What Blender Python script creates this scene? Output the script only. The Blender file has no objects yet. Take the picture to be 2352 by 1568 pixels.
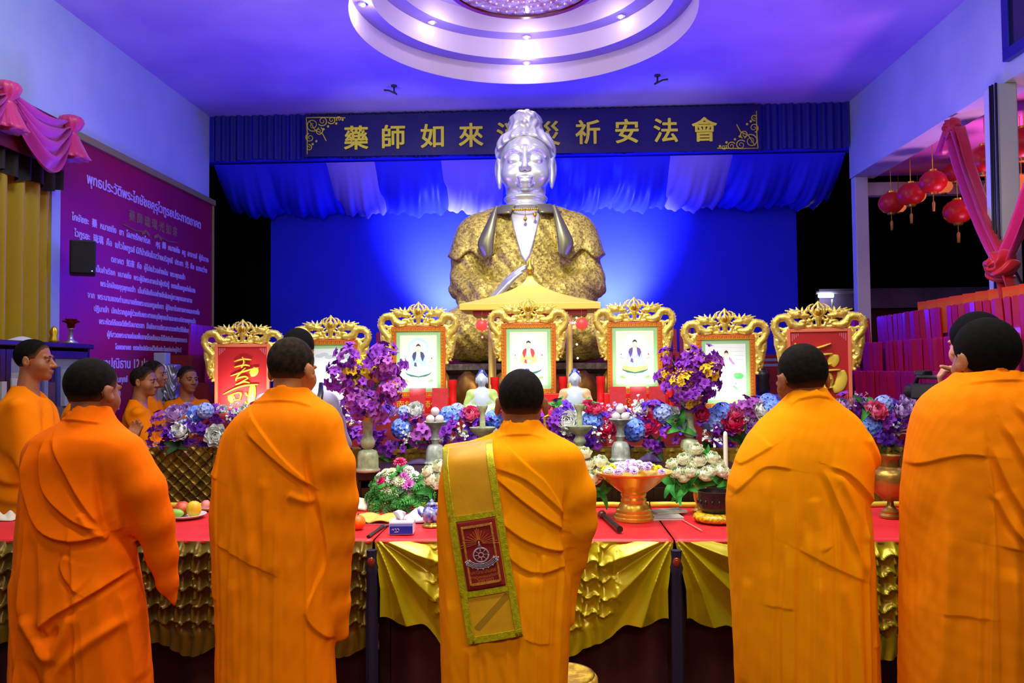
import bpy, bmesh, math, random
import numpy as np
from mathutils import Vector, Matrix, Euler, noise
SC = bpy.context.scene
COL = SC.collection
PI = math.pi
random.seed(7)

# ------------------------------------------------------------------ camera
F = 1800.0
CAMZ = 1.55
ROLL = math.radians(0.5)
_vx = 76 * math.cos(ROLL) - 61 * math.sin(ROLL); _vy = 61 * math.cos(ROLL) + 76 * math.sin(ROLL)
YAW = math.atan(_vx / 1800.0)
PIT = math.atan(_vy / 1800.0)
CAMP = Vector((0, 0, CAMZ))
FW = Vector((-math.sin(YAW) * math.cos(PIT), math.cos(YAW) * math.cos(PIT), math.sin(PIT)))
RT = Vector((math.cos(YAW), math.sin(YAW), 0))
UP = RT.cross(FW)
RT, UP = RT * math.cos(ROLL) - UP * math.sin(ROLL), UP * math.cos(ROLL) + RT * math.sin(ROLL)
def at(px, py, Y):
    """world point at depth Y (metres along the hall) seen at photo pixel px, py"""
    d = RT * ((px - 1176) / F) - UP * ((py - 784) / F) + FW
    return CAMP + d * (Y / d.y)
def atx(px, py, X):
    d = RT * ((px - 1176) / F) - UP * ((py - 784) / F) + FW
    return CAMP + d * (X / d.x)
def atz(px, py, Z):
    d = RT * ((px - 1176) / F) - UP * ((py - 784) / F) + FW
    return CAMP + d * ((Z - CAMZ) / d.z)
cd = bpy.data.cameras.new('camera')
cd.sensor_width = 36.0
cd.lens = F / 2352 * 36.0
cd.clip_start = 0.05
cam = bpy.data.objects.new('camera', cd)
COL.objects.link(cam)
cam.location = CAMP
cam.rotation_euler = Matrix((RT, UP, -FW)).transposed().to_euler()
SC.camera = cam
SC.view_settings.view_transform = 'Standard'
SC.view_settings.look = 'None'
SC.view_settings.gamma = 1.0
SC.view_settings.exposure = 0.0
SC.view_settings.use_curve_mapping = False

# ------------------------------------------------------------------ materials
def s2l(c):
    return tuple(((v / 255) / 12.92 if v / 255 <= 0.04045 else (((v / 255) + 0.055) / 1.055) ** 2.4) for v in c)
MATS = {}
def mat(name, col, rough=0.6, metal=0.0, spec=0.5, emit=None, estr=0.0, noise_=None, bump=None, sheen=0.0, trans=0.0, alpha=1.0, col2=None, nscale=8.0, ndetail=3.0, coat=0.0):
    """noise mix between col and col2 (object coordinates), optional bump=(scale, strength, distance)"""
    if name in MATS: return MATS[name]
    m = bpy.data.materials.new(name); m.use_nodes = True
    nt = m.node_tree; b = nt.nodes['Principled BSDF']
    b.inputs['Base Color'].default_value = (*col, 1)
    b.inputs['Roughness'].default_value = rough
    b.inputs['Metallic'].default_value = metal
    b.inputs['Specular IOR Level'].default_value = spec
    if sheen: b.inputs['Sheen Weight'].default_value = sheen
    if trans: b.inputs['Transmission Weight'].default_value = trans
    if alpha < 1: b.inputs['Alpha'].default_value = alpha
    if coat: b.inputs['Coat Weight'].default_value = coat
    if emit:
        b.inputs['Emission Color'].default_value = (*emit, 1); b.inputs['Emission Strength'].default_value = estr
    if col2 or bump:
        tc = nt.nodes.new('ShaderNodeTexCoord')
    if col2:
        n = nt.nodes.new('ShaderNodeTexNoise'); n.inputs['Scale'].default_value = nscale; n.inputs['Detail'].default_value = ndetail
        nt.links.new(tc.outputs['Object'], n.inputs['Vector'])
        r = nt.nodes.new('ShaderNodeValToRGB')
        r.color_ramp.elements[0].position = 0.38; r.color_ramp.elements[1].position = 0.62
        r.color_ramp.elements[0].color = (*col, 1); r.color_ramp.elements[1].color = (*col2, 1)
        nt.links.new(n.outputs['Fac'], r.inputs['Fac']); nt.links.new(r.outputs['Color'], b.inputs['Base Color'])
    if bump:
        n2 = nt.nodes.new('ShaderNodeTexNoise'); n2.inputs['Scale'].default_value = bump[0]; n2.inputs['Detail'].default_value = 4
        nt.links.new(tc.outputs['Object'], n2.inputs['Vector'])
        bp = nt.nodes.new('ShaderNodeBump'); bp.inputs['Strength'].default_value = bump[1]; bp.inputs['Distance'].default_value = bump[2]
        nt.links.new(n2.outputs['Fac'], bp.inputs['Height']); nt.links.new(bp.outputs['Normal'], b.inputs['Normal'])
    MATS[name] = m
    return m
def nodes(m):
    return m.node_tree, m.node_tree.nodes['Principled BSDF']

# ------------------------------------------------------------------ objects
def link(name, me, m=None, parent=None, loc=None, rot=None):
    o = bpy.data.objects.new(name, me); COL.objects.link(o)
    if m is not None and me is not None and len(me.materials) == 0:
        for mm in (m if isinstance(m, (list, tuple)) else [m]): me.materials.append(mm)
    if parent is not None: o.parent = parent
    if loc is not None: o.location = loc
    if rot is not None: o.rotation_euler = rot
    return o
def tag(o, label=None, cat=None, group=None, kind=None):
    if label: o['label'] = label
    if cat: o['category'] = cat
    if group: o['group'] = group
    if kind: o['kind'] = kind
    return o
def thing(name, label, cat, loc=(0, 0, 0), rz=0, group=None):
    o = bpy.data.objects.new(name, None); COL.objects.link(o)
    o.empty_display_size = 0.1
    o.location = loc; o.rotation_euler = (0, 0, rz)
    return tag(o, label, cat, group)
def copy_tree(o, parent=None, loc=None, rz=None, label=None, group=None):
    c = o.copy(); COL.objects.link(c)
    if parent is not None: c.parent = parent
    for ch in list(o.children): copy_tree(ch, c)
    if loc is not None: c.location = loc
    if rz is not None: c.rotation_euler = (0, 0, rz)
    if label: c['label'] = label
    if group: c['group'] = group
    return c
def smooth(me, ang=None):
    me.shade_smooth()
    if ang: me.set_sharp_from_angle(angle=math.radians(ang))
    return me
def mesh_from(name, verts, faces, sm=True, ang=None):
    me = bpy.data.meshes.new(name)
    me.from_pydata([tuple(v) for v in verts], [], [tuple(f) for f in faces])
    me.update()
    if sm: smooth(me, ang)
    return me
class B:
    """small mesh collector: boxes, tubes, lathes, strips"""
    def __init__(s): s.v = []; s.f = []; s.mi = []; s.cur = 0
    def add(s, v, f):
        n = len(s.v); s.v += [tuple(x) for x in v]; s.f += [tuple(i + n for i in q) for q in f]; s.mi += [s.cur] * len(f); return s
    def box(s, lo, hi, M=None):
        x0, y0, z0 = lo; x1, y1, z1 = hi
        v = [Vector(p) for p in ((x0,y0,z0),(x1,y0,z0),(x1,y1,z0),(x0,y1,z0),(x0,y0,z1),(x1,y0,z1),(x1,y1,z1),(x0,y1,z1))]
        if M is not None: v = [M @ p for p in v]
        return s.add(v, [(0,3,2,1),(4,5,6,7),(0,1,5,4),(1,2,6,5),(2,3,7,6),(3,0,4,7)])
    def lathe(s, prof, n=24, c=(0, 0, 0), a0=0, a1=2*PI, sx=1, sy=1, wave=None):
        """prof: list of (r, z)"""
        full = abs(a1 - a0 - 2*PI) < 1e-6
        m = n if full else n + 1
        v = []; f = []
        for (r, z) in prof:
            for i in range(m):
                a = a0 + (a1 - a0) * i / n
                rr = r * (1 + (wave(a, z) if wave else 0))
                v.append((c[0] + rr * sx * math.cos(a), c[1] + rr * sy * math.sin(a), c[2] + z))
        for k in range(len(prof) - 1):
            for i in range(n):
                j = (i + 1) % m if full else i + 1
                f.append((k*m+i, k*m+j, (k+1)*m+j, (k+1)*m+i))
        if full:
            if prof[0][0] > 1e-5: f.append(tuple(range(m))[::-1])
            if prof[-1][0] > 1e-5: f.append(tuple((len(prof)-1)*m + i for i in range(m)))
        return s.add(v, f)
    def tube(s, pts, r, n=8, cap=True, flat=1.0):
        """r: number or list"""
        pts = [Vector(p) for p in pts]; k = len(pts)
        rs = list(r) if isinstance(r, (list, tuple)) else [r] * k
        v = []; f = []
        up = None
        for i, p in enumerate(pts):
            t = (pts[min(i+1, k-1)] - pts[max(i-1, 0)])
            t = t.normalized() if t.length > 1e-9 else Vector((0, 0, 1))
            if up is None:
                up = Vector((0, 0, 1)) if abs(t.z) < 0.9 else Vector((0, 1, 0))
            a = t.cross(up); a = a.normalized() if a.length > 1e-6 else t.orthogonal().normalized()
            b = a.cross(t).normalized(); up = b
            for j in range(n):
                q = 2 * PI * j / n
                v.append(p + a * rs[i] * math.cos(q) + b * rs[i] * flat * math.sin(q))
        for i in range(k-1):
            for j in range(n):
                j2 = (j+1) % n
                f.append((i*n+j, i*n+j2, (i+1)*n+j2, (i+1)*n+j))
        if cap:
            f.append(tuple(range(n))[::-1]); f.append(tuple((k-1)*n + j for j in range(n)))
        return s.add(v, f)
    def ball(s, c, r, n=12, m=8, M=None):
        r = r if isinstance(r, (tuple, list)) else (r, r, r)
        v = []; f = []
        for i in range(m+1):
            t = PI * i / m
            for j in range(n):
                p = 2*PI*j/n
                q = Vector((r[0]*math.sin(t)*math.cos(p), r[1]*math.sin(t)*math.sin(p), r[2]*math.cos(t)))
                if M is not None: q = M @ q
                v.append(q + Vector(c))
        for i in range(m):
            for j in range(n):
                j2 = (j+1) % n
                f.append((i*n+j, (i+1)*n+j, (i+1)*n+j2, i*n+j2))
        return s.add(v, f)
    def poly(s, pts, y0, y1, holes=None):
        """extruded polygon in the xz plane from y0 to y1 (pts ccw seen from -y)"""
        n = len(pts)
        v = [(p[0], y0, p[1]) for p in pts] + [(p[0], y1, p[1]) for p in pts]
        f = [tuple(range(n)), tuple(range(2*n-1, n-1, -1))]
        for i in range(n):
            j = (i+1) % n
            f.append((i, i+n, j+n, j))
        return s.add(v, f)
    def grid(s, fn, nu, nv, thick=0.0):
        """fn(u,v)->point; optional second skin offset for a thick sheet"""
        v = []; f = []
        P = [[Vector(fn(i/nu, j/nv)) for j in range(nv+1)] for i in range(nu+1)]
        for row in P: v += row
        W = nv + 1
        for i in range(nu):
            for j in range(nv):
                f.append((i*W+j, (i+1)*W+j, (i+1)*W+j+1, i*W+j+1))
        return s.add(v, f)
    def build(s, name, m, parent=None, sm=False, ang=None, loc=None, rot=None, bevel=0.0, bseg=2, solid=0.0, subsurf=0):
        me = mesh_from(name, s.v, s.f, sm, ang)
        o = link(name, me, m, parent, loc, rot)
        if isinstance(m, (list, tuple)) and len(m) > 1:
            me.polygons.foreach_set('material_index', s.mi)
        if solid:
            md = o.modifiers.new('solid', 'SOLIDIFY'); md.thickness = solid; md.offset = 0
        if bevel:
            md = o.modifiers.new('bevel', 'BEVEL'); md.width = bevel; md.segments = bseg; md.limit_method = 'ANGLE'; md.angle_limit = math.radians(40)
        if subsurf:
            md = o.modifiers.new('sub', 'SUBSURF'); md.levels = subsurf; md.render_levels = subsurf
        return o
def text_mesh(s, size, extrude=0.002, offset=0.0, align='CENTER', spacing=1.0):
    cu = bpy.data.curves.new('lettering', 'FONT'); cu.body = s; cu.size = size; cu.extrude = extrude; cu.offset = offset
    cu.align_x = align; cu.resolution_u = 3; cu.space_character = spacing
    o = bpy.data.objects.new('lettering', cu); COL.objects.link(o)
    dg = bpy.context.evaluated_depsgraph_get()
    me = bpy.data.meshes.new_from_object(o.evaluated_get(dg))
    bpy.data.objects.remove(o); bpy.data.curves.remove(cu)
    return me
def text_data(s, size, **k):
    me = text_mesh(s, size, **k)
    v = [tuple(x.co) for x in me.vertices]; f = [tuple(p.vertices) for p in me.polygons]
    bpy.data.meshes.remove(me)
    return v, f

# ------------------------------------------------------------------ signed-distance sculpting
def ell(P, c, r, R=None):
    q = P - np.asarray(c, float)
    if R is not None: q = q @ np.asarray(R, float)
    r = np.asarray(r, float)
    k0 = np.linalg.norm(q / r, axis=1); k1 = np.linalg.norm(q / (r * r), axis=1) + 1e-9
    return k0 * (k0 - 1.0) / k1
def cap(P, a, b, ra, rb=None, sc=None):
    rb = ra if rb is None else rb
    a = np.asarray(a, float); b = np.asarray(b, float)
    if sc is not None:
        sc = np.asarray(sc, float); P = P / sc; a = a / sc; b = b / sc
    ab = b - a; q = P - a
    t = np.clip((q @ ab) / max(ab @ ab, 1e-12), 0, 1)
    return (np.linalg.norm(q - t[:, None] * ab, axis=1) - (ra + (rb - ra) * t)) * (1 if sc is None else float(np.min(sc)))
def chain(P, pts, rs, k=0.0):
    d = None
    for i in range(len(pts) - 1):
        e = cap(P, pts[i], pts[i+1], rs[i], rs[i+1])
        d = e if d is None else (smin(d, e, k) if k else np.minimum(d, e))
    return d
def smin(a, b, k):
    h = np.clip(0.5 + 0.5 * (b - a) / k, 0, 1)
    return b * (1 - h) + a * h - k * h * (1 - h)
def smax(a, b, k):
    return -smin(-a, -b, k)
def rbox(P, c, hs, r=0.0):
    q = np.abs(P - np.asarray(c, float)) - (np.asarray(hs, float) - r)
    return np.linalg.norm(np.maximum(q, 0), axis=1) + np.minimum(q.max(axis=1), 0) - r
def sstep(a, b, x):
    t = np.clip((x - a) / (b - a), 0, 1); return t * t * (3 - 2 * t)
def rotm(rx=0, ry=0, rz=0):
    return np.array(Euler((rx, ry, rz)).to_matrix())
def sdf_mesh(name, f, lo, hi, h, newton=1, margin=1.6):
    """surface nets over a block-sparse grid"""
    lo = np.asarray(lo, float); hi = np.asarray(hi, float)
    bs = 6
    nb = np.maximum(np.ceil((hi - lo) / (h * bs)).astype(int), 1)
    n = nb * bs + 1
    bi = np.stack(np.meshgrid(*[np.arange(k) for k in nb], indexing='ij'), -1).reshape(-1, 3)
    cc = lo + (bi + 0.5) * bs * h
    dc = f(cc)
    rad = bs * h * 0.5 * math.sqrt(3) * margin
    actv = np.abs(dc) < rad
    V = np.full(tuple(n), 1.0, np.float32)
    for b_, s_ in zip(bi[~actv & (dc < 0)], dc[~actv & (dc < 0)]):
        i, j, k = b_ * bs
        V[i:i+bs+1, j:j+bs+1, k:k+bs+1] = -1.0
    need = np.zeros(tuple(n), bool)
    for b_ in bi[actv]:
        i, j, k = b_ * bs
        need[i:i+bs+1, j:j+bs+1, k:k+bs+1] = True
    idx = np.argwhere(need)
    for s in range(0, len(idx), 200000):
        q = idx[s:s+200000]
        V[q[:, 0], q[:, 1], q[:, 2]] = f(lo + q * h)
    S = V < 0
    c8 = [S[dx:n[0]-1+dx, dy:n[1]-1+dy, dz:n[2]-1+dz] for dx in (0, 1) for dy in (0, 1) for dz in (0, 1)]
    cnt = sum(c.astype(np.int8) for c in c8)
    A = np.argwhere((cnt > 0) & (cnt < 8))
    ids = np.full(tuple(n - 1), -1, np.int64)
    ids[A[:, 0], A[:, 1], A[:, 2]] = np.arange(len(A))
    acc = np.zeros((len(A), 3)); num = np.zeros(len(A))
    offs = [(x, y, z) for x in (0, 1) for y in (0, 1) for z in (0, 1)]
    for a in offs:
        for ax in range(3):
            if a[ax]: continue
            b = list(a); b[ax] = 1
            va = V[A[:, 0]+a[0], A[:, 1]+a[1], A[:, 2]+a[2]].astype(float); vb = V[A[:, 0]+b[0], A[:, 1]+b[1], A[:, 2]+b[2]].astype(float)
            m = (va < 0) != (vb < 0)
            t = np.where(m, va / np.where(m, va - vb, 1), 0)
            p = np.array(a, float)[None, :] + np.zeros((len(A), 3)); p[:, ax] += t
            acc[m] += p[m]; num[m] += 1
    verts = lo + (A + acc / num[:, None]) * h
    for _ in range(newton):
        e = h * 0.35
        d0 = f(verts)
        g = np.stack([f(verts + np.eye(3)[i] * e) - f(verts - np.eye(3)[i] * e) for i in range(3)], 1) / (2 * e)
        g2 = (g * g).sum(1) + 1e-6
        st = -(d0 / g2)[:, None] * g
        L = np.linalg.norm(st, axis=1)
        st *= np.minimum(1, 0.7 * h / np.maximum(L, 1e-9))[:, None]
        verts = verts + st
    quads = []
    for ax in range(3):
        sl0 = [slice(None)] * 3; sl1 = [slice(None)] * 3
        sl0[ax] = slice(0, -1); sl1[ax] = slice(1, None)
        a = S[tuple(sl0)]; b = S[tuple(sl1)]
        u, w = (ax + 1) % 3, (ax + 2) % 3
        for flip, m in ((False, a & ~b), (True, ~a & b)):
            E = np.argwhere(m)
            ok = (E[:, u] > 0) & (E[:, w] > 0) & (E[:, u] < n[u] - 1) & (E[:, w] < n[w] - 1)
            E = E[ok]
            q = []
            for du, dw in ((-1, -1), (0, -1), (0, 0), (-1, 0)):
                c = E.copy(); c[:, u] += du; c[:, w] += dw
                q.append(ids[c[:, 0], c[:, 1], c[:, 2]])
            q = np.stack(q, 1)
            if flip: q = q[:, ::-1]
            quads.append(q)
    Q = np.concatenate(quads); Q = Q[(Q >= 0).all(1)]
    me = bpy.data.meshes.new(name)
    me.vertices.add(len(verts)); me.vertices.foreach_set('co', verts.astype(np.float32).ravel())
    me.loops.add(Q.size); me.loops.foreach_set('vertex_index', Q.ravel().astype(np.int32))
    me.polygons.add(len(Q)); me.polygons.foreach_set('loop_start', np.arange(0, Q.size, 4, dtype=np.int32))
    me.update(calc_edges=True); me.validate(); me.shade_smooth()
    return me
def vnoise(P, scale, seed=0):
    """cheap smooth pseudo noise from summed sines, about -1..1"""
    rs = np.random.RandomState(seed); d = 0
    for i in range(5):
        k = rs.normal(size=3) * np.asarray(scale, float); ph = rs.rand() * 6.28
        d = d + np.sin(P @ k + ph)
    return d / 3.0
# ------------------------------------------------------------------ the hall
XL, XR, YB, ZC = -3.68, 3.27, 8.5, 4.36
M_wall = mat('painted_wall', s2l((196, 212, 216)), 0.8, col2=s2l((178, 196, 204)), nscale=1.2, bump=(30, 0.15, 0.01))
M_ceil = mat('ceiling_paint', s2l((196, 178, 226)), 0.75, col2=s2l((170, 150, 214)), nscale=0.9, ndetail=6, bump=(14, 0.2, 0.01))
M_floor = mat('red_carpet', s2l((92, 10, 12)), 0.95, col2=s2l((60, 4, 8)), nscale=20)
M_post = mat('white_post_paint', s2l((206, 216, 220)), 0.6)
M_bluewall = mat('blue_backdrop_cloth', (0.03, 0.036, 0.85), 0.8, spec=0.1, col2=(0.024, 0.03, 0.75), nscale=0.8, bump=(6, 0.1, 0.02))
M_dark = mat('unlit_dark', (0.012, 0.012, 0.016), 0.9)
DOMC = (-0.15, 6.27)
def struct(o): o['kind'] = 'structure'; return o
b = B(); b.box((-7, -3.2, -0.05), (8, 12, 0.0)); struct(b.build('floor', M_floor))
# ceiling with a round opening
def ring_plate(cx, cy, R, x0, x1, y0, y1, z):
    angs = sorted([2*PI*i/96 for i in range(96)] + [math.atan2(y-cy, x-cx) % (2*PI) for x in (x0, x1) for y in (y0, y1)])
    v = []; f = []
    for a in angs:
        c, s = math.cos(a), math.sin(a)
        t = min(((x1-cx)/c if c > 1e-9 else (x0-cx)/c if c < -1e-9 else 1e9), ((y1-cy)/s if s > 1e-9 else (y0-cy)/s if s < -1e-9 else 1e9))
        v += [(cx+R*c, cy+R*s, z), (cx+t*c, cy+t*s, z)]
    n = len(angs)
    for i in range(n):
        j = (i+1) % n
        f.append((2*i, 2*j, 2*j+1, 2*i+1))
    return v, f
RD = 1.39
b = B(); b.add(*ring_plate(DOMC[0], DOMC[1], RD, XL-0.2, XR+0.2, -3.2, YB+0.1, ZC))
b.box((XL-0.2, -3.2, ZC+0.95), (XR+0.2, YB+0.1, ZC+1.0))
struct(b.build('ceiling', M_ceil))
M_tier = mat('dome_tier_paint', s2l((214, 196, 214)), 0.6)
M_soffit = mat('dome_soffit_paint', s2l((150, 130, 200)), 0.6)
b = B()
prof = [(1.39, 0.0), (1.39, 0.19), (1.235, 0.19), (1.235, 0.38), (1.08, 0.38), (1.08, 0.56), (0.0, 0.56)]
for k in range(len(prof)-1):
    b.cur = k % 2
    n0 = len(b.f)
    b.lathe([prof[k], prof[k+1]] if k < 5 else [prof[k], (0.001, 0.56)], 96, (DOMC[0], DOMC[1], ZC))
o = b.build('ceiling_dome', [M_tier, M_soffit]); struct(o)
# keep only side faces (the caps the lathe adds would close each tier)
bm = bmesh.new(); bm.from_mesh(o.data)
bmesh.ops.delete(bm, geom=[f for f in bm.faces if len(f.verts) > 10], context='FACES_ONLY')
bm.to_mesh(o.data); bm.free()
b = B(); b.box((XL-0.2, -3.2, 0), (XL, 8.43, ZC)); struct(b.build('wall_left', M_wall))
b = B(); b.box((XR, -3.2, 3.54), (XR+0.25, 8.45, ZC)); struct(b.build('wall_right', M_wall))
b = B(); b.box((XL-0.2, -3.3, 0), (XR+3, -3.2, ZC)); struct(b.build('wall_front', M_wall))
# porch beyond the right side
M_porch = mat('porch_ceiling_paint', s2l((205, 120, 190)), 0.7)
b = B(); b.box((XR+0.25, -1.0, 3.60), (6.6, 8.6, 3.66)); struct(b.build('ceiling_porch', M_porch))
b = B(); b.box((XR+0.12, 8.46, 3.36), (6.6, 8.56, 3.50)); struct(b.build('beam_porch', M_post))
# slender corner post
b = B(); b.box((XR+0.02, 8.36, 0), (XR+0.155, 8.47, 3.54)); struct(b.build('post_corner', M_post, bevel=0.006))
# big column near the right edge with its service pipes
b = B(); b.box((3.205, 5.62, 0), (3.355, 5.78, 3.54)); o = struct(b.build('column_right', M_post, bevel=0.01))
M_cable = mat('black_cable', (0.01, 0.01, 0.012), 0.5)
b = B()
for dx, dy in ((3.185, 5.66), (3.187, 5.635), (3.192, 5.60)):
    b.tube([(dx, dy, 0.2), (dx, dy, 1.5), (dx-0.005, dy, 2.4), (dx+0.003, dy, 3.53)], 0.009, 6)
b.tube([(3.29, 5.60, 2.2), (3.36, 5.59, 2.05), (3.41, 5.60, 1.85), (3.36, 5.58, 1.75), (3.31, 5.60, 1.9)], 0.008, 6)
tag(b.build('cable_bundle', M_cable, sm=True), 'thin black cables running up the white column at the right edge', 'cable')
# backdrop wall behind the statue
b = B(); b.box((-3.30, 9.3, 0), (2.97, 9.4, 4.3)); struct(b.build('wall_back', M_bluewall))
b = B(); b.box((-9, 13.0, 0), (10, 13.1, 6)); struct(b.build('wall_night_dark', M_dark))  # near-black sheet standing in for the night darkness outside
b = B(); b.box((XL-0.2, 8.45, 3.86), (XR+0.25, 8.6, ZC)); struct(b.build('beam_back', M_bluewall))

# ------------------------------------------------------------------ blue cloth on the beam
M_bcloth = mat('deep_blue_cloth', (0.006, 0.006, 0.22), 0.6)
M_bsatin = mat('bright_blue_satin', (0.025, 0.03, 0.85), 0.4)
M_lsatin = mat('lavender_satin', s2l((142, 122, 234)), 0.4)
def pleat(u, v):
    x = XL + 0.02 + u * (XR - XL - 0.04)
    return (x, 8.42 + 0.022 * math.sin(u * 520) + 0.012 * math.sin(u * 211 + 1) , ZC - 0.005 - v * (0.49 + 0.01 * math.sin(u * 60)))
bl = thing('blue_cloth_canopy', 'blue pleated valance and swagged cloth canopy hung under the ceiling beam', 'canopy', (0, 8.5, 3.86))
b = B(); b.grid(pleat, 420, 4); o = b.build('valance', M_bcloth, bl, sm=True)
o.matrix_parent_inverse = Matrix.Translation(-Vector(bl.location))
xs = [XL+0.02, -3.05, -2.40, -1.86, -1.12, -0.45, 0.18, 0.78, 1.38, 2.05, 2.72, XR-0.02]
for i in range(len(xs)-1):
    x0, x1 = xs[i], xs[i+1]
    def swag(u, v, x0=x0, x1=x1, i=i):
        w = 4 * u * (1-u)
        sp = (u - 0.5)
        x = x0 + (x1-x0) * u + 0.22 * sp * v * (1 if i % 2 else 0.6)
        y = 8.50 + v * 0.74
        z = 3.84 - 0.36 * v ** 1.15 - 0.20 * math.sin(PI * min(1, v*1.02)) * (0.45 + 0.55 * w) + 0.035 * math.sin((u*6.3 + v*1.3) * 3.3 + i) * v * (1-0.3*v) + 0.014 * math.sin(u*47 + v*6 + i*2) * v
        z -= 0.10 * w * v * v
        return (x, y, z)
    b = B(); b.grid(swag, 44, 22)
    o = b.build('swag', M_lsatin if i in (2, 4, 8) else M_bsatin, bl, sm=True)
    if i in (2, 4, 8): o['label'] = 'pale lavender swag'
    o.matrix_parent_inverse = Matrix.Translation(-Vector(bl.location))

# ------------------------------------------------------------------ banner with lettering
M_ban = mat('banner_vinyl', (0.010, 0.004, 0.10), 0.35)
M_bgold = mat('banner_gold_print', (0.95, 0.85, 0.06), 0.7, spec=0.2)
tl = at(700, 267, 8.36); tr = at(1745, 241, 8.36); bl_ = at(700, 360, 8.36); br = at(1745, 345, 8.36)
ban = thing('hanging_banner', 'dark blue banner with yellow Chinese characters above the great statue', 'banner', tuple((tl + br) / 2))
inv = Matrix.Translation(-Vector(ban.location))
b = B()
W0 = tr - tl
def bp(u, v, dy=0.0):
    p = tl.lerp(tr, u).lerp(bl_.lerp(br, u), v); return Vector((p.x, p.y + dy, p.z))
b.grid(lambda u, v: bp(u, v), 24, 4)
o = b.build('sheet', M_ban, ban, solid=0.006); o.matrix_parent_inverse = inv
chars = '藥師如來消災祈安法會'
pxs = [818, 904, 993, 1082, 1168, 1258, 1350, 1440, 1529, 1618]
pys = [316, 314, 312, 310, 308, 306, 303, 301, 299, 297]
b = B()
for ch, px, py in zip(chars, pxs, pys):
    v, f = text_data(ch, 0.275, extrude=0.002)
    mx = [p[0] for p in v]; my = [p[1] for p in v]
    cx, cy = (min(mx)+max(mx))/2, (min(my)+max(my))/2
    c = at(px, py, 8.345)
    for kk, (ex, ez) in enumerate(((0, 0), (0.006, 0), (-0.006, 0), (0, 0.005), (0, -0.005), (0.004, 0.004), (-0.004, 0.004), (0.004, -0.004), (-0.004, -0.004))):
        b.add([(c.x + (p[0]-cx) + ex, c.y + p[2] - kk*0.0004, c.z + (p[1]-cy) + ez) for p in v], f)
o = b.build('lettering', M_bgold, ban); o.matrix_parent_inverse = inv
# corner scrolls
b = B()
def scroll(b, ox, oz, sx, sz, Y):
    def sp(cx, cz, r0, turns, a0, d=1, w=0.008):
        pts = []
        for i in range(40):
            t = i / 39; a = a0 + d * turns * 2 * PI * t; r = r0 * (1 - 0.85 * t)
            pts.append((ox + sx * (cx + r*math.cos(a)), Y, oz + sz * (cz + r*math.sin(a))))
        b.tube(pts, [w * (0.9 - 0.5*i/39) for i in range(40)], 5)
    sp(0.09, 0.10, 0.075, 1.8, 0.4); sp(0.20, 0.06, 0.055, 1.6, 2.5, -1); sp(0.06, 0.24, 0.05, 1.5, 4.5, -1)
    sp(0.30, 0.05, 0.045, 1.5, 2.6, -1); sp(0.05, 0.35, 0.035, 1.4, 4.5, 1); sp(0.38, 0.04, 0.03, 1.3, 2.4, 1); sp(0.16, 0.17, 0.045, 1.5, 5.2, 1)
    for pts in ([(0.02,0.02),(0.03,0.18),(0.03,0.42)], [(0.02,0.02),(0.2,0.02),(0.45,0.03)], [(0.05,0.05),(0.12,0.16),(0.2,0.2),(0.24,0.28)]):
        b.tube([(ox+sx*p[0], Y, oz+sz*p[1]) for p in pts], 0.006, 5)
    for cx, cz in ((0.26,0.12),(0.13,0.28),(0.35,0.09),(0.09,0.31),(0.21,0.15),(0.42,0.05)):
        b.ball((ox+sx*cx, Y, oz+sz*cz), (0.014, 0.004, 0.014), 8, 5)
scroll(b, tl.x+0.0, tl.z-0.0, 1, -1, 8.35); scroll(b, br.x-0.0, br.z+0.0, -1, 1, 8.35)
o = b.build('corner_scrolls', M_bgold, ban, sm=True); o.matrix_parent_inverse = inv

# ------------------------------------------------------------------ chandelier plate, downlights, ceiling hooks
M_lampglow = mat('lamp_glow', (1, 1, 1), 0.4, emit=(1.0, 0.97, 1.0), estr=60)
M_chrome = mat('polished_chrome', (0.8, 0.8, 0.82), 0.15, metal=1)
M_plate = mat('patterned_glass', s2l((230, 220, 224)), 0.12, col2=s2l((190, 120, 130)), nscale=14)
ch = thing('ceiling_light', 'round patterned glass ceiling plate with a red rim in the dome', 'lamp', (DOMC[0], DOMC[1], ZC+0.30))
b = B(); b.lathe([(0.02, 0.0), (0.35, 0.005), (0.60, 0.03), (0.60, 0.05), (0.02, 0.06)], 64); b.build('glass_plate', M_plate, ch, sm=True, ang=40)
b = B()
b.lathe([(0.60, 0.012), (0.645, 0.012), (0.655, 0.035), (0.645, 0.06), (0.60, 0.06)], 64)
o = b.build('rim', mat('red_enamel_rim', s2l((150, 30, 50)), 0.25), ch, sm=True, ang=40)
bm = bmesh.new(); bm.from_mesh(o.data); bmesh.ops.delete(bm, geom=[f for f in bm.faces if len(f.verts) > 10], context='FACES_ONLY'); bm.to_mesh(o.data); bm.free()
b = B()
for i in range(40):
    a = 2*PI*i/40
    for r in (0.30, 0.40, 0.50):
        b.ball((r*math.cos(a), r*math.sin(a), 0.008), 0.014, 6, 4)
b.build('crystal_beads', mat('cut_crystal', (0.9, 0.9, 0.95), 0.05, metal=0.6), ch, sm=True)
b = B(); b.tube([(0, 0, 0.05), (0, 0, 0.262)], 0.03, 12); b.build('stem', M_chrome, ch, sm=True, ang=50)
lamps = [(1209, 134, 0.185, 'front centre of the lower ledge'), (842, 8, 0.185, 'left end of the lower ledge'), (1208, 64, 0.375, 'front centre of the upper ledge'), (1020, 36, 0.375, 'left of the upper ledge'), (1388, 21, 0.375, 'right of the upper ledge')]
dl = None
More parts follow.
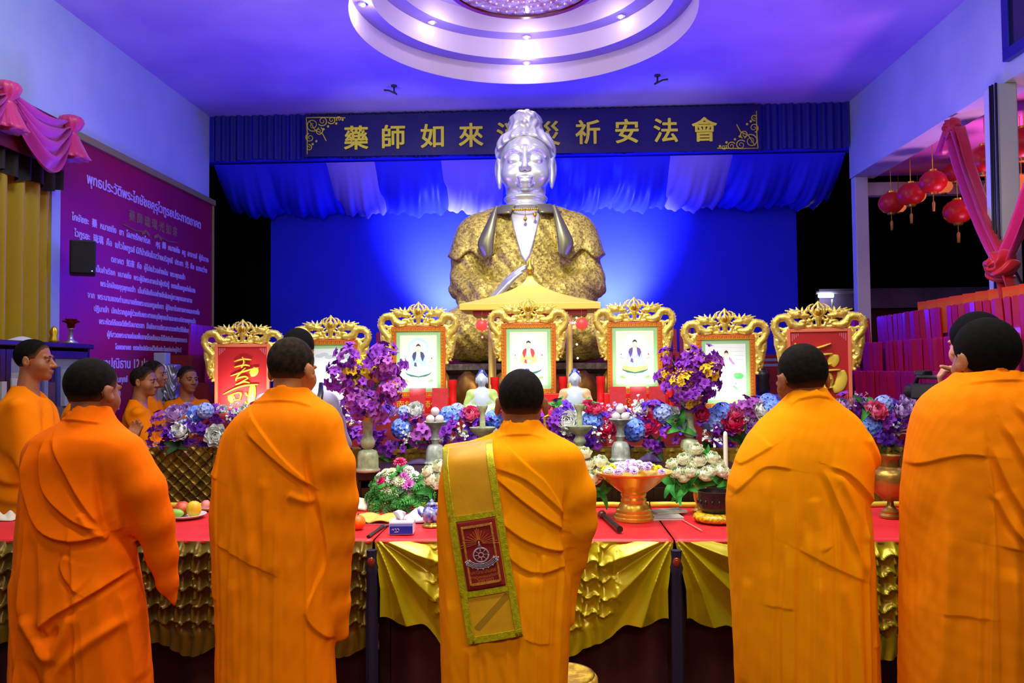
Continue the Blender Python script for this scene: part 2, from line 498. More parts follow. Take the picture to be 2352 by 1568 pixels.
for px, py, dz, wh in lamps:
    p = atz(px, py, ZC + dz)
    r = math.hypot(p.x - DOMC[0], p.y - DOMC[1]); R_ = 1.31 if dz < 0.3 else 1.155
    p.x = DOMC[0] + (p.x - DOMC[0]) * R_ / r; p.y = DOMC[1] + (p.y - DOMC[1]) * R_ / r
    t = thing('downlight', 'small bright downlight at the %s of the ceiling dome' % wh, 'lamp', (p.x, p.y, ZC + dz - 0.002 + 0.005), 0, 'ceiling dome downlights')
    b = B(); b.lathe([(0.022, 0), (0.040, 0), (0.042, -0.012), (0.024, -0.014)], 20); b.build('collar', M_chrome, t, sm=True, ang=40)
    b = B(); b.ball((0, 0, -0.012), (0.021, 0.021, 0.016), 14, 8); b.build('bulb', M_lampglow, t, sm=True)
for (px, py, dx, wh) in ((905, 196, 1, 'left'), (1510, 172, -1, 'right')):
    p = atz(px, py, ZC)
    b = B(); b.lathe([(0.03, 0), (0.03, -0.012), (0.012, -0.016)], 12)
    b.tube([(0, 0, -0.01), (0, 0, -0.06), (0.03*dx, 0, -0.09), (-0.05*dx, 0, -0.05), (-0.10*dx, 0, -0.045)], 0.009, 6)
    tag(b.build('ceiling_hook', mat('old_iron', (0.03, 0.03, 0.05), 0.5), sm=True, loc=tuple(p)), 'small dark iron hook in the ceiling to the %s of the dome' % wh, 'hook')
# ------------------------------------------------------------------ people
def skin_mat(name, c, r=0.5):
    return mat(name, s2l(c), r, col2=s2l(tuple(int(v*0.90) for v in c)), nscale=9, bump=(60, 0.08, 0.004))
M_skin = skin_mat('tan_skin', (176, 112, 62))
M_skind = skin_mat('brown_skin', (146, 88, 46))
M_skinl = skin_mat('fair_skin', (214, 150, 120))
def stubble(name, c1, c2, sc=60):
    m = mat(name, s2l(c1), 0.9, col2=s2l(c2), nscale=sc, spec=0.12, bump=(180, 0.4, 0.002))
    nt, b = nodes(m)      # clipped close at the nape and temples: the scalp shows through there
    a = nt.nodes.new('ShaderNodeAttribute'); a.attribute_name = 'growth'
    mx = nt.nodes.new('ShaderNodeMix'); mx.data_type = 'RGBA'
    src = b.inputs['Base Color'].links[0].from_socket
    nt.links.new(a.outputs['Fac'], mx.inputs['Factor']); mx.inputs['A'].default_value = (*s2l((118, 74, 42)), 1)
    nt.links.new(src, mx.inputs['B']); nt.links.new(mx.outputs['Result'], b.inputs['Base Color'])
    return m
M_hair_black = stubble('black_hair', (14, 11, 10), (6, 5, 5))
M_hair_stub = stubble('shaved_stubble', (24, 19, 14), (12, 10, 8))
M_hair_brown = stubble('short_brown_stubble', (44, 35, 24), (24, 19, 14))
def robe_mat(name, c, c2):
    m = mat(name, s2l(c), 0.85, col2=s2l(c2), nscale=1.6, spec=0.06, bump=(9, 0.35, 0.012))
    nt, b = nodes(m)
    mp = nt.nodes.new('ShaderNodeMapping'); mp.inputs['Scale'].default_value = (1.0, 1.0, 0.30)
    tc = [n for n in nt.nodes if n.type == 'TEX_COORD'][0]
    bn = [n for n in nt.nodes if n.type == 'BUMP'][0].inputs['Height'].links[0].from_node
    nt.links.new(tc.outputs['Object'], mp.inputs['Vector']); nt.links.new(mp.outputs['Vector'], bn.inputs['Vector'])
    return m
M_robe_red = robe_mat('red_orange_robe_cotton', (255, 118, 2), (250, 110, 2))
M_robe_or = robe_mat('orange_robe_cotton', (255, 138, 2), (250, 130, 2))
M_robe_yel = robe_mat('saffron_robe_cotton', (252, 158, 2), (246, 148, 2))
M_robe_dk = robe_mat('deep_orange_robe_cotton', (252, 142, 4), (244, 132, 4))

def head_core(Q):
    d = ell(Q, (0, -0.012, 0.03), (0.077, 0.095, 0.089))
    d = smin(d, ell(Q, (0, 0.028, -0.042), (0.060, 0.066, 0.076)), 0.03)
    return d
def head_sdf(Q, ears=1.0):
    A = Q.copy(); A[:, 0] = np.abs(A[:, 0])
    d = head_core(Q)
    d = smin(d, ell(A, (0, 0.072, -0.098), (0.022, 0.020, 0.018)), 0.03)
    d = smin(d, ell(A, (0.045, 0.052, -0.035), (0.020, 0.022, 0.022)), 0.03)
    d = smin(d, ell(A, (0.028, 0.082, 0.017), (0.026, 0.012, 0.009)), 0.014)
    d = smax(d, -ell(A, (0.031, 0.103, -0.004), (0.019, 0.019, 0.011)), 0.014)
    d = smin(d, ell(A, (0.031, 0.078, -0.004), (0.015, 0.014, 0.012)), 0.004)
    d = smin(d, cap(A, (0, 0.088, 0.004), (0, 0.113, -0.036), 0.007, 0.012), 0.012)
    d = smin(d, ell(A, (0.012, 0.101, -0.040), (0.009, 0.011, 0.008)), 0.007)
    d = smin(d, ell(A, (0, 0.092, -0.064), (0.023, 0.013, 0.0055)), 0.006)
    d = smin(d, ell(A, (0, 0.090, -0.076), (0.019, 0.013, 0.0065)), 0.006)
    d = smax(d, -ell(A, (0, 0.108, -0.0695), (0.022, 0.010, 0.0016)), 0.003)
    e = ell(A, (0.084, -0.012, -0.012), (0.010, 0.021, 0.032), rotm(0.15, 0, -0.35))
    e = smax(e, -ell(A, (0.095, -0.006, -0.006), (0.008, 0.011, 0.018), rotm(0.15, 0, -0.35)), 0.004)
    d = smin(d, e, 0.008)
    return d
def hair_sdf(Q, thick, line):
    d = head_core(Q)
    zl = np.interp(Q[:, 1], line[0], line[1])
    d = d - thick
    return smax(d, zl - Q[:, 2] + 0.003*np.sin(Q[:, 0]*190)*np.sin(Q[:, 1]*170), 0.014)
def growth_f(hc, hR, hs, line, span):
    def g(P):
        Q = (P - np.asarray(hc)) @ hR / hs
        return np.clip((Q[:, 2] - np.interp(Q[:, 1], line[0], line[1])) / span, 0, 1) ** 0.8
    return g
HAIRLINE = ([-0.12, -0.06, -0.03, 0.005, 0.03, 0.055, 0.085, 0.11], [-0.055, -0.062, -0.045, -0.005, 0.005, 0.05, 0.075, 0.09])

def hand_sdf(P, wr, dirv, palm, curl=0.5, side=1, pts=None, s=1.0):
    """open hand: wr wrist, dirv finger direction, palm normal, curl in radians per joint"""
    d = np.asarray(dirv, float); d /= np.linalg.norm(d)
    n = np.asarray(palm, float); n -= d * (n @ d); n /= np.linalg.norm(n)
    t = np.cross(n, d) * side
    wr = np.asarray(wr, float)
    D = None
    kn = []
    for i, (o, L) in enumerate(((-0.030, 0.072), (-0.010, 0.082), (0.010, 0.077), (0.029, 0.060))):
        k = wr + d * (0.088 - 0.004 * abs(i-1)) * s + t * o * s
        kn.append(k)
        e = cap(P, wr + t * o * 0.6 * s, k, 0.014 * s, 0.0105 * s)
        D = e if D is None else smin(D, e, 0.008)
    for i, L in enumerate((0.072, 0.082, 0.077, 0.060)):
        p = kn[i]; ang = 0.15; dd = d
        c = curl[i] if isinstance(curl, (list, tuple)) else curl
        for seg, fr in enumerate((0.45, 0.30, 0.25)):
            a = c * (seg + 0.6)
            dd = d * math.cos(a) + n * math.sin(a)
            q = p + dd * L * fr * s
            D = smin(D, cap(P, p, q, (0.0095 - 0.001*seg) * s, (0.0088 - 0.001*seg) * s), 0.003)
            p = q
    a = wr + d * 0.02 * s - t * 0.024 * s; b_ = a + (d * 0.6 - t * 0.75 + n * 0.3) * 0.042 * s; c_ = b_ + (d * 0.85 - t * 0.2 + n * 0.35) * 0.032 * s
    D = smin(D, cap(P, a, b_, 0.014 * s, 0.011 * s), 0.006); D = smin(D, cap(P, b_, c_, 0.010 * s, 0.008 * s), 0.003)
    return D

def polydist(X, Z, pts):
    """distance, signed side (left of travel positive) and arc fraction to a polyline"""
    best = np.full(X.shape, 1e9); side = np.zeros(X.shape); arc = np.zeros(X.shape)
    seg = [math.hypot(pts[i+1][0]-pts[i][0], pts[i+1][1]-pts[i][1]) for i in range(len(pts)-1)]
    tot = sum(seg); acc = 0
    for i in range(len(pts)-1):
        ax, az = pts[i]; dx, dz = pts[i+1][0]-ax, pts[i+1][1]-az
        L2 = dx*dx + dz*dz
        t = np.clip(((X-ax)*dx + (Z-az)*dz) / L2, 0, 1)
        ex = X - ax - t*dx; ez = Z - az - t*dz
        d = np.hypot(ex, ez)
        m = d < best
        best = np.where(m, d, best); side = np.where(m, np.sign(dx*(Z-az) - dz*(X-ax)), side)
        arc = np.where(m, (acc + t*seg[i]) / tot, arc)
        acc += seg[i]
    return best, side, arc
def smooth_pts(pts, n=4):
    """Catmull-Rom resample"""
    out = []
    P = [pts[0]] + list(pts) + [pts[-1]]
    for i in range(1, len(P)-2):
        for k in range(n):
            t = k / n
            out.append(tuple(0.5 * ((2*P[i][c]) + (-P[i-1][c]+P[i+1][c])*t + (2*P[i-1][c]-5*P[i][c]+4*P[i+1][c]-P[i+2][c])*t*t + (-P[i-1][c]+3*P[i][c]-3*P[i+1][c]+P[i+2][c])*t**3) for c in range(2)))
    out.append(tuple(pts[-1]))
    return out
def fold_disp(X, Z, folds):
    out = np.zeros(X.shape)
    for kind, pts, amp, w in folds:
        d, s, arc = polydist(X, Z, pts)
        ends = (sstep(0, 0.40, arc) * sstep(0, 0.30, 1 - arc)) if kind == 'crease' else sstep(0, 0.12, arc) * sstep(0, 0.12, 1 - arc) * 0.85 + 0.15
        if kind == 'ridge': out += amp * ends * np.exp(-(d/w)**2)
        elif kind == 'crease': out -= amp * ends * np.exp(-(d/w)**2)
        elif kind == 'step':     # left of travel lies on top, fading away from the edge
            sd = d * s
            out += 0.60 * amp * ends * sstep(-0.0035, 0.0035, sd) * np.exp(-np.maximum(sd, 0)/w)
        elif kind == 'fold':     # asymmetric cloth fold: ridge with a crease on its right
            sd = d * s
            out += 0.9 * amp * ends * (np.where(sd > 0, np.exp(-np.maximum(sd, 0)/(2.2*w)), np.exp(np.minimum(sd, 0)/(0.45*w))) - 0.45*np.exp(-((sd+1.0*w)/(0.7*w))**2))
    return out
def gsm(a, k=7):
    ker = np.hanning(k+2)[1:-1]; ker /= ker.sum()
    return np.convolve(np.pad(a, k//2, mode='edge'), ker, 'valid')

class Profile:
    """upright wrapped body: rows of (z, cx, a, b, cy)"""
    def __init__(s, rows, k=9):
        rows = sorted(rows)
        z = np.array([r[0] for r in rows]); s.z = np.linspace(z[0], z[-1], 160)
        s.t = [gsm(np.interp(s.z, z, [r[i] for r in rows]), k) for i in (1, 2, 3, 4)]
        s.z0, s.z1 = z[0], z[-1]
    def __call__(s, P, e=2.4):
        cx, a, b, cy = [np.interp(P[:, 2], s.z, t) for t in s.t]
        X = np.abs(P[:, 0]-cx)/a; Y = np.abs(P[:, 1]-cy)/b
        k = (X**e + Y**e + 1e-12)**(1/e)
        d = (k - 1) * np.minimum(a, b) * np.where(k > 1, np.minimum(1.0, 1.0), 1.0)
        return np.maximum(d, np.maximum(P[:, 2]-s.z1, s.z0-P[:, 2]))

def body_common(P, H, hc, hR, hs=1.0, neck_base=None, thin=0.0):
    """continuous figure: head at hc, neck, trunk, hips, legs and feet; P in local coordinates, facing +y"""
    Q = (P - np.asarray(hc)) @ hR / hs
    d = head_sdf(Q) * hs
    nb = np.asarray(neck_base if neck_base is not None else (0, -0.02, H*0.815))
    up = np.asarray(hc) + hR @ np.array([0, -0.022, -0.065]) * hs
    d = smin(d, cap(P, up, nb, 0.052*hs, 0.062*hs), 0.018)
    d = smin(d, cap(P, (-0.10, -0.01, H*0.785), (0.10, -0.01, H*0.785), 0.062-thin), 0.05)
    d = smin(d, ell(P, (0, 0, H*0.68), (0.135-thin, 0.095-thin, H*0.13)), 0.05)
    d = smin(d, ell(P, (0, 0, H*0.53), (0.135-thin, 0.10-thin, H*0.09)), 0.05)
    for sx in (-1, 1):
        d = smin(d, chain(P, [(sx*0.075, 0, H*0.5), (sx*0.075, 0.01, H*0.28), (sx*0.075, 0, 0.075)], [0.075, 0.052, 0.036]), 0.02)
        d = smin(d, cap(P, (sx*0.078, -0.03, 0.035), (sx*0.085, 0.14, 0.026), 0.034, 0.024), 0.02)
    return d
def arm_sdf(P, sh, el, wr, hand=None, s=1.0):
    d = chain(P, [sh, el, wr], [0.044*s, 0.034*s, 0.024*s])
    if hand is not None: d = smin(d, hand_sdf(P, wr, *hand), 0.012)
    return d

def build_person(name, label, loc, rz, body_f, lo, hi, h, skin, hair=None, robe=None, group=None, extra=()):
    me = sdf_mesh('figure', body_f, lo, hi, h)
    o = link(name, me, skin, None, loc, (0, 0, rz))
    tag(o, label, 'person', group)
    if hair:
        hf, hlo, hhi, hm, hh, fade = hair
        hme = sdf_mesh('hair', hf, hlo, hhi, hh)
        n = len(hme.vertices); co = np.empty(n*3, np.float32); hme.vertices.foreach_get('co', co)
        at_ = hme.attributes.new('growth', 'FLOAT', 'POINT'); at_.data.foreach_set('value', fade(co.reshape(-1, 3).astype(float)).astype(np.float32))
        link('hair', hme, hm, o)
    if robe:
        rf, rlo, rhi, rm, rh = robe
        link('robe', sdf_mesh('robe', rf, rlo, rhi, rh), rm, o)
    return o

# ---- the front row, seen from behind
def front_monk(label, D, cx, rows, head, arms=(), folds=(), robe_m=None, hair_m=None, skin=None, H=1.6, pleats=(0.003, 0), seed=0, hair_t=0.0022, collar=None, bmax=0.165, cyk=0.0, hyaw=0.0, htilt=0.0, hroll=0.0, hs=1.0, ex=2.4, nlong=9):
    base = at(cx, 845, D); x0 = base.x
    def L(px, py):
        p = at(px, py, D); return (p.x - x0, p.z)
    R = []
    for py, xl, xr in rows:
        l = L(xl, py); r = L(xr, py)
        a = (r[0]-l[0])/2
        R.append((l[1], (l[0]+r[0])/2, a, min(bmax, a*0.66 + 0.012), 0.0))
    last = R[-1]; R.append((0.10, last[1], last[2]*1.03, bmax*1.02, 0.0))
    prof = Profile(R, 5)
    A = [([(*(L(px, py)), yy) for px, py, yy in pts], [r*D/F for r in rs]) for pts, rs in arms]
    A = [([(p[0], p[2], p[1]) for p in pts], rs) for pts, rs in A]
    FD = [(k, smooth_pts([L(px, py) for px, py in pts]), amp, w) for k, pts, amp, w in folds]
    hx, hz = L(*head)
    hc = (hx, 0.015 + cyk, hz); hR = rotm(htilt, hroll, hyaw)
    rgl = random.Random(seed*17)
    for i in range(nlong):
        xx = (i + rgl.uniform(.2, .8)) / nlong; r0 = rows[len(rows)//2]; r1 = rows[-1]
        yt = rgl.uniform(0.12, 0.55)
        y0_ = r0[0] + (1568 - r0[0])*yt*0.8
        xa = r0[1] + (r0[2]-r0[1])*(0.06 + 0.88*xx); xb = r1[1] + (r1[2]-r1[1])*(0.04 + 0.92*xx) + rgl.uniform(-14, 14)
        FD.append(('fold' if i % 3 else 'ridge', smooth_pts([L(xa, y0_), L((xa+xb)/2 + rgl.uniform(-8, 8), (y0_+1600)/2), L(xb, 1640)]), pleats[0]*rgl.uniform(.7, 1.4), rgl.uniform(.010, .020)))
    def robe(P):
        d = prof(P, ex)
        for pts, rs in A:
            d = smin(d, chain(P, pts, rs, 0.02), 0.035)
        d = d - 0.004 * vnoise(P, (9, 6, 3), seed)
        if collar:
            (c0, c1, tk) = collar
            # stand-up collar band hugging the neck
            pa = np.array([L(*c0)[0], hc[1]-0.040, L(*c0)[1]]); pb = np.array([L(*c1)[0], hc[1]-0.022, L(*c1)[1]])
            ax_ = (pb-pa)/np.linalg.norm(pb-pa)
            q = cap(P, pa, pb, tk*D/F*1.0, tk*D/F*0.93)
            q = smax(q, (P - pb) @ ax_, 0.006)
            q = smax(q, -(cap(P, pb + ax_*0.06, pb, tk*D/F*0.85, tk*D/F*0.85)), 0.004)
            d = smin(d, q, 0.004)
        return d
    def fold_verts(me):
        n = len(me.vertices); co = np.empty(n*3, np.float32); me.vertices.foreach_get('co', co); co = co.reshape(-1, 3).astype(float)
        no = np.empty(n*3, np.float32); me.vertex_normals.foreach_get('vector', no); no = no.reshape(-1, 3)
        mask = sstep(0.07, -0.04, co[:, 1])
        dd = fold_disp(co[:, 0], co[:, 2], FD) * mask
        dd += 0.0011 * vnoise(co, (60, 60, 22), seed+3) + 0.0006 * vnoise(co, (140, 140, 60), seed+9)
        co = co + no * dd[:, None]
        me.vertices.foreach_set('co', co.astype(np.float32).ravel()); me.update()
    def body(P):
        d = body_common(P, H, hc, hR, hs, (hx*0.5, -0.01, H*0.80), 0.02)
        for sx in (-1, 1):
            d = smin(d, arm_sdf(P, (sx*0.11, 0.0, H*0.77), (sx*0.13, 0.06, H*0.62), (sx*0.04, 0.25, H*0.66), ((-sx*0.1, 0.25, 0.95), (-sx, 0, 0), 0.08, sx)), 0.02)
        return d
    def hair(P):
        Q = (P - np.asarray(hc)) @ hR / hs
        return hair_sdf(Q, hair_t, HAIRLINE) * hs
    zt = hc[2] + 0.13
    rl = min(min(p[1]-p[2] for p in R) - 0.06, min([-0.2] + [min(q[0]-r for q, r in zip(*a)) for a in A]) - 0.03)
    rh = max(max(p[1]+p[2] for p in R) + 0.06, max([0.2] + [max(q[0]+r for q, r in zip(*a)) for a in A]) + 0.03)
    o = build_person('person', label, (x0, D, 0), 0, body, (-0.3, -0.22, -0.02), (0.3, 0.42, zt), 0.009, skin,
        (hair, (hx-0.13, -0.15, hz-0.1), (hx+0.13, 0.16, hz+0.15), hair_m, 0.005, growth_f(hc, hR, hs, HAIRLINE, 0.045 if hair_t < 0.005 else 0.012)),
        (robe, (rl, -0.30, 0.05), (rh, 0.32, L(cx, rows[0][0])[1] + 0.05), robe_m, 0.0125), 'row of monks before the table')
    ro = [c for c in o.children if c.name.startswith('robe')][0]
    md = ro.modifiers.new('sub', 'SUBSURF'); md.levels = 2; md.render_levels = 2
    dg = bpy.context.evaluated_depsgraph_get(); fine = bpy.data.meshes.new_from_object(ro.evaluated_get(dg)); ro.modifiers.clear(); ro.data = fine
    fold_verts(fine); fine.shade_smooth()
    return o, robe, L, x0
# monk at the left
rows = [(935, 170, 246), (965, 152, 258), (985, 112, 276), (1005, 78, 298), (1035, 63, 300), (1100, 57, 292), (1200, 46, 296), (1300, 41, 306), (1400, 42, 324), (1568, 39, 338)]
folds = [('step', [(146, 966), (200, 962), (256, 972)], 0.010, 0.018), ('crease', [(262, 1020), (264, 1090), (278, 1190), (312, 1262), (320, 1330)], 0.022, 0.014),
 ('fold', [(112, 1010), (118, 1120), (150, 1195), (215, 1222), (285, 1212)], 0.020, 0.018),
 ('fold', [(150, 1005), (152, 1085), (170, 1130), (225, 1180), (272, 1202)], 0.016, 0.015),
 ('fold', [(168, 1000), (200, 1065), (232, 1130), (270, 1195)], 0.014, 0.013),
 ('ridge', [(235, 1160), (255, 1200), (285, 1225)], 0.012, 0.012),
 ('crease', [(95, 1025), (74, 1090), (62, 1160), (58, 1260), (70, 1400), (95, 1560)], 0.030, 0.014),
 ('ridge', [(120, 1030), (108, 1130), (102, 1260), (110, 1400)], 0.012, 0.018),
 ('fold', [(150, 1420), (185, 1385), (250, 1345), (312, 1300)], 0.016, 0.014),
 ('fold', [(210, 1250), (200, 1275), (215, 1310), (240, 1335)], 0.012, 0.012),
 ('ridge', [(115, 1380), (150, 1440), (185, 1470), (205, 1440), (232, 1370)], 0.020, 0.020),
 ('crease', [(140, 1400), (175, 1430), (200, 1400)], 0.016, 0.016),
 ('ridge', [(190, 1568), (200, 1500), (260, 1440), (320, 1400)], 0.014, 0.018),
 ('crease', [(120, 1470), (150, 1520), (190, 1568)], 0.012, 0.015),
 ('ridge', [(75, 1300), (82, 1420), (110, 1560)], 0.010, 0.014),
 ('fold', [(300, 1340), (318, 1440), (330, 1560)], 0.010, 0.014)]
front_monk('monk in red-orange robe with heavy back folds, head turned right, leftmost of the front row', 2.6, 205, rows, (207, 899),
    arms=[([(296, 1040, -0.02), (335, 1120, -0.01), (348, 1200, 0.02), (356, 1280, 0.05), (366, 1350, 0.06), (382, 1398, 0.06)], [44, 47, 44, 36, 24, 8])],
    folds=folds, robe_m=M_robe_red, hair_m=M_hair_stub, skin=M_skind, H=1.58, seed=1, collar=((208, 985), (204, 938), 43), hyaw=-0.22, htilt=-0.06, pleats=(0.007, 0), hs=0.95, nlong=7)
# second monk
rows = [(890, 620, 704), (915, 598, 728), (940, 562, 770), (965, 538, 780), (1000, 520, 781), (1040, 510, 773), (1090, 498, 766), (1180, 490, 758), (1300, 496, 754), (1450, 507, 762), (1568, 505, 768)]
folds = [('step', [(586, 926), (640, 920), (690, 921), (736, 934)], 0.010, 0.018), ('step', [(742, 1110), (752, 1200), (757, 1260), (738, 1330), (721, 1386), (748, 1440), (778, 1480)], 0.016, 0.06), ('step', [(740, 1104), (690, 1050), (640, 990), (585, 925)], 0.013, 0.05),
 ('fold', [(600, 985), (660, 1040), (705, 1080), (745, 1112)], 0.009, 0.011),
 ('ridge', [(690, 1120), (720, 1135), (745, 1140)], 0.008, 0.012),
 ('crease', [(728, 985), (728, 1060), (736, 1130), (746, 1200)], 0.014, 0.011),
 ('step', [(529, 1568), (532, 1300), (528, 1100), (532, 1010), (545, 962)], 0.011, 0.04),
 ('step', [(676, 1568), (676, 1300), (672, 1100)], 0.006, 0.06),
 ('step', [(528, 1230), (590, 1262), (672, 1300)], 0.007, 0.06),
 ('step', [(495, 1094), (512, 1086), (530, 1092)], 0.009, 0.03), ('step', [(498, 1356), (528, 1358)], 0.006, 0.04),
 ('ridge', [(575, 1000), (600, 1150), (610, 1280)], 0.006, 0.02), ('ridge', [(640, 1080), (650, 1200), (655, 1300)], 0.006, 0.02),
 ('ridge', [(570, 1300), (575, 1420), (585, 1568)], 0.006, 0.02), 
 ('step', [(580, 1538), (620, 1552), (668, 1568)], 0.006, 0.05)]
front_monk('tall monk in plain orange robe with short stubble, second from left in the front row', 2.6, 650, rows, (668, 849),
    arms=[([(748, 988, -0.02), (772, 1065, -0.02), (776, 1150, 0.0), (766, 1240, 0.02), (760, 1330, 0.03), (764, 1400, 0.04), (782, 1466, 0.04)], [40, 46, 45, 41, 37, 32, 13])],
    folds=folds, robe_m=M_robe_or, hair_m=M_hair_brown, skin=M_skin, H=1.65, seed=2, collar=((664, 935), (660, 893), 44), hyaw=-0.27, htilt=-0.10, pleats=(0.005, 0), hs=0.91)
# middle monk with the yellow shoulder cloth
rows = [(965, 1152, 1238), (985, 1146, 1250), (1003, 1110, 1285), (1022, 1050, 1316), (1045, 1024, 1330), (1100, 1012, 1322), (1200, 1005, 1312), (1300, 1008, 1306), (1400, 1011, 1308), (1568, 1015, 1302)]
folds = [('step', [(1138, 1004), (1170, 996), (1215, 994), (1258, 1006)], 0.010, 0.018), ('step', [(1304, 1186), (1260, 1100), (1220, 1060), (1165, 1012)], 0.009, 0.05),
 ('fold', [(1146, 1082), (1200, 1128), (1250, 1168), (1298, 1206)], 0.014, 0.012),
 ('fold', [(1140, 1060), (1210, 1085), (1270, 1140), (1300, 1180)], 0.008, 0.012),
 ('fold', [(1150, 1170), (1200, 1210), (1260, 1238), (1304, 1250)], 0.012, 0.014),
 ('fold', [(1160, 1240), (1220, 1285), (1300, 1282)], 0.008, 0.014),
 ('crease', [(1302, 1090), (1296, 1180), (1302, 1260), (1306, 1340)], 0.020, 0.012),
 ('step', [(1260, 1568), (1260, 1450), (1262, 1330)], 0.005, 0.05),
 ('ridge', [(1090, 1450), (1095, 1568)], 0.009, 0.018), ('crease', [(1115, 1445), (1122, 1568)], 0.009, 0.014), ('ridge', [(1048, 1350), (1052, 1568)], 0.007, 0.014),
 ('ridge', [(1160, 1450), (1170, 1568)], 0.006, 0.02), ('step', [(1206, 1430), (1235, 1442), (1260, 1448)], 0.006, 0.04)]
m3, robe3, L3, x3 = front_monk('monk in saffron robe with yellow embroidered cloth over one shoulder, centre of the front row', 2.65, 1180, rows, (1197, 927),
    arms=[([(1296, 1062, -0.02), (1322, 1130, -0.01), (1328, 1200, 0.02), (1314, 1290, 0.06), (1304, 1370, 0.07), (1314, 1436, 0.05)], [42, 44, 43, 36, 22, 8])],
    folds=folds, robe_m=M_robe_yel, hair_m=M_hair_stub, skin=M_skind, H=1.53, seed=3, collar=((1196, 1008), (1194, 968), 47), hyaw=0.03, htilt=-0.06, pleats=(0.008, 0), hs=0.97)
# fourth monk
rows = [(893, 1822, 1892), (915, 1806, 1908), (935, 1784, 1934), (960, 1756, 1964), (1000, 1722, 1989), (1040, 1700, 2000), (1100, 1676, 1992), (1150, 1668, 1986), (1250, 1672, 1991), (1400, 1680, 1999), (1568, 1688, 2009)]
folds = [('step', [(1802, 932), (1825, 916), (1865, 909), (1904, 920)], 0.010, 0.018), ('step', [(2008, 1085), (1985, 1020), (1950, 968), (1880, 915)], 0.010, 0.04),
 ('fold', [(1862, 1055), (1910, 1075), (1965, 1125), (2004, 1160)], 0.009, 0.013),
 ('fold', [(1960, 1000), (1990, 1050), (2008, 1090)], 0.010, 0.012),
 ('step', [(1676, 1130), (1705, 1092), (1738, 1062), (1790, 1066)], 0.010, 0.05),
 ('step', [(1690, 1066), (1725, 1038), (1754, 1016)], 0.009, 0.03),
 ('step', [(1792, 1568), (1790, 1300), (1788, 1062)], 0.006, 0.05), ('ridge', [(1735, 1070), (1732, 1300), (1735, 1568)], 0.005, 0.012),
 ('step', [(1794, 1234), (1870, 1274), (1950, 1312)], 0.007, 0.06), ('step', [(1960, 1568), (1955, 1330), (1952, 1120)], 0.006, 0.05),
 ('fold', [(1850, 1060), (1900, 1180), (1948, 1300)], 0.010, 0.016), ('ridge', [(1830, 1120), (1850, 1230), (1855, 1240)], 0.006, 0.018),
 ('ridge', [(1880, 1070), (1925, 1150), (1950, 1230)], 0.007, 0.014), ('ridge', [(1840, 1290), (1850, 1420), (1870, 1568)], 0.007, 0.016), ('ridge', [(1890, 1300), (1920, 1430), (1935, 1568)], 0.007, 0.014),
 ('step', [(1964, 1456), (1990, 1462), (2020, 1466)], 0.005, 0.05), ('ridge', [(1700, 1300), (1702, 1568)], 0.006, 0.013), ('step', [(1732, 1360), (1788, 1364)], 0.004, 0.05)]
front_monk('broad monk in saffron robe standing before the tall candle, fourth of the front row', 2.5, 1846, rows, (1846, 869),
    folds=folds, robe_m=M_robe_yel, hair_m=M_hair_stub, skin=M_skind, H=1.63, nlong=12, seed=4, collar=((1850, 950), (1860, 903), 44), hyaw=0.16, htilt=-0.10, hroll=-0.06, pleats=(0.0075, 0), hs=0.91, bmax=0.18)
# fifth monk, cut by the right edge
rows = [(858, 2206, 2336), (878, 2172, 2380), (905, 2136, 2430), (950, 2112, 2460), (1000, 2102, 2482), (1060, 2094, 2495), (1150, 2086, 2502), (1300, 2082, 2505), (1568, 2080, 2508)]
folds = [('step', [(2186, 884), (2230, 876), (2290, 874), (2350, 886)], 0.010, 0.018), ('step', [(2084, 1070), (2122, 1046), (2160, 1034), (2200, 1036)], 0.012, 0.05),
 ('step', [(2216, 1568), (2210, 1300), (2205, 1100), (2192, 960)], 0.010, 0.05), ('ridge', [(2132, 1050), (2128, 1300), (2120, 1568)], 0.008, 0.014), ('step', [(2118, 1380), (2200, 1378)], 0.005, 0.05),
 ('step', [(2212, 1222), (2270, 1234), (2352, 1256), (2420, 1275)], 0.010, 0.06),
 ('fold', [(2205, 1010), (2235, 1100), (2290, 1190), (2360, 1255)], 0.012, 0.014), ('fold', [(2230, 960), (2290, 1080), (2400, 1210)], 0.012, 0.014),
 ('fold', [(2260, 920), (2330, 1020), (2420, 1110)], 0.011, 0.014), ('fold', [(2205, 1110), (2240, 1185), (2280, 1228)], 0.010, 0.012), ('fold', [(2300, 940), (2360, 990), (2440, 1050)], 0.009, 0.012),
 ('ridge', [(2230, 1260), (2250, 1400), (2300, 1568)], 0.010, 0.018), ('ridge', [(2290, 1260), (2330, 1400), (2370, 1568)], 0.010, 0.018),
 ('crease', [(2100, 1100), (2090, 1250), (2080, 1400)], 0.012, 0.016)]
front_monk('heavy monk in orange robe with thick black hair, rightmost of the front row', 2.25, 2290, rows, (2268, 824),
    folds=folds, robe_m=M_robe_dk, hair_m=M_hair_black, skin=M_skin, H=1.70, nlong=10, seed=5, collar=((2270, 905), (2272, 866), 66), hyaw=0.14, htilt=0.0, pleats=(0.009, 0), hs=0.92, hair_t=0.008, bmax=0.20)

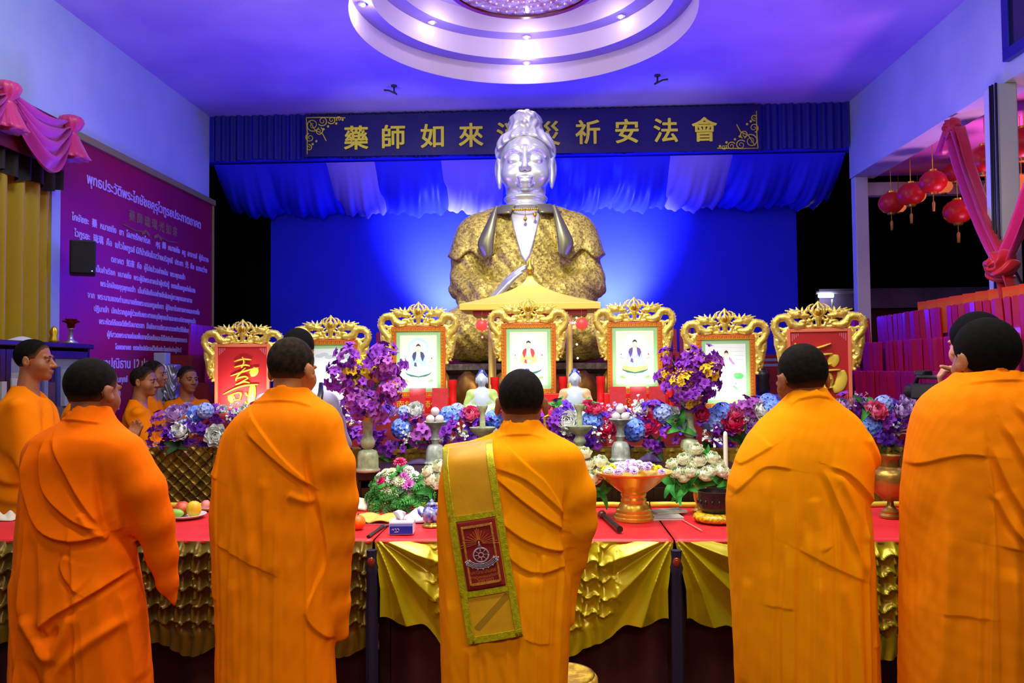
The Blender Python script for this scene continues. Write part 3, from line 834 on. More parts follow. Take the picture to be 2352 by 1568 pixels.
# ---- yellow embroidered shoulder cloth on the middle monk
M_sash = mat('yellow_satin_cloth', s2l((226, 168, 4)), 0.5, col2=s2l((210, 150, 4)), nscale=6, bump=(40, 0.2, 0.004))
M_trim = mat('glitter_trim', s2l((214, 206, 20)), 0.35, metal=0.3, col2=s2l((184, 176, 10)), nscale=90, bump=(220, 0.5, 0.003))
M_redp = mat('dark_red_velvet', s2l((136, 8, 10)), 0.85)
M_bord = mat('gold_braid', s2l((196, 134, 30)), 0.6, col2=s2l((160, 100, 20)), nscale=120)
M_embs = mat('silver_embroidery', s2l((150, 132, 150)), 0.6, col2=s2l((190, 170, 180)), nscale=90)
M_embg = mat('gold_embroidery', s2l((206, 116, 40)), 0.6)
SC4 = [(1017, 1028), (1136, 1004), (1086, 1440), (1205, 1418)]
SO = 0.016
c0, c1, c2, c3 = [np.array(L3(*p)) for p in SC4]
NU, NV = 24, 80
gu, gv = np.meshgrid(np.linspace(-0.06, 1.06, NU+1), np.linspace(-0.03, 1.03, NV+1), indexing='ij')
XZ = (1-gv)[..., None]*((1-gu)[..., None]*c0 + gu[..., None]*c1) + gv[..., None]*((1-gu)[..., None]*c2 + gu[..., None]*c3)
Pt = np.stack([XZ[..., 0].ravel(), np.full(XZ[..., 0].size, -0.40), XZ[..., 1].ravel()], 1)
for _ in range(70):
    Pt[:, 1] += np.clip(robe3(Pt) * 0.6, -0.02, 0.03)
YS = np.minimum(Pt[:, 1], 0.02).reshape(NU+1, NV+1)
for _ in range(6):
    Yp = np.pad(YS, 1, mode='edge'); YS = np.minimum(YS + 0.004, (Yp[:-2, 1:-1] + Yp[2:, 1:-1] + Yp[1:-1, :-2] + Yp[1:-1, 2:] + 2*YS) / 6)
# cloth hangs: never deeper than the line from shoulder blade downwards
for j in range(1, NV+1):
    YS[:, j] = np.minimum(YS[:, j], YS[:, j-1] + 0.006)
def sash_pt(u, v, off):
    fu = (u + 0.06) / 1.12 * NU; fv = (v + 0.03) / 1.06 * NV
    i = int(min(max(fu, 0), NU - 1e-6)); j = int(min(max(fv, 0), NV - 1e-6)); a = fu - i; b_ = fv - j
    y = (1-a)*(1-b_)*YS[i, j] + a*(1-b_)*YS[i+1, j] + (1-a)*b_*YS[i, j+1] + a*b_*YS[i+1, j+1]
    p = (1-v)*((1-u)*c0 + u*c1) + v*((1-u)*c2 + u*c3)
    return (p[0], y - off - (0.006 if off < 0.05 else 0), p[1])
def sash_part(name, m, parent, u0, u1, v0, v1, off, nu=12, nv=40, skew=None, thick=0.003):
    b = B(); b.grid(lambda a, c: sash_pt(u0 + (u1-u0)*a, v0 + (v1-v0)*c, off), nu, nv)
    return b.build(name, m, parent, sm=True, solid=thick)
sash = sash_part('sash', M_sash, m3, 0, 1, 0, 1, 0.010, 20, 70, thick=0.005)
tag(sash, 'yellow embroidered shoulder cloth')
# over the shoulder to the chest
b = B()
top = [sash_pt(u, 0, 0.010) for u in np.linspace(0, 1, 9)]
b.grid(lambda a, c: (lambda t: (t[0], t[1] + 0.30*math.sin(c*1.5) , t[2] + 0.012*math.sin(c*PI) - 0.16*c*c))(top[int(round(a*8))]), 8, 8); o = b.build('shoulder_fold', M_sash, sash, sm=True, solid=0.005)
for nm, u0, u1, v0, v1 in (('side_trim', 0, 0.13, 0, 1), ('side_trim', 0.87, 1, 0, 1), ('cross_trim', 0, 1, 0.345, 0.375), ('cross_trim', 0, 1, 0.735, 0.765), ('cross_trim', 0, 1, 0.965, 1)):
    sash_part(nm, M_trim, sash, u0, u1, v0, v1, 0.0155)
sash_part('diagonal_trim', M_trim, sash, 0.13, 0.131, 0.8, 0.81, 0.014)
SC_ = [o for o in sash.children if o.name.startswith('diagonal_trim')][0]; SC_.modifiers.clear()
b = B(); b.grid(lambda a, c: sash_pt(0.20 + 0.66*c + 0.09*(a-0.5), 0.93 - 0.15*c + 0.02*(a-0.5), 0.0132), 4, 20)
me = mesh_from('diagonal_trim', b.v, b.f); me.materials.append(mat('faded_trim', s2l((170, 130, 8)), 0.5)); SC_.data = me
panel = sash_part('red_panel', M_redp, sash, 0.155, 0.845, 0.38, 0.73, 0.017)
for nm, u0, u1, v0, v1 in (('border', 0.215, 0.25, 0.402, 0.708), ('border', 0.75, 0.785, 0.402, 0.708), ('border', 0.215, 0.785, 0.402, 0.414), ('border', 0.215, 0.785, 0.696, 0.708)):
    o = sash_part('gold_border', M_bord, sash, u0, u1, v0, v1, 0.0205)
# emblem: wheel on a scalloped cloud with rays above, three arcs of Thai letters below
def em(pts_uv, w, b, off=0.0215, n=5):
    b.tube([sash_pt(u, v, off) for u, v in pts_uv], w, n, flat=0.6)
AS = 0.265   # u:v aspect of the cloth
def uv(x, y): return (0.5 + x, 0.557 + y * AS)
b = B()
for i in range(17):
    a = -PI/2 + (i-8) * 0.17
    r1 = 0.30 - 0.05*abs(i-8)/8
    em([uv(0.06*math.cos(a), -0.20 + 0.10*math.sin(a)), uv((0.12+0.16*abs(math.sin((i-8)*0.2)))*math.cos(a)*1.3, -0.22 + (r1)*math.sin(a) + 0.10*abs(i-8)/8)], 0.0011, b)
b.build('emblem_rays', M_embg, sash)
b = B()
for r, w in ((0.135, 0.0028), (0.045, 0.0022)):
    em([uv(r*math.cos(t), r*math.sin(t)*1.0) for t in np.linspace(0, 2*PI, 33)], w, b)
for i in range(8):
    a = i*PI/4; em([uv(0.04*math.cos(a), 0.04*math.sin(a)), uv(0.13*math.cos(a), 0.13*math.sin(a))], 0.0016, b)
em([uv(0, -0.14), uv(0, -0.27)], 0.0022, b); em([uv(-0.03, -0.15), uv(0, -0.22), uv(0.03, -0.15)], 0.0016, b)
for k in range(4):
    rr = 0.17 + 0.028*k
    em([uv((rr+0.06)*math.sin(t)*1.02, rr*math.cos(t)) for t in np.linspace(-1.25, 1.25, 24)], 0.0026, b)
for i in range(9):
    t = -1.2 + 0.3*i; b.ball(sash_pt(*uv(0.32*math.sin(t), 0.27*math.cos(t)), 0.0215), 0.0032, 6, 4)
for sx in (-1, 1):
    for i in range(3): b.ball(sash_pt(*uv(sx*(0.22+0.03*i), 0.09+0.03*i), 0.0215), 0.004, 6, 4)
b.build('emblem_wheel', M_embs, sash, sm=True)
b = B()
for s_, sz, row, wd in (('มหาวิทยาลัยสงฆ์', 0.16, 0.0, 0.46), ('มหาจุฬาลงกรณราชวิทยาลัย', 0.15, 1.0, 0.56), ('วิทยาเขต', 0.15, 2.0, 0.30)):
    v, f = text_data(s_, 1.0, extrude=0.0)
    x0_, x1_ = min(p[0] for p in v), max(p[0] for p in v)
    k = wd / (x1_ - x0_)
    vv = []
    for p in v:
        x = (p[0] - (x0_+x1_)/2) * k
        vv.append(sash_pt(*uv(x, 0.355 + 0.085*row - 0.22*x*x - p[1]*k*1.4 ), 0.0212))
    b.add(vv, f)
b.build('embroidered_lettering', M_embg, sash)
# ------------------------------------------------------------------ great seated statue
M_silver = mat('polished_silver', (0.72, 0.74, 0.72), 0.30, metal=0.72)
M_silverm = mat('satin_silver', (0.62, 0.62, 0.62), 0.45, metal=0.65)
M_greym = mat('grey_bronze', s2l((150, 146, 110)), 0.4, metal=0.7)
def mosaic_mat():
    m = mat('gold_mosaic', s2l((170, 140, 54)), 0.5, metal=0.25)
    nt, b = nodes(m)
    tc = nt.nodes.new('ShaderNodeTexCoord'); vo = nt.nodes.new('ShaderNodeTexVoronoi'); vo.inputs['Scale'].default_value = 62
    nt.links.new(tc.outputs['Object'], vo.inputs['Vector'])
    r = nt.nodes.new('ShaderNodeValToRGB'); e = r.color_ramp.elements
    e[0].position = 0.1; e[0].color = (*s2l((214, 190, 90)), 1); e[1].position = 0.9; e[1].color = (*s2l((140, 116, 46)), 1)
    sp = nt.nodes.new('ShaderNodeSeparateColor'); nt.links.new(vo.outputs['Color'], sp.inputs['Color'])
    nt.links.new(sp.outputs['Red'], r.inputs['Fac']); nt.links.new(r.outputs['Color'], b.inputs['Base Color'])
    bp = nt.nodes.new('ShaderNodeBump'); bp.inputs['Strength'].default_value = 0.35; bp.inputs['Distance'].default_value = 0.008
    nt.links.new(vo.outputs['Distance'], bp.inputs['Height']); nt.links.new(bp.outputs['Normal'], b.inputs['Normal'])
    return m
M_mos = mosaic_mat()
BX, BY = at(1210, 700, 7.2).x, 7.2
bud = thing('buddha_statue', 'huge seated Buddha with silver head and gold mosaic robe behind the altar', 'statue', (BX, BY, 1.2))
BZ = 1.2
def sym(P): A = P.copy(); A[:, 0] = np.abs(A[:, 0]); return A
def b_head(P):
    P = P * np.array((1/1.06, 1.0, 1.0)) + np.array((0, 0, 0.072))
    A = sym(P)
    d = ell(A, (0, 0.01, 3.53), (0.218, 0.245, 0.31))
    d = smin(d, ell(A, (0, -0.045, 3.370), (0.182, 0.175, 0.150)), 0.09)
    d = smin(d, ell(A, (0.105, -0.12, 3.385), (0.095, 0.085, 0.09)), 0.06)
    d = smin(d, ell(A, (0, -0.195, 3.262), (0.055, 0.045, 0.035)), 0.05)
    # brow arches running into the nose
    d = smin(d, chain(A, [(0.024, -0.238, 3.50), (0.040, -0.236, 3.568), (0.085, -0.226, 3.598), (0.135, -0.196, 3.588), (0.178, -0.15, 3.545)], [0.008, 0.013, 0.013, 0.010, 0.005]), 0.045)
    d = smax(d, -ell(A, (0.088, -0.262, 3.525), (0.058, 0.040, 0.030)), 0.03)
    d = smin(d, ell(A, (0.088, -0.196, 3.500), (0.060, 0.040, 0.040)), 0.014)
    # closed lid line
    d = smax(d, -chain(A, [(0.038, -0.232, 3.478), (0.065, -0.240, 3.468), (0.10, -0.237, 3.468), (0.142, -0.208, 3.484)], [0.004, 0.006, 0.006, 0.003]), 0.006)
    d = smin(d, chain(A, [(0, -0.226, 3.60), (0, -0.268, 3.50), (0, -0.305, 3.415)], [0.018, 0.020, 0.030]), 0.028)
    d = smin(d, ell(A, (0.030, -0.264, 3.410), (0.022, 0.028, 0.019)), 0.022)
    d = smin(d, ell(A, (0.020, -0.237, 3.330), (0.046, 0.024, 0.018)), 0.022)
    d = smin(d, ell(A, (0, -0.233, 3.298), (0.050, 0.026, 0.021)), 0.024)
    d = smax(d, -chain(A, [(0, -0.268, 3.315), (0.04, -0.258, 3.316), (0.068, -0.225, 3.326)], [0.004, 0.004, 0.002]), 0.010)
    # long ears
    e = ell(A, (0.243, 0.02, 3.47), (0.026, 0.060, 0.110), rotm(0, 0, -0.3))
    e = smin(e, ell(A, (0.228, 0.0, 3.36), (0.022, 0.038, 0.085)), 0.04)
    e = smax(e, -ell(A, (0.268, -0.005, 3.47), (0.02, 0.032, 0.075), rotm(0, 0, -0.3)), 0.01)
    d = smin(d, e, 0.02)
    n = cap(A, (0, 0.03, 3.30), (0, 0.03, 3.02), 0.172, 0.195) - 0.012*np.sin((P[:, 2]-3.0)*75)*sstep(3.26, 3.2, P[:, 2])
    return smin(d, n, 0.025)
link('head', sdf_mesh('head', lambda P: b_head(P), (-0.34, -0.40, 2.88), (0.34, 0.34, 3.86), 0.0095), M_silver, bud).matrix_parent_inverse = Matrix.Translation((0, 0, -BZ))
def b_hair(P):
    A = sym(P)
    d = ell(P, (0, 0.045, 3.565), (0.276, 0.280, 0.225))
    up = ell(P, (0, 0.04, 3.815), (0.160, 0.155, 0.140))
    d = smin(d, up, 0.05)
    ang = np.arctan2(P[:, 0], -(P[:, 1]-0.05))
    rz = np.hypot(P[:, 0], P[:, 1]-0.05)
    w = np.sin(ang*15 + 2.2*np.sin((P[:, 2]-3.6)*22)) * sstep(0.03, 0.12, rz)
    w = w * (1 - 0.75*sstep(3.70, 3.78, P[:, 2]))
    d = d - 0.011 * w - 0.005*np.sin(P[:, 2]*70 + 2*np.sin(ang*5))*sstep(3.66, 3.76, P[:, 2])
    hl = 3.655 - 1.5*A[:, 0]**1.9 - np.clip(P[:, 1] + 0.05, 0, 1)*0.45
    hl = np.maximum(hl, 3.30)
    d = smax(d, hl - P[:, 2], 0.02)
    d = smin(d, ell(P, (0, -0.13, 3.80), (0.028, 0.02, 0.022)), 0.006)
    d = smin(d, ell(P, (0.05, -0.10, 3.85), (0.016, 0.014, 0.012)), 0.006)
    return d
link('hair', sdf_mesh('hair', b_hair, (-0.32, -0.30, 3.25), (0.32, 0.38, 3.99), 0.0095), M_silverm, bud).matrix_parent_inverse = Matrix.Translation((0, 0, -BZ))
def b_torso(P):
    A = sym(P)
    d = cap(A, (0, 0.06, 2.84), (0.40, 0.06, 2.80), 0.20, 0.185)
    d = smin(d, cap(A, (0, 0.05, 2.95), (0.25, 0.05, 2.90), 0.14, 0.12), 0.12)
    d = smin(d, ell(A, (0, 0.02, 2.55), (0.46, 0.30, 0.46)), 0.10)
    d = smin(d, ell(A, (0, 0.0, 2.15), (0.50, 0.34, 0.40)), 0.15)
    return d
def drape(P, s=1.0):
    return 0.010*np.sin(P[:, 0]*34 + 4*np.sin(P[:, 2]*5)) + 0.008*np.sin((P[:, 0]*1.2 + P[:, 2])*41)
def b_robe(P):
    A = sym(P)
    d = b_torso(P)
    d = smin(d, chain(A, [(0.50, 0.04, 2.74), (0.555, -0.04, 2.36), (0.50, -0.16, 2.24)], [0.165, 0.160, 0.150]), 0.06)
    d = smin(d, chain(A, [(0.545, -0.10, 2.28), (0.36, -0.34, 2.20), (0.14, -0.44, 2.16)], [0.165, 0.15, 0.11]), 0.06)
    l = ell(A, (0.46, -0.28, 1.86), (0.34, 0.44, 0.27))
    l = smin(l, ell(A, (0, -0.12, 1.80), (0.58, 0.52, 0.30)), 0.12)
    d = smin(d, l, 0.08)
    d = d - drape(P)*0.8 - 0.007*vnoise(P, (6, 6, 6), 4)
    fold = np.abs(((A[:, 2]-2.30) + 0.5*(A[:, 0]-0.4)))
    d = d + 0.02*np.exp(-(fold/0.02)**2)*sstep(0.2, 0.35, A[:, 0])
    return smax(d, 1.60 - P[:, 2], 0.03)
link('robe', sdf_mesh('robe', b_robe, (-0.86, -0.85, 1.45), (0.86, 0.55, 3.12), 0.017), M_mos, bud).matrix_parent_inverse = Matrix.Translation((0, 0, -BZ))
def b_cape(P):
    A = sym(P)
    d = b_torso(P)
    d = smin(d, cap(A, (0.46, 0.04, 2.76), (0.56, -0.03, 2.44), 0.185, 0.185), 0.08) - 0.022
    d = d - 0.024*np.abs(np.sin(A[:, 0]*17 + 0.6)) * sstep(2.95, 2.6, P[:, 2]) + 0.01
    hem = 2.555 + 0.035*np.sin(A[:, 0]*26 + 1) - 0.02*np.sin(A[:, 0]*9)
    d = smax(d, hem - P[:, 2], 0.015)
    # open down the front
    d = smax(d, np.where(P[:, 1] < 0.1, (0.245 + 0.10*(2.95-P[:, 2])) - A[:, 0], -1), 0.015)
    return smax(d, 0.165 - np.hypot(P[:, 0], P[:, 1]-0.03) , 0.01)
link('cape', sdf_mesh('cape', b_cape, (-0.84, -0.36, 2.44), (0.84, 0.36, 3.10), 0.014), M_mos, bud).matrix_parent_inverse = Matrix.Translation((0, 0, -BZ))
def b_chest(P):
    d = b_torso(P) - 0.014
    A = sym(P)
    v = (A[:, 0] - np.interp(P[:, 2], [2.48, 2.56, 2.8, 3.02], [0.0, 0.045, 0.11, 0.15]))
    d = smax(d, v, 0.01)
    return np.maximum(np.maximum(d, P[:, 1]), np.maximum(P[:, 2]-3.02, 2.45-P[:, 2]))
link('chest', sdf_mesh('chest', b_chest, (-0.2, -0.36, 2.42), (0.2, 0.04, 3.05), 0.011), M_silverm, bud).matrix_parent_inverse = Matrix.Translation((0, 0, -BZ))
for sx in (-1, 1):
    def lap(u, v, sx=sx):
        z = 3.0 - 0.45*v
        x = sx*(0.25 + 0.05*v + (0.015 + 0.115*min(1, v*1.5)*(1 if v < 0.75 else 1-(v-0.75)*2.2))*u)
        y = -0.235 - 0.09*math.sin(v*2.2) + 0.03*u - 0.03*math.sin(u*PI) + (0.0 if v < 0.8 else 0.0)
        return (x, y, z - 0.03*u*v)
    b = B(); b.grid(lap, 8, 20); o = b.build('lapel', M_greym, bud, sm=True, solid=0.022); o['label'] = 'grey metal lapel'
    o.matrix_parent_inverse = Matrix.Translation((0, 0, -BZ))
b = B()
def coll(u, v):
    a = (u-0.5)*2*PI*0.86
    r = 0.205 + 0.13*v*(0.5+0.5*abs(math.sin(a)))
    return (r*1.08*math.sin(a), 0.05 + r*math.cos(a) * (1 if math.cos(a) > 0 else 1.12), 3.07 - 0.09*v - 0.05*max(0, -math.cos(a)))
b.grid(coll, 48, 6); o = b.build('collar', M_greym, bud, sm=True, solid=0.016); o.matrix_parent_inverse = Matrix.Translation((0, 0, -BZ))
M_goldb = mat('bright_gold', s2l((232, 196, 60)), 0.28, metal=0.85)
b = B()
for i in range(25):
    a = (i-12)/12*1.25
    b.ball((0.185*math.sin(a), -0.02 - 0.225*math.cos(a) , 2.985 + 0.035*(1-math.cos(a))*2 - 0.02), 0.0115, 10, 6)
o = b.build('bead_necklace', M_goldb, bud, sm=True); o.matrix_parent_inverse = Matrix.Translation((0, 0, -BZ))
for px_, dz in ((0.0, 0.0), (0.085, 0.035)):
    b = B(); b.tube([(px_, -0.262, 2.965+dz*0.5), (px_, -0.29, 2.90+dz)], 0.003, 5); b.lathe([(0.001, 0.03), (0.012, 0.01), (0.017, -0.005), (0.010, -0.02), (0.001, -0.026)], 12, (px_, -0.292, 2.875+dz))
    o = b.build('pendant', M_goldb, bud, sm=True); o.matrix_parent_inverse = Matrix.Translation((0, 0, -BZ))
# silver hand held up before the lap
def b_hand(P):
    return hand_sdf(P, np.array((-0.27, -0.56, 2.14)), (0.62, -0.02, 0.72), (0.6, 0.3, -0.6), 0.12, 1, s=2.3)
link('hand', sdf_mesh('hand', b_hand, (-0.5, -0.85, 1.98), (0.35, -0.2, 2.75), 0.012), M_silver, bud).matrix_parent_inverse = Matrix.Translation((0, 0, -BZ))
# lotus throne
M_lotus = mat('throne_bronze', s2l((176, 124, 40)), 0.4, metal=0.55, col2=s2l((140, 92, 24)), nscale=9, bump=(30, 0.15, 0.01))
M_stone = mat('throne_stone', s2l((150, 142, 110)), 0.7, col2=s2l((110, 100, 70)), nscale=18, bump=(26, 0.5, 0.02))
thr = thing('lotus_throne', 'bronze lotus petal throne under the great Buddha statue', 'throne', (BX, BY-0.12, 0))
b = B(); b.lathe([(0.80, 0), (0.80, 1.0), (0.72, 1.10), (0.72, 1.50), (0.80, 1.54), (0.80, 1.59)], 48); b.build('drum', M_stone, thr, sm=True, ang=40)
for i in range(16):
    a = 2*PI*(i+0.5)/16
    def pt(u, v, a=a):
        w = 0.155*math.sin(min(1, 0.25+v*1.2)*PI*0.62)*(1 if v < 0.6 else math.sqrt(max(0, 1-((v-0.6)/0.4)**2)))
        aa = a + (u-0.5)*2*w/0.84
        r = 0.80 + 0.13*math.sin(v*PI*0.8) - 0.12*((u-0.5)*2)**2*0.5
        return (r*math.cos(aa), r*math.sin(aa), 1.04 + 0.48*v)
    b = B(); b.grid(pt, 8, 12); b.build('petal', M_lotus, thr, sm=True, solid=0.02)

# ------------------------------------------------------------------ stage and shelves
M_redcl = mat('red_altar_cloth', s2l((150, 18, 24)), 0.7, col2=s2l((120, 10, 18)), nscale=10)
M_wood = mat('dark_lacquer_wood', s2l((46, 22, 16)), 0.35, col2=s2l((30, 12, 10)), nscale=10)
b = B(); b.box((-2.57, 4.95, 0), (2.42, 6.11, 0.70)); b.box((-2.45, 5.38, 0.70), (2.42, 6.11, 1.24))
o = b.build('altar_platform', M_redcl, bevel=0.01); tag(o, 'red cloth covered stepped platform carrying the framed pictures and gold planters', 'platform')

# ------------------------------------------------------------------ little gold pavilion
M_roof = mat('pale_gold_paint', s2l((226, 202, 92)), 0.45, metal=0.25, spec=0.4)
PD = 5.92
pc = at(1218, 705, PD)
pav = thing('pavilion', 'small gold temple pavilion with a curved roof in front of the great statue', 'pavilion', (pc.x, PD, 1.24))
b = B(); hw = 0.515
prof = []
for i in range(15):
    t = i/14
    r = hw*(0.035 + 0.965*(1-t)**2.1); z = 0.785 + 0.235*t
    prof.append((r*1.414, z)); 
    if 0 < i < 14: prof.append((r*1.414*0.985, z+0.001))
b.lathe([(hw*1.414*0.96, 0.735), (hw*1.414, 0.74), (hw*1.414, 0.783)] + prof, 4, a0=PI/4, a1=2*PI+PI/4)
o = b.build('roof', M_roof, pav, bevel=0.002); o.scale = (1, 0.42, 1)
b = B(); b.lathe([(0.03, 1.02), (0.022, 1.03), (0.032, 1.045), (0.034, 1.06), (0.026, 1.08), (0.012, 1.10), (0.008, 1.125), (0.001, 1.14)], 20); b.build('finial', M_goldb, pav, sm=True)
for sx in (-1, 1):
    for sy in (-1, 1):
        b = B(); b.lathe([(0.030, 0), (0.030, 0.02), (0.022, 0.03), (0.022, 0.70), (0.03, 0.735)], 14, (sx*0.29, sy*0.12, 0)); b.build('pillar', M_roof, pav, sm=True, ang=40)
b = B(); b.box((-0.42, -0.17, 0.70), (0.42, 0.17, 0.735)); b.build('red_eave_board', mat('red_lacquer', s2l((150, 16, 30)), 0.35), pav)
b = B(); b.box((-0.36, -0.16, 0), (0.36, 0.16, 0.03)); b.build('plinth', M_roof, pav, bevel=0.004)
# string of tiny coloured lights and two small lanterns under the eave
LEDC = [(1, 0.15, 0.2), (0.2, 0.3, 1), (0.4, 1, 0.8), (1, 0.3, 0.9), (0.8, 0.9, 1)]
ledm = [mat('fairy_light_%s' % n, c, 0.4, emit=c, estr=3.5) for n, c in zip(('red', 'blue', 'mint', 'pink', 'white'), LEDC)]
ls = thing('fairy_lights', 'string of tiny coloured lights hung along the pavilion eave', 'lights', (pc.x, PD-0.19, 1.94))
rr = random.Random(3)
pts = [(-0.34 + 0.68*i/40, -0.03 + 0.02*math.sin(i), -0.03 - 0.035*abs(math.sin(i*0.55))) for i in range(41)]
b = B(); b.tube(pts, 0.0018, 4); b.build('wire', M_cable, ls)
for i in range(0, 41, 1):
    if 8 < i < 32 and i % 2: continue
    p = pts[i]; b = B(); b.ball((p[0]+rr.uniform(-.008, .008), p[1], p[2]-0.008+rr.uniform(-.012, .012)), 0.0075, 8, 6); b.build('bulb', ledm[rr.randrange(5)], ls, sm=True)
for sx, pts in ((-1, [(-0.34, -0.05), (-0.35, -0.16)]), (1, [(0.36, -0.10), (0.34, -0.22), (0.345, -0.32), (0.35, -0.42)])):
    for x, z in pts:
        b = B(); b.ball((x, -0.01, z), 0.0075, 8, 6); b.build('bulb', ledm[rr.randrange(5)], ls, sm=True)
M_lant = mat('small_lantern_red', s2l((230, 40, 40)), 0.4, emit=(1, 0.08, 0.06), estr=0.9)
for px, py, wh in ((1107, 746, 'left'), (1336, 743, 'right')):
    p = at(px, py, PD-0.20)
    t = thing('paper_lantern', 'small glowing red lantern under the %s eave of the gold pavilion' % wh, 'lantern', tuple(p), 0, 'pavilion lanterns')
    b = B(); b.lathe([(0.012, 0.042), (0.035, 0.03), (0.046, 0.0), (0.035, -0.03), (0.012, -0.042)], 20, wave=lambda a, z: 0.05*math.cos(10*a)); b.build('shade', M_lant, t, sm=True)
    b = B(); b.lathe([(0.013, 0.042), (0.013, 0.05), (0.001, 0.052)], 12); b.tube([(0, 0, 0.05), (0, 0.02, 0.125)], 0.0015, 4); b.build('cap', M_goldb, t, sm=True)
    b = B(); b.tube([(0, 0, -0.04), (0, 0, -0.075)], [0.004, 0.009], 6); b.build('tassel', M_goldb, t, sm=True)
# ------------------------------------------------------------------ framed pictures with carved dragon crests
M_carve = mat('gilded_carving', s2l((226, 196, 76)), 0.33, metal=0.6, col2=s2l((246, 226, 120)), nscale=24)
M_fr_or = mat('orange_gilt_frame', s2l((196, 96, 24)), 0.4, metal=0.3)
M_fret = mat('gold_fret', s2l((228, 182, 50)), 0.35, metal=0.5)
M_fr_pink = mat('coral_frame', s2l((226, 120, 84)), 0.4)
M_mount = mat('green_mount', s2l((140, 186, 128)), 0.7)
M_cream = mat('cream_paper', s2l((226, 218, 190)), 0.8)
FW_, FH_ = 0.39, 0.505
K = 0.000556
def Zc(zx, zy): return ((zx-573)*K, FH_ + (385-zy)*K)
def crest_sdf(P):
    A = P.copy(); A[:, 0] = -np.abs(A[:, 0])      # traced on the left half
    def C(pts, rs, y=0.0, k=0.0):
        return chain(A, [(Zc(*p)[0], y, Zc(*p)[1]) for p in pts], [r*K*1.28 for r in rs], k)
    def S(p, r, y=0.0, ry=None):
        c = Zc(*p); return ell(A, (c[0], y, c[1]), (r[0]*K*1.15, (ry or min(r))*K*1.2, r[1]*K*1.15))
    k = 0.004
    # dragon body: neck, loop at the corner, winding down the side
    d = C([(395, 345), (330, 350), (275, 320), (245, 265), (200, 245), (140, 255), (95, 300), (85, 370), (110, 430), (150, 480), (190, 530)], [30, 38, 40, 40, 38, 36, 34, 34, 33, 32, 30], -0.004)
    d = smin(d, C([(190, 530), (185, 590), (150, 640), (150, 700), (190, 745), (200, 800), (215, 850), (233, 885)], [30, 26, 26, 24, 24, 20, 14, 6], -0.004), k)
    d = smin(d, C([(100, 470), (105, 560), (125, 650), (140, 760), (165, 830)], [20, 22, 20, 18, 8], 0.004), k)
    d = smin(d, C([(215, 430), (225, 500), (215, 560), (220, 640), (215, 720)], [16, 14, 16, 14, 12], 0.0), k)
    d = smin(d, C([(236, 395), (200, 425), (185, 480), (208, 540), (200, 600), (186, 660), (204, 720), (214, 790), (228, 850)], [24, 26, 24, 26, 24, 24, 22, 18, 8], 0.006), k)
    d = smin(d, C([(250, 372), (215, 385), (180, 392), (140, 370)], [18, 20, 18, 14], 0.006), k)
    d = smin(d, C([(118, 520), (122, 590), (140, 640)], [24, 22, 20], 0.0), k)
    # head
    d = smin(d, S((330, 215), (70, 44), -0.012, 34), k); d = smin(d, S((395, 235), (48, 26), -0.014, 24), k)
    d = smin(d, S((405, 300), (44, 22), -0.006, 22), k)
    d = smin(d, S((360, 185), (16, 14), -0.030, 14), 0.002)
    for p, q in (((300, 190), (205, 165)), ((290, 210), (190, 205)), ((320, 180), (255, 145)), ((350, 175), (330, 130)), ((395, 180), (400, 130)), ((430, 200), (460, 120)), ((280, 240), (205, 240))):
        d = smin(d, C([p, q], [17, 4], -0.004), k)
    for p, r in (((455, 235), 22), ((440, 180), 18), ((480, 290), 20), ((445, 320), 17), ((420, 270), 20)):
        d = smin(d, S(p, (r, r), -0.006), k)
    # spines along the outside
    for i in range(9):
        a = 2.4 + i*0.30
        c = (150 + 92*math.cos(a), 335 - 105*math.sin(a))
        d = smin(d, C([c, (150 + 116*math.cos(a), 335 - 128*math.sin(a))], [12, 3], 0.0), k)
    for i in range(12):
        t = i/11; x = 82 + 70*t**1.3; y = 400 + 420*t
        d = smin(d, C([(x+14, y), (x-14, y+16)], [12, 3], 0.002), k)
    for x, y in ((165, 600), (205, 660), (175, 780), (205, 560), (130, 600), (170, 690), (195, 860)):
        d = smin(d, S((x, y), (17, 17), -0.010), k)
    # scrollwork in the middle and the flame jewel
    d = smin(d, C([(400, 360), (470, 365), (573, 352)], [16, 18, 20]), k)
    d = smin(d, C([(505, 345), (490, 305), (520, 270), (560, 285)], [15, 14, 13, 10], -0.004), k)
    d = smin(d, C([(470, 330), (455, 290), (475, 255), (500, 235)], [13, 12, 10, 7], -0.004), k)
    d = smin(d, C([(573, 330), (573, 250)], [22, 30], -0.004), k)
    d = smin(d, S((573, 190), (40, 44), -0.014, 34), 0.003)
    d = smin(d, C([(530, 235), (505, 190), (515, 140), (545, 105), (573, 66)], [14, 15, 13, 10, 5], 0.0), k)
    d = smin(d, C([(505, 200), (470, 165), (480, 115), (520, 95)], [12, 11, 9, 5], 0.002), k)
    d = smin(d, C([(573, 140), (573, 72)], [14, 5], -0.004), k)
    scale = 0.0016*np.sin(A[:, 0]*620)*np.sin(A[:, 2]*620)
    d = d - scale
    d = np.maximum(d, np.abs(P[:, 1]) - 0.034)
    # clear of the picture
    inn = np.maximum(np.abs(P[:, 0]) - FW_/2 + 0.004, np.maximum(P[:, 2] - FH_ + 0.004, 0.0 - P[:, 2]))
    return np.maximum(d, -inn)
crest_me = sdf_mesh('crest', crest_sdf, (-0.31, -0.04, 0.20), (0.31, 0.04, 0.71), 0.0038)
crest_me.materials.append(M_carve)
jewel = B(); jx, jz = Zc(573, 195); jewel.ball((jx, -0.024, jz), (0.02, 0.014, 0.025), 16, 10)
jewel_me = mesh_from('jewel', jewel.v, jewel.f); jewel_me.materials.append(mat('amber_jewel', s2l((196, 150, 40)), 0.12, metal=0.6))

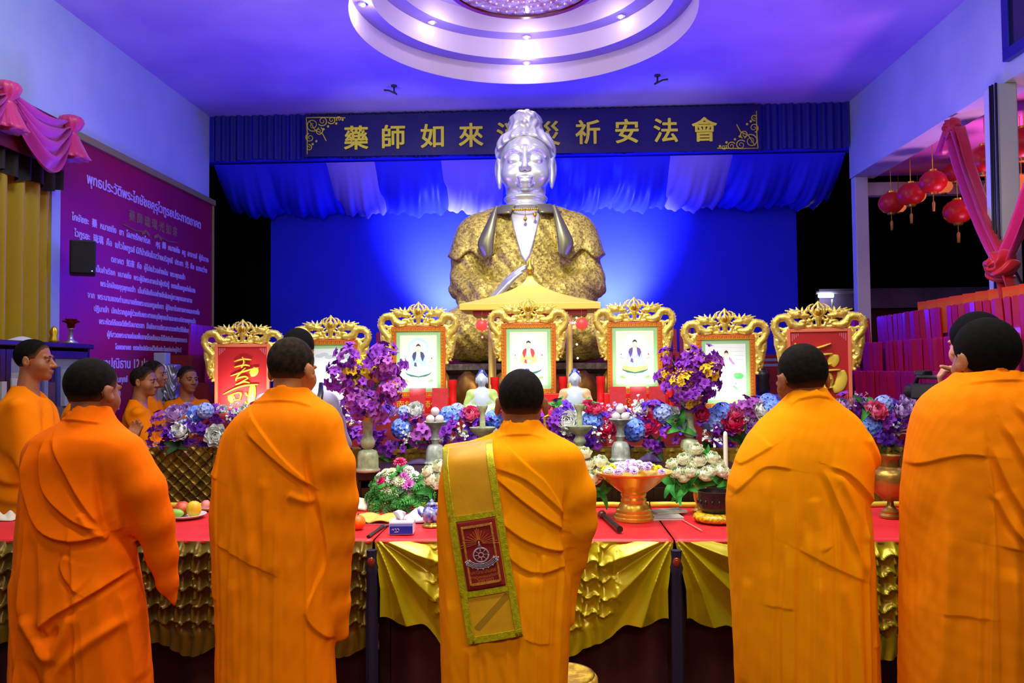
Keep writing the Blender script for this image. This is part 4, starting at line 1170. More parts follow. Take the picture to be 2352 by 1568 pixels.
def rim(b, w, h, t, y0, y1, z0=0.0):
    b.box((-w/2, y0, z0), (-w/2+t, y1, z0+h)); b.box((w/2-t, y0, z0), (w/2, y1, z0+h))
    b.box((-w/2+t, y0, z0), (w/2-t, y1, z0+t)); b.box((-w/2+t, y0, z0+h-t), (w/2-t, y1, z0+h))
def fret(b, w, h, t, y):
    # running key pattern on the border
    def key(x, z, hor, s):
        q = [(0, 0, 1, .16), (0, 0, .16, .8), (0, .64, .62, .16), (.46, .34, .16, .46)]
        for a, c, dx, dz in q:
            if hor: b.box((x+a*s, y, z+c*s*0.9), (x+(a+dx)*s, y+0.003, z+(c+dz)*s*0.9))
            else: b.box((x+c*s*0.9, y, z+a*s), (x+(c+dz)*s*0.9, y+0.003, z+(a+dx)*s))
    n = 13; s = (w-0.01)/n
    for i in range(n):
        key(-w/2+0.005+i*s, 0.004, True, s*0.92); key(-w/2+0.005+i*s, h-t+0.003, True, s*0.92)
    n = 18; s = (h-2*t)/n
    for i in range(n):
        key(-w/2+0.003, t+i*s, False, s*0.92); key(w/2-t+0.003, t+i*s, False, s*0.92)
class Paint:
    """flat coloured shapes laid on a picture, coordinates in fractions of the sheet"""
    def __init__(s, w, h, z0): s.b = B(); s.w = w; s.h = h; s.z0 = z0; s.ms = []; s.lay = 0
    def m(s, c):
        mm = mat('pigment_%02x%02x%02x' % tuple(c), s2l(c), 0.8)
        if mm not in s.ms: s.ms.append(mm)
        s.b.cur = s.ms.index(mm)
    def poly(s, pts, c):
        s.m(c); s.lay += 1; y = -0.0100 - 0.00025*s.lay
        v = [((p[0]-0.5)*s.w, y, s.z0 + p[1]*s.h) for p in pts]
        s.b.add(v, [tuple(range(len(v)))])
    def disc(s, cx, cy, rx, ry, c, n=28): s.poly([(cx+rx*math.cos(2*PI*i/n), cy+ry*math.sin(2*PI*i/n)*s.w/s.h) for i in range(n)], c)
    def ringd(s, cx, cy, r0, r1, c): s.disc(cx, cy, r1, r1, c); 
    def build(s, parent):
        o = s.b.build('painting', s.ms, parent); return o
def seated(p, robe, inner, seat, halo, lot):
    p.poly([(0, 0), (1, 0), (1, 1), (0, 1)], (228, 220, 196))
    p.disc(.5, .74, .30, .30, halo); p.disc(.5, .74, .22, .22, (246, 240, 214)); p.disc(.5, .74, .20, .20, (250, 248, 232))
    for sx in (-1, 1):
        p.poly([(.5+sx*.40, .50), (.5+sx*.28, .47), (.5+sx*.30, .49), (.5+sx*.42, .515)], (120, 178, 110)); p.poly([(.5+sx*.44, .40), (.5+sx*.3, .385), (.5+sx*.32, .4), (.5+sx*.44, .415)], (150, 190, 140))
        p.poly([(.5+sx*.40, .13), (.5+sx*.22, .10), (.5+sx*.30, .15), (.5+sx*.36, .17)], (110, 176, 80))
        p.disc(.5+sx*.36, .56, .016, .026, (200, 60, 60) if sx > 0 else (120, 110, 170))
    # lotus seat
    for i in range(7):
        a = (i-3)/3; p.disc(.5+.24*a, .285+.035*abs(a), .085, .11, lot if i % 2 else tuple(min(255, v+14) for v in lot))
    p.poly([(.18, .26), (.30, .215), (.5, .20), (.70, .215), (.82, .26), (.86, .31), (.80, .275), (.5, .225), (.2, .275), (.14, .31)], (24, 84, 66))
    p.poly([(.49, .20), (.51, .20), (.505, .10), (.495, .10)], (60, 150, 130))
    # crossed legs, robe, chest
    p.poly([(.22, .37), (.30, .34), (.5, .325), (.70, .34), (.78, .37), (.74, .43), (.62, .46), (.38, .46), (.26, .43)], seat)
    p.poly([(.28, .42), (.30, .52), (.34, .62), (.40, .68), (.5, .69), (.60, .68), (.66, .62), (.70, .52), (.72, .42), (.6, .40), (.4, .40)], robe)
    p.poly([(.33, .60), (.36, .66), (.43, .69), (.46, .66), (.42, .55), (.38, .5)], inner); p.poly([(.67, .60), (.64, .66), (.57, .69), (.54, .66), (.58, .55), (.62, .5)], inner)
    p.poly([(.45, .685), (.55, .685), (.56, .58), (.5, .52), (.44, .58)], (240, 206, 180))
    p.disc(.5, .45, .06, .03, (244, 214, 184)); p.poly([(.38, .42), (.46, .40), (.45, .47), (.40, .49)], inner)
    p.disc(.5, .745, .062, .082, (244, 206, 180)); p.poly([(.438, .77), (.44, .80), (.47, .825), (.5, .835), (.53, .825), (.56, .80), (.562, .77), (.53, .795), (.47, .795)], (44, 40, 60))
    for sx in (-1, 1): p.poly([(.5+sx*.015, .752), (.5+sx*.042, .752), (.5+sx*.03, .757)], (90, 60, 60))
    p.poly([(.48, .715), (.52, .715), (.5, .708)], (190, 70, 70))
def standing(p):
    p.poly([(0, 0), (1, 0), (1, 1), (0, 1)], (214, 220, 222))
    for i in range(9): p.poly([(.05, .95-.07*i), (.95, .93-.07*i), (.95, .925-.07*i), (.05, .945-.07*i)], (200, 206, 214))
    p.disc(.52, .80, .14, .14, (240, 226, 190)); p.disc(.52, .80, .11, .11, (248, 240, 220))
    p.disc(.10, .60, .09, .05, (60, 150, 90))
    p.poly([(.40, .70), (.30, .30), (.28, .10), (.72, .10), (.76, .35), (.64, .70), (.52, .76)], (246, 246, 244))
    p.poly([(.46, .78), (.40, .72), (.34, .58), (.31, .46), (.36, .50), (.42, .62), (.47, .72)], (176, 130, 200)); p.poly([(.58, .78), (.64, .72), (.70, .66), (.73, .62), (.66, .64), (.58, .72)], (176, 130, 200))
    p.disc(.52, .80, .045, .06, (240, 206, 186)); p.poly([(.47, .80), (.475, .86), (.52, .885), (.565, .86), (.57, .80), (.545, .835), (.495, .835)], (60, 44, 50))
    p.disc(.82, .42, .12, .075, (70, 180, 90)); p.disc(.76, .44, .07, .05, (100, 200, 110)); p.poly([(.66, .24), (.80, .16), (.78, .20), (.70, .26)], (90, 190, 100)); p.disc(.74, .29, .015, .02, (220, 90, 110))
def landscape(p):
    p.poly([(0, 0), (1, 0), (1, 1), (0, 1)], (206, 214, 216))
    for i in range(7): p.disc(.2+.13*i, .86+.03*math.sin(i*2), .12, .05, (176, 184, 194)); 
    p.disc(.72, .70, .10, .10, (238, 226, 190)); p.disc(.72, .66, .05, .10, (240, 236, 230)); p.disc(.72, .72, .028, .036, (238, 200, 176)); p.disc(.72, .745, .028, .018, (44, 40, 50))
    p.poly([(.2, .3), (.3, .6), (.5, .72), (.66, .5), (.8, .2), (.5, .1)], (236, 238, 238)); p.disc(.8, .35, .06, .04, (90, 180, 110))
M_redpan = mat('crimson_panel', s2l((176, 10, 22)), 0.5)
M_gcal = mat('gold_calligraphy', s2l((232, 208, 70)), 0.4, metal=0.2)
M_cornr = mat('pale_corner_print', s2l((206, 110, 130)), 0.6)
def frame(label, px, pyb, D, rz, kind, zb, s=1.0):
    c = at(px, pyb, D)
    t = thing('framed_picture', label, 'picture', (c.x, D, zb), rz, 'framed pictures along the altar'); t.scale = (s, s, s)
    o = link('dragon_crest', crest_me, None, t); o['label'] = 'gilded carved dragon crest'
    link('jewel', jewel_me, None, o)
    b = B(); rim(b, FW_, FH_, 0.036 if kind != 'red' else 0.022, -0.016, 0.016); b.build('frame_rim', M_fr_pink if kind == 'red' else M_fr_or, t, bevel=0.003)
    b = B(); b.box((-FW_/2+0.01, 0.0, 0.01), (FW_/2-0.01, 0.012, FH_-0.01)); b.build('back_board', M_wood, t)
    b = B(); b.poly([(-0.05, 0), (0.05, 0), (0.03, 0.34), (-0.03, 0.34)], 0.012, 0.02); o = b.build('easel_leg', M_wood, t)
    return t
def finish_paint(t, fn, *a):
    b = B(); fret(b, FW_, FH_, 0.036, -0.0195); b.build('fret_border', M_fret, t)
    b = B(); rim(b, FW_-0.072, FH_-0.072, 0.026, -0.011, -0.002, 0.036); b.build('mount', M_mount, t)
    p = Paint(FW_-0.124, FH_-0.124, 0.062)
    fn(p, *a); p.build(t)
def finish_red(t, strokes, thick=1.0):
    b = B(); b.box((-FW_/2+0.022, -0.006, 0.022), (FW_/2-0.022, 0.0, FH_-0.022)); pn = b.build('red_panel', M_redpan, t)
    b = B()
    for sx in (-1, 1):
        for zz, sz in ((FH_-0.03, -1), (0.03, 1)):
            for k in range(4):
                b.box((min(sx*(0.165-0.012*k), sx*(0.16-0.012*k)), -0.0085, min(zz, zz+sz*(0.05-0.011*k))), (max(sx*(0.165-0.012*k), sx*(0.16-0.012*k)), -0.006, max(zz, zz+sz*(0.05-0.011*k))))
    b.build('corner_print', M_cornr, pn)
    b = B()
    for k, st in enumerate(strokes):
        pts = smooth_pts([(p[0], p[1]) for p in st], 5); n = len(pts)
        w = [0.6 + 0.4*math.sin(PI*min(1, max(0, i/(n-1)))) for i in range(n)]
        b.tube([(x, -0.0075 - 0.0004*k, z) for x, z in pts], [0.029*thick*q for q in w], 10, flat=0.22)
    b.build('calligraphy', M_gcal, pn, sm=True)
# 壽 traced on its panel (metres from bottom centre)
def q(zx, zy): return ((zx-1745)/3.1353*0.00311*1.02, 0.478 + (330-zy)/3.1353*0.00311*1.06)
SHOU = [[q(1690, 425), q(1750, 410), q(1810, 415)], [q(1745, 395), q(1760, 430), q(1740, 470)], [q(1690, 465), q(1760, 450), q(1800, 458)], [q(1665, 525), q(1740, 500), q(1820, 478), q(1860, 470)], [q(1840, 468), q(1830, 500), q(1800, 515)],
  [q(1770, 470), q(1720, 520), q(1700, 560)], [q(1700, 545), q(1760, 530), q(1790, 540)], [q(1790, 540), q(1740, 570), q(1700, 585)], [q(1710, 580), q(1760, 565), q(1800, 575)],
  [q(1615, 650), q(1700, 610), q(1780, 590), q(1860, 585)], [q(1660, 655), q(1670, 685), q(1655, 700)], [q(1665, 655), q(1720, 640), q(1740, 650), q(1730, 690)], [q(1660, 695), q(1700, 690), q(1735, 688)],
  [q(1820, 590), q(1815, 660), q(1800, 730)], [q(1800, 730), q(1780, 725), q(1770, 700)], [q(1770, 640), q(1785, 665)]]
f = frame('carved gold frame with a red panel lettered with the gold character for long life', 557, 945, 5.62, 0.12, 'red', 1.24); finish_red(f, SHOU)
def r_(zx, zy): return ((zx-640)/6.03*0.00283*1.02, FH_ + (440-zy)/6.03*0.00283)
FU = [[r_(330, 640), r_(370, 690)], [r_(300, 760), r_(420, 730), r_(440, 760), r_(330, 900)], [r_(380, 850), r_(385, 1000), r_(375, 1240)], [r_(430, 890), r_(470, 940)],
  [r_(560, 720), r_(680, 690), r_(790, 650)], [r_(600, 820), r_(700, 800), r_(810, 790)], [r_(830, 800), r_(820, 880), r_(780, 950)], [r_(610, 830), r_(620, 930)], [r_(620, 960), r_(700, 940), r_(790, 930)],
  [r_(560, 1060), r_(570, 1160), r_(600, 1270)], [r_(560, 1050), r_(720, 1020), r_(900, 1010)], [r_(905, 1020), r_(920, 1120), r_(880, 1240), r_(800, 1290)], [r_(610, 1270), r_(700, 1260), r_(800, 1250)], [r_(730, 1050), r_(740, 1150), r_(735, 1250)], [r_(620, 1150), r_(740, 1140), r_(790, 1130)]]
f = frame('carved gold frame with a red panel lettered with the gold character for good fortune', 1884, 940, 5.15, -0.22, 'red', 1.285); finish_red(f, FU, 1.25)
b = B(); c = at(1884, 940, 5.15); b.box((-0.2, -0.05, 0), (0.2, 0.06, 0.045))
blk = b.build('red_block', M_redcl, loc=(c.x, 5.15, 1.24), rot=(0, 0, -0.22)); tag(blk, 'low red block under the right-hand frame with the fortune character', 'block')
f = frame('carved gold frame with a misty landscape painting, behind the second monk', 760, 930, 5.62, 0.06, 'p', 1.262); finish_paint(f, landscape)
b = B(); c = at(760, 930, 5.62); b.box((-0.2, -0.05, 0), (0.2, 0.06, 0.022)); tag(b.build('red_block', M_redcl, loc=(c.x, 5.62, 1.24)), 'low red block under the frame with the misty landscape', 'block')
f = frame('carved gold frame with a blue-robed seated Buddha on a white lotus', 962, 910, 5.62, 0.02, 'p', 1.352); finish_paint(f, seated, (140, 170, 214), (50, 56, 92), (248, 246, 238), (170, 206, 224), (250, 246, 236))
f = frame('carved gold frame with a red-robed seated Buddha, under the pavilion roof', 1215, 905, 5.62, 0.0, 'p', 1.368); finish_paint(f, seated, (232, 196, 110), (190, 50, 60), (222, 232, 240), (232, 232, 236), (236, 140, 170))
f = frame('carved gold frame with a seated Buddha in purple and blue on a gold lotus', 1459, 905, 5.62, -0.02, 'p', 1.368); finish_paint(f, seated, (150, 160, 220), (80, 64, 130), (140, 160, 210), (226, 210, 226), (240, 180, 90))
f = frame('carved gold frame with a standing white-robed lady wearing a purple scarf', 1668, 940, 5.40, -0.10, 'p', 1.262); finish_paint(f, standing)
b = B(); c = at(1668, 940, 5.40); b.box((-0.2, -0.02, 0), (0.2, 0.06, 0.022)); tag(b.build('red_block', M_redcl, loc=(c.x, 5.42, 1.24), rot=(0, 0, -0.10)), 'low red block under the frame with the white-robed lady', 'block')
# red lacquer stands with gold characters under the three middle frames
M_stand = mat('red_stand', s2l((214, 24, 20)), 0.4)
for px, zt, ch, wh in ((962, 1.352, '南無藥師佛', 'under the blue-robed Buddha picture'), (1215, 1.368, '南無佛', 'under the red-robed Buddha picture'), (1459, 1.368, '阿彌陀佛', 'under the Buddha picture with the gold lotus')):
    c = at(px, 900, 5.62)
    t = thing('picture_stand', 'red lacquer stand with small gold lettering ' + wh, 'stand', (c.x, 5.62, 1.24), 0, 'red picture stands')
    h = zt - 1.24
    b = B(); b.box((-0.225, -0.055, 0), (0.225, 0.06, h)); b.build('block', M_stand, t, bevel=0.004)
    for sx in (-1, 1):
        b = B(); b.lathe([(0.03, 0), (0.03, 0.05), (0.026, 0.06), (0.030, 0.075), (0.026, 0.09), (0.026, h+0.06), (0.031, h+0.075), (0.031, h+0.12)], 14, (sx*0.245, 0.0, 0)); b.build('post', M_stand, t, sm=True, ang=40)
    b = B(); v, ff = text_data(ch, 0.062, extrude=0.001); b.add([(p[0], -0.0575 - p[2], h/2 + p[1] - 0.022) for p in v], [q_[::-1] for q_ in ff]); b.build('lettering', M_gcal, t)
# red paper cards leaning before the frames
M_card = mat('red_card_paper', s2l((196, 40, 48)), 0.75, col2=s2l((182, 32, 42)), nscale=40)
cards = [(958, 930, 'left of two before the blue-robed Buddha picture'), (1010, 930, 'right of two before the blue-robed Buddha picture'), (1420, 930, 'leftmost of three before the gold lotus Buddha picture'), (1467, 930, 'middle of three before the gold lotus Buddha picture'), (1511, 930, 'right one of three before the gold lotus Buddha picture'), (628, 925, 'beside the long life panel behind the second monk')]
for px, py, wh in cards:
    c = at(px, py, 5.46)
    b = B(); b.box((-0.056, -0.006, 0), (0.056, 0.006, 0.175)); tag(b.build('red_card', M_card, loc=(c.x, 5.47, 1.242), rot=(-0.10, 0, 0), bevel=0.0015), 'plain red paper card, ' + wh, 'card', 'red cards on the altar')
# ------------------------------------------------------------------ flowers
RF = random.Random(11)
def frm(n, roll=0.0):
    """matrix whose local +z looks along n"""
    n = Vector(n).normalized(); q = n.to_track_quat('Z', 'Y')
    return q.to_matrix().to_4x4() @ Matrix.Rotation(roll, 4, 'Z')
def petal(b, M, L, W, open_=0.6, cup=0.35, nu=2, nv=4, tip=0.0, ruffle=0.0, r0=0.0, curl=0.0):
    """a petal rooted at the local origin: leans away from +z by open_ (radians), bends by cup"""
    v = []; f = []
    y, z = r0, 0.0
    for j in range(nv+1):
        t = j / nv
        if curl:       # cupped: leans out at the base and curls back in at the tip
            a = open_ + curl*(0.55 - 1.25*t)
            if j: y += L/nv*math.sin(a); z += L/nv*math.cos(a)
            w = W * (math.sin(PI*min(1, 0.16 + t*0.74))**0.55)
        else:
            a = open_ * (0.25 + 0.75*t)
            w = W * (math.sin(PI*min(1, 0.12 + t*0.80))**0.7) * (1 - tip*t)
            y = r0 + L*t*math.sin(a); z = L*t*math.cos(a)
        for i in range(-nu, nu+1):
            s = i / nu
            x = w*s
            c = cup*W*(s*s)
            v.append(M @ Vector((x, y - c*math.cos(a) + ruffle*math.sin(7*t+5*s), z + c*math.sin(a) + ruffle*math.cos(5*s*3+t))))
    m = 2*nu+1
    for j in range(nv):
        for i in range(m-1):
            f.append((j*m+i, j*m+i+1, (j+1)*m+i+1, (j+1)*m+i))
    b.add(v, f)
def peony_me(rng, layers=((3, 0.05, 0.62), (5, 0.25, 0.78), (6, 0.50, 0.92), (7, 0.85, 1.0), (8, 1.20, 1.0)), L=0.052, W=0.023, cup=0.55):
    b = B()
    for k, (n, op, s) in enumerate(layers):
        for i in range(n):
            a = 2*PI*i/n + k*0.7 + rng.uniform(-.15, .15)
            petal(b, Matrix.Rotation(a, 4, 'Z'), L*s, W*s, op+rng.uniform(-.1, .1), cup, nu=3, nv=6, ruffle=0.0006, r0=0.003, curl=0.75)
    return b
def mum_me(rng):
    b = B()
    for k, (n, op, s) in enumerate(((7, 0.25, 0.8), (11, 0.7, 0.95), (14, 1.1, 1.0), (15, 1.5, 1.0), (13, 1.9, .9))):
        for i in range(n):
            petal(b, Matrix.Rotation(2*PI*i/n + k*0.3, 4, 'Z'), 0.034*s, 0.007, op, 0.3, nu=1, nv=3)
    return b
def hydrangea_me(rng):
    b = B()
    n = 46
    for i in range(n):
        z = 1 - 1.7*(i+0.5)/n; a = i*2.39996
        r = math.sqrt(max(0, 1-z*z)); d = Vector((r*math.cos(a), r*math.sin(a), z))
        M = Matrix.Translation(d*0.040) @ frm(d, rng.uniform(0, 2))
        for k in range(4): petal(b, M @ Matrix.Rotation(k*PI/2, 4, 'Z'), 0.015, 0.0085, 1.35, 0.15, nu=1, nv=2)
    b.ball((0, 0, 0), 0.033, 8, 6)
    return b
def orchid_me(rng, n=7, spread=0.05):
    b = B()
    for i in range(n):
        d = Vector((rng.uniform(-1, 1), rng.uniform(-1, 1), rng.uniform(0.1, 1))).normalized()
        M = Matrix.Translation(d*spread*rng.uniform(.7, 1.1)) @ frm(d, rng.uniform(0, 6))
        for k in range(5): petal(b, M @ Matrix.Rotation(2*PI*k/5, 4, 'Z'), 0.027, 0.0105, 1.2, 0.12, nu=1, nv=3)
        petal(b, M @ Matrix.Rotation(0.6, 4, 'Z'), 0.013, 0.008, 0.4, 0.6, nu=1, nv=2)
    return b
def filler_me(rng):
    b = B()
    for i in range(16):
        p = Vector((rng.uniform(-.04, .04), rng.uniform(-.04, .04), rng.uniform(0, .07)))
        b.tube([(0, 0, -0.03), p*0.6, p], 0.0012, 4, cap=False)
        for k in range(5): petal(b, Matrix.Translation(p) @ frm((rng.uniform(-1, 1), rng.uniform(-1, .2), 1)) @ Matrix.Rotation(2*PI*k/5, 4, 'Z'), 0.010, 0.005, 1.1, 0.2, nu=1, nv=2)
    return b
def lotus_me(rng):
    b = B()
    for k, (n, op, s) in enumerate(((3, 0.0, 0.80), (4, 0.15, 0.92), (5, 0.36, 1.0), (6, 0.62, 1.0), (7, 1.0, .9))):
        for i in range(n):
            petal(b, Matrix.Rotation(2*PI*(i+0.5*(k % 2))/n, 4, 'Z'), 0.062*s, 0.027*s, op, 0.55, nu=3, nv=8, r0=0.006, curl=1.0)
    return b
def leaf_me(rng):
    b = B()
    for k in range(4):
        petal(b, Matrix.Rotation(2*PI*k/4 + rng.uniform(-.4, .4), 4, 'Z'), 0.085*rng.uniform(.8, 1.2), 0.022, rng.uniform(.8, 1.6), 0.2, nu=1, nv=5, tip=0.5)
    return b
def fern_me(rng):
    b = B()
    for k in range(5):
        M = Matrix.Rotation(2*PI*k/5 + rng.uniform(-.4, .4), 4, 'Z')
        for j in range(9):
            t = j/8; base = M @ Vector((0, 0.10*t, 0.05*math.sin(t*2.2) - 0.05*t*t))
            for sx in (-1, 1):
                petal(b, Matrix.Translation(base) @ M @ Matrix.Rotation(sx*-1.1, 4, 'Z'), 0.035*(1-0.6*t), 0.006, 1.5, 0.1, nu=1, nv=2, tip=0.4)
    return b
FL = {}
def fmesh(kind, col):
    key = (kind, col)
    if key not in FL:
        b = {'peony': peony_me, 'chrysanthemum': mum_me, 'hydrangea': hydrangea_me, 'orchid': orchid_me, 'filler_sprig': filler_me, 'lotus': lotus_me, 'leaf_cluster': leaf_me, 'fern': fern_me}[kind](RF)
        me = mesh_from(kind, b.v, b.f)
        c = FCOL[col]
        me.materials.append(mat('petals_' + col, s2l(c[0]), 0.65, col2=s2l(c[1]), nscale=22))
        FL[key] = me
    return FL[key]
FCOL = {'lotuswhite': ((250, 255, 232), (238, 250, 214)), 'white': ((246, 248, 244), (232, 238, 232)), 'cream': ((232, 242, 206), (214, 232, 180)), 'lilac': ((222, 196, 240), (196, 156, 226)), 'blue': ((76, 116, 244), (130, 170, 252)), 'paleblue': ((170, 190, 244), (130, 150, 230)),
 'purple': ((108, 22, 160), (146, 50, 196)), 'violet': ((90, 30, 190), (126, 70, 220)), 'magenta': ((226, 30, 110), (240, 96, 160)), 'pink': ((244, 90, 150), (250, 160, 190)), 'orchidpink': ((196, 90, 190), (226, 140, 214)), 'yellow': ((232, 196, 30), (206, 160, 20)), 'green': ((22, 96, 30), (50, 140, 40)), 'darkgreen': ((12, 52, 20), (24, 80, 30)), 'brightgreen': ((30, 140, 50), (70, 180, 70)), 'mauve': ((150, 60, 170), (176, 96, 196)), 'lemon': ((240, 226, 40), (226, 206, 20))}
def bloom(kind, col, parent, p, n, s=1.0, roll=None):
    o = link(kind, fmesh(kind, col), None, parent)
    o.matrix_local = Matrix.Translation(Vector(p)) @ frm(n, RF.uniform(0, 6) if roll is None else roll) @ Matrix.Scale(s, 4)
    return o
# ------------------------------------------------------------------ gold planters with the long row of flowers
def gold_weave():
    m = mat('gold_leaf_planter', s2l((160, 130, 44)), 0.38, metal=0.5, col2=s2l((104, 82, 24)), nscale=12)
    return m
M_plant = gold_weave()
YF = 5.10
def planter(x0, x1, label, style, blooms, z0=0.70, zt=1.04, front=4.98):
    w = x1 - x0; cx = (x0+x1)/2
    t = thing('flower_planter', label, 'planter', (cx, YF, z0+0.003), 0, 'flower planters in front of the pictures')
    h = zt - z0
    def rel(u, v):
        x = -w/2 + w*u; z = h*v
        if style == 'lattice':
            a = (x + z)*PI/0.075; c = (x - z)*PI/0.075
            d = 0.018*max(0, 1 - 3.2*min(abs(math.sin(a)), abs(math.sin(c)))) + 0.010*max(0, 0.45-math.hypot(math.cos(a), math.cos(c)))
        else:
            ph = (x/0.075) % 1.0; s = (ph-0.5)*2
            lim = 1 - abs(s)**1.6*0.55
            d = 0.020*math.sqrt(max(0, 1-s*s)) * (1 if v < lim else 0.15) + (0.010 if v > 0.93 else 0)
            ph2 = ((x/0.075)+0.5) % 1.0
            d = max(d, 0.010*math.sqrt(max(0, 1-((ph2-.5)*2)**2)))
        return (x, front - YF - d + 0.03*(1-v), z)
    b = B(); b.grid(rel, int(w/(0.004 if style == 'lattice' else 0.0075)), 80 if style == 'lattice' else 34)
    b.box((-w/2, front-YF+0.03, 0), (w/2, front-YF+0.26, h*0.97))
    b.build('trough', M_plant, t, sm=True, ang=35)
    for kind, col, px, py, s in blooms:
        p = at(px, py, YF - 0.06 + RF.uniform(-.05, .05))
        n = Vector((RF.uniform(-.35, .35), -1.0, 0.45 + (1000-py)/160.0 + RF.uniform(-.2, .2)))
        bloom(kind, col, t, (p.x-cx, p.y-YF, p.z-z0), n, s*1.3)
    return t
def fill(px0, px1, n, cols, seed):
    rg = random.Random(seed); out = []
    for i in range(n):
        kind, col = rg.choice(cols)
        px = px0 + (px1-px0)*(i+0.5)/n + rg.uniform(-8, 8)
        py = rg.choice((945, 968, 992, 1012)) + rg.uniform(-8, 8)
        out.append((kind, col, px, py, rg.uniform(0.85, 1.15)))
    for i in range(max(2, n//4)):
        out.append(('leaf_cluster', 'darkgreen', px0 + (px1-px0)*(i+0.5)/max(2, n//4), rg.uniform(985, 1030), 1.0))
    return out
COLS = [('orchid', 'purple')]*4 + [('orchid', 'violet')]*2 + [('hydrangea', 'blue')]*2 + [('peony', 'white'), ('filler_sprig', 'lilac'), ('filler_sprig', 'white'), ('orchid', 'mauve'), ('peony', 'magenta')]
def X5(px): return at(px, 950, YF).x
def hid(px0, px1, n, seed): return fill(px0, px1, n, COLS, seed)
planter(X5(352), X5(505), 'gold lattice planter of purple, white and blue flowers at the left end of the row', 'lattice',
 [('peony', 'lilac', 405, 958, 1.25), ('peony', 'lilac', 432, 945, .9), ('peony', 'white', 424, 996, 1.35), ('peony', 'white', 500, 1004, 1.35), ('orchid', 'purple', 380, 992, 1.2), ('orchid', 'violet', 462, 1000, 1.3), ('orchid', 'purple', 482, 962, 1.2), ('orchid', 'violet', 455, 975, 1.1),
  ('hydrangea', 'blue', 452, 952, 1.0), ('hydrangea', 'paleblue', 472, 944, .9), ('filler_sprig', 'white', 408, 978, 1.1), ('filler_sprig', 'lilac', 362, 1025, 1.1), ('orchid', 'purple', 365, 1005, 1.0), ('orchid', 'purple', 440, 1030, 1.0), ('orchid', 'violet', 400, 1015, 1.1), ('leaf_cluster', 'darkgreen', 415, 1022, 1.1), ('orchid', 'mauve', 372, 968, .9), ('peony', 'white', 512, 946, .7), ('filler_sprig', 'white', 448, 985, 1.0), ('orchid', 'purple', 495, 985, 1.1), ('hydrangea', 'paleblue', 420, 975, .6)], z0=0.70, zt=1.06)
planter(X5(508), X5(700), 'gold planter of mixed flowers behind the second monk', 'petal', hid(515, 700, 16, 3))
planter(X5(703), X5(862), 'gold planter of purple orchids behind the left stone vase', 'petal',
 [('orchid', 'purple', 800, 985, 1.2), ('orchid', 'purple', 822, 1012, 1.1), ('orchid', 'purple', 785, 955, 1.2), ('filler_sprig', 'white', 790, 940, 1.2), ('filler_sprig', 'white', 815, 965, 1.0), ('peony', 'white', 772, 965, 1.0), ('orchid', 'violet', 842, 1005, 1.0)] + hid(710, 780, 7, 4))
planter(X5(865), X5(1012), 'gold planter of purple, blue and white flowers by the left fruit stand', 'petal',
 [('orchid', 'purple', 872, 985, 1.3), ('orchid', 'purple', 885, 1015, 1.2), ('orchid', 'violet', 870, 950, 1.1), ('peony', 'lilac', 893, 950, 1.1), ('hydrangea', 'blue', 922, 985, 1.15), ('peony', 'white', 957, 948, 1.1), ('orchid', 'mauve', 966, 998, 1.3), ('orchid', 'purple', 905, 1030, 1.0), ('filler_sprig', 'white', 940, 1005, 1.1),
  ('filler_sprig', 'lilac', 1010, 1000, 1.2), ('orchid', 'purple', 948, 965, 1.0), ('hydrangea', 'paleblue', 930, 948, .8), ('orchid', 'purple', 985, 1012, 1.0), ('leaf_cluster', 'darkgreen', 935, 1030, 1.1), ('leaf_cluster', 'green', 985, 1025, 1.0), ('leaf_cluster', 'darkgreen', 880, 1040, 1.0), ('orchid', 'purple', 860, 1020, 1.0), ('peony', 'lilac', 880, 965, .8)])
planter(X5(1015), X5(1150), 'gold planter of blue, purple and pink flowers by the left porcelain figure', 'petal',
 [('hydrangea', 'blue', 1032, 958, 1.2), ('hydrangea', 'paleblue', 1050, 945, .9), ('orchid', 'purple', 1048, 998, 1.3), ('orchid', 'violet', 1075, 1010, 1.2), ('peony', 'pink', 1082, 958, 1.1), ('peony', 'magenta', 1095, 972, 1.0), ('hydrangea', 'blue', 1135, 965, 1.1), ('filler_sprig', 'white', 1020, 1000, 1.1), ('orchid', 'purple', 1060, 972, 1.0), ('filler_sprig', 'white', 1060, 1005, 1.0), ('orchid', 'violet', 1112, 985, 1.0), ('peony', 'white', 1135, 1005, .9), ('leaf_cluster', 'darkgreen', 1065, 1030, 1.0), ('orchid', 'violet', 1035, 1020, 1.0), ('filler_sprig', 'lilac', 1120, 1015, 1.0)])
planter(X5(1153), X5(1290), 'gold planter of mixed flowers hidden behind the middle monk', 'petal', [('peony', 'pink', 1262, 950, 1.1), ('orchid', 'violet', 1285, 950, 1.2), ('orchid', 'purple', 1262, 985, 1.3), ('orchid', 'violet', 1258, 1015, 1.2), ('leaf_cluster', 'green', 1280, 935, .8)] + hid(1155, 1250, 8, 6))
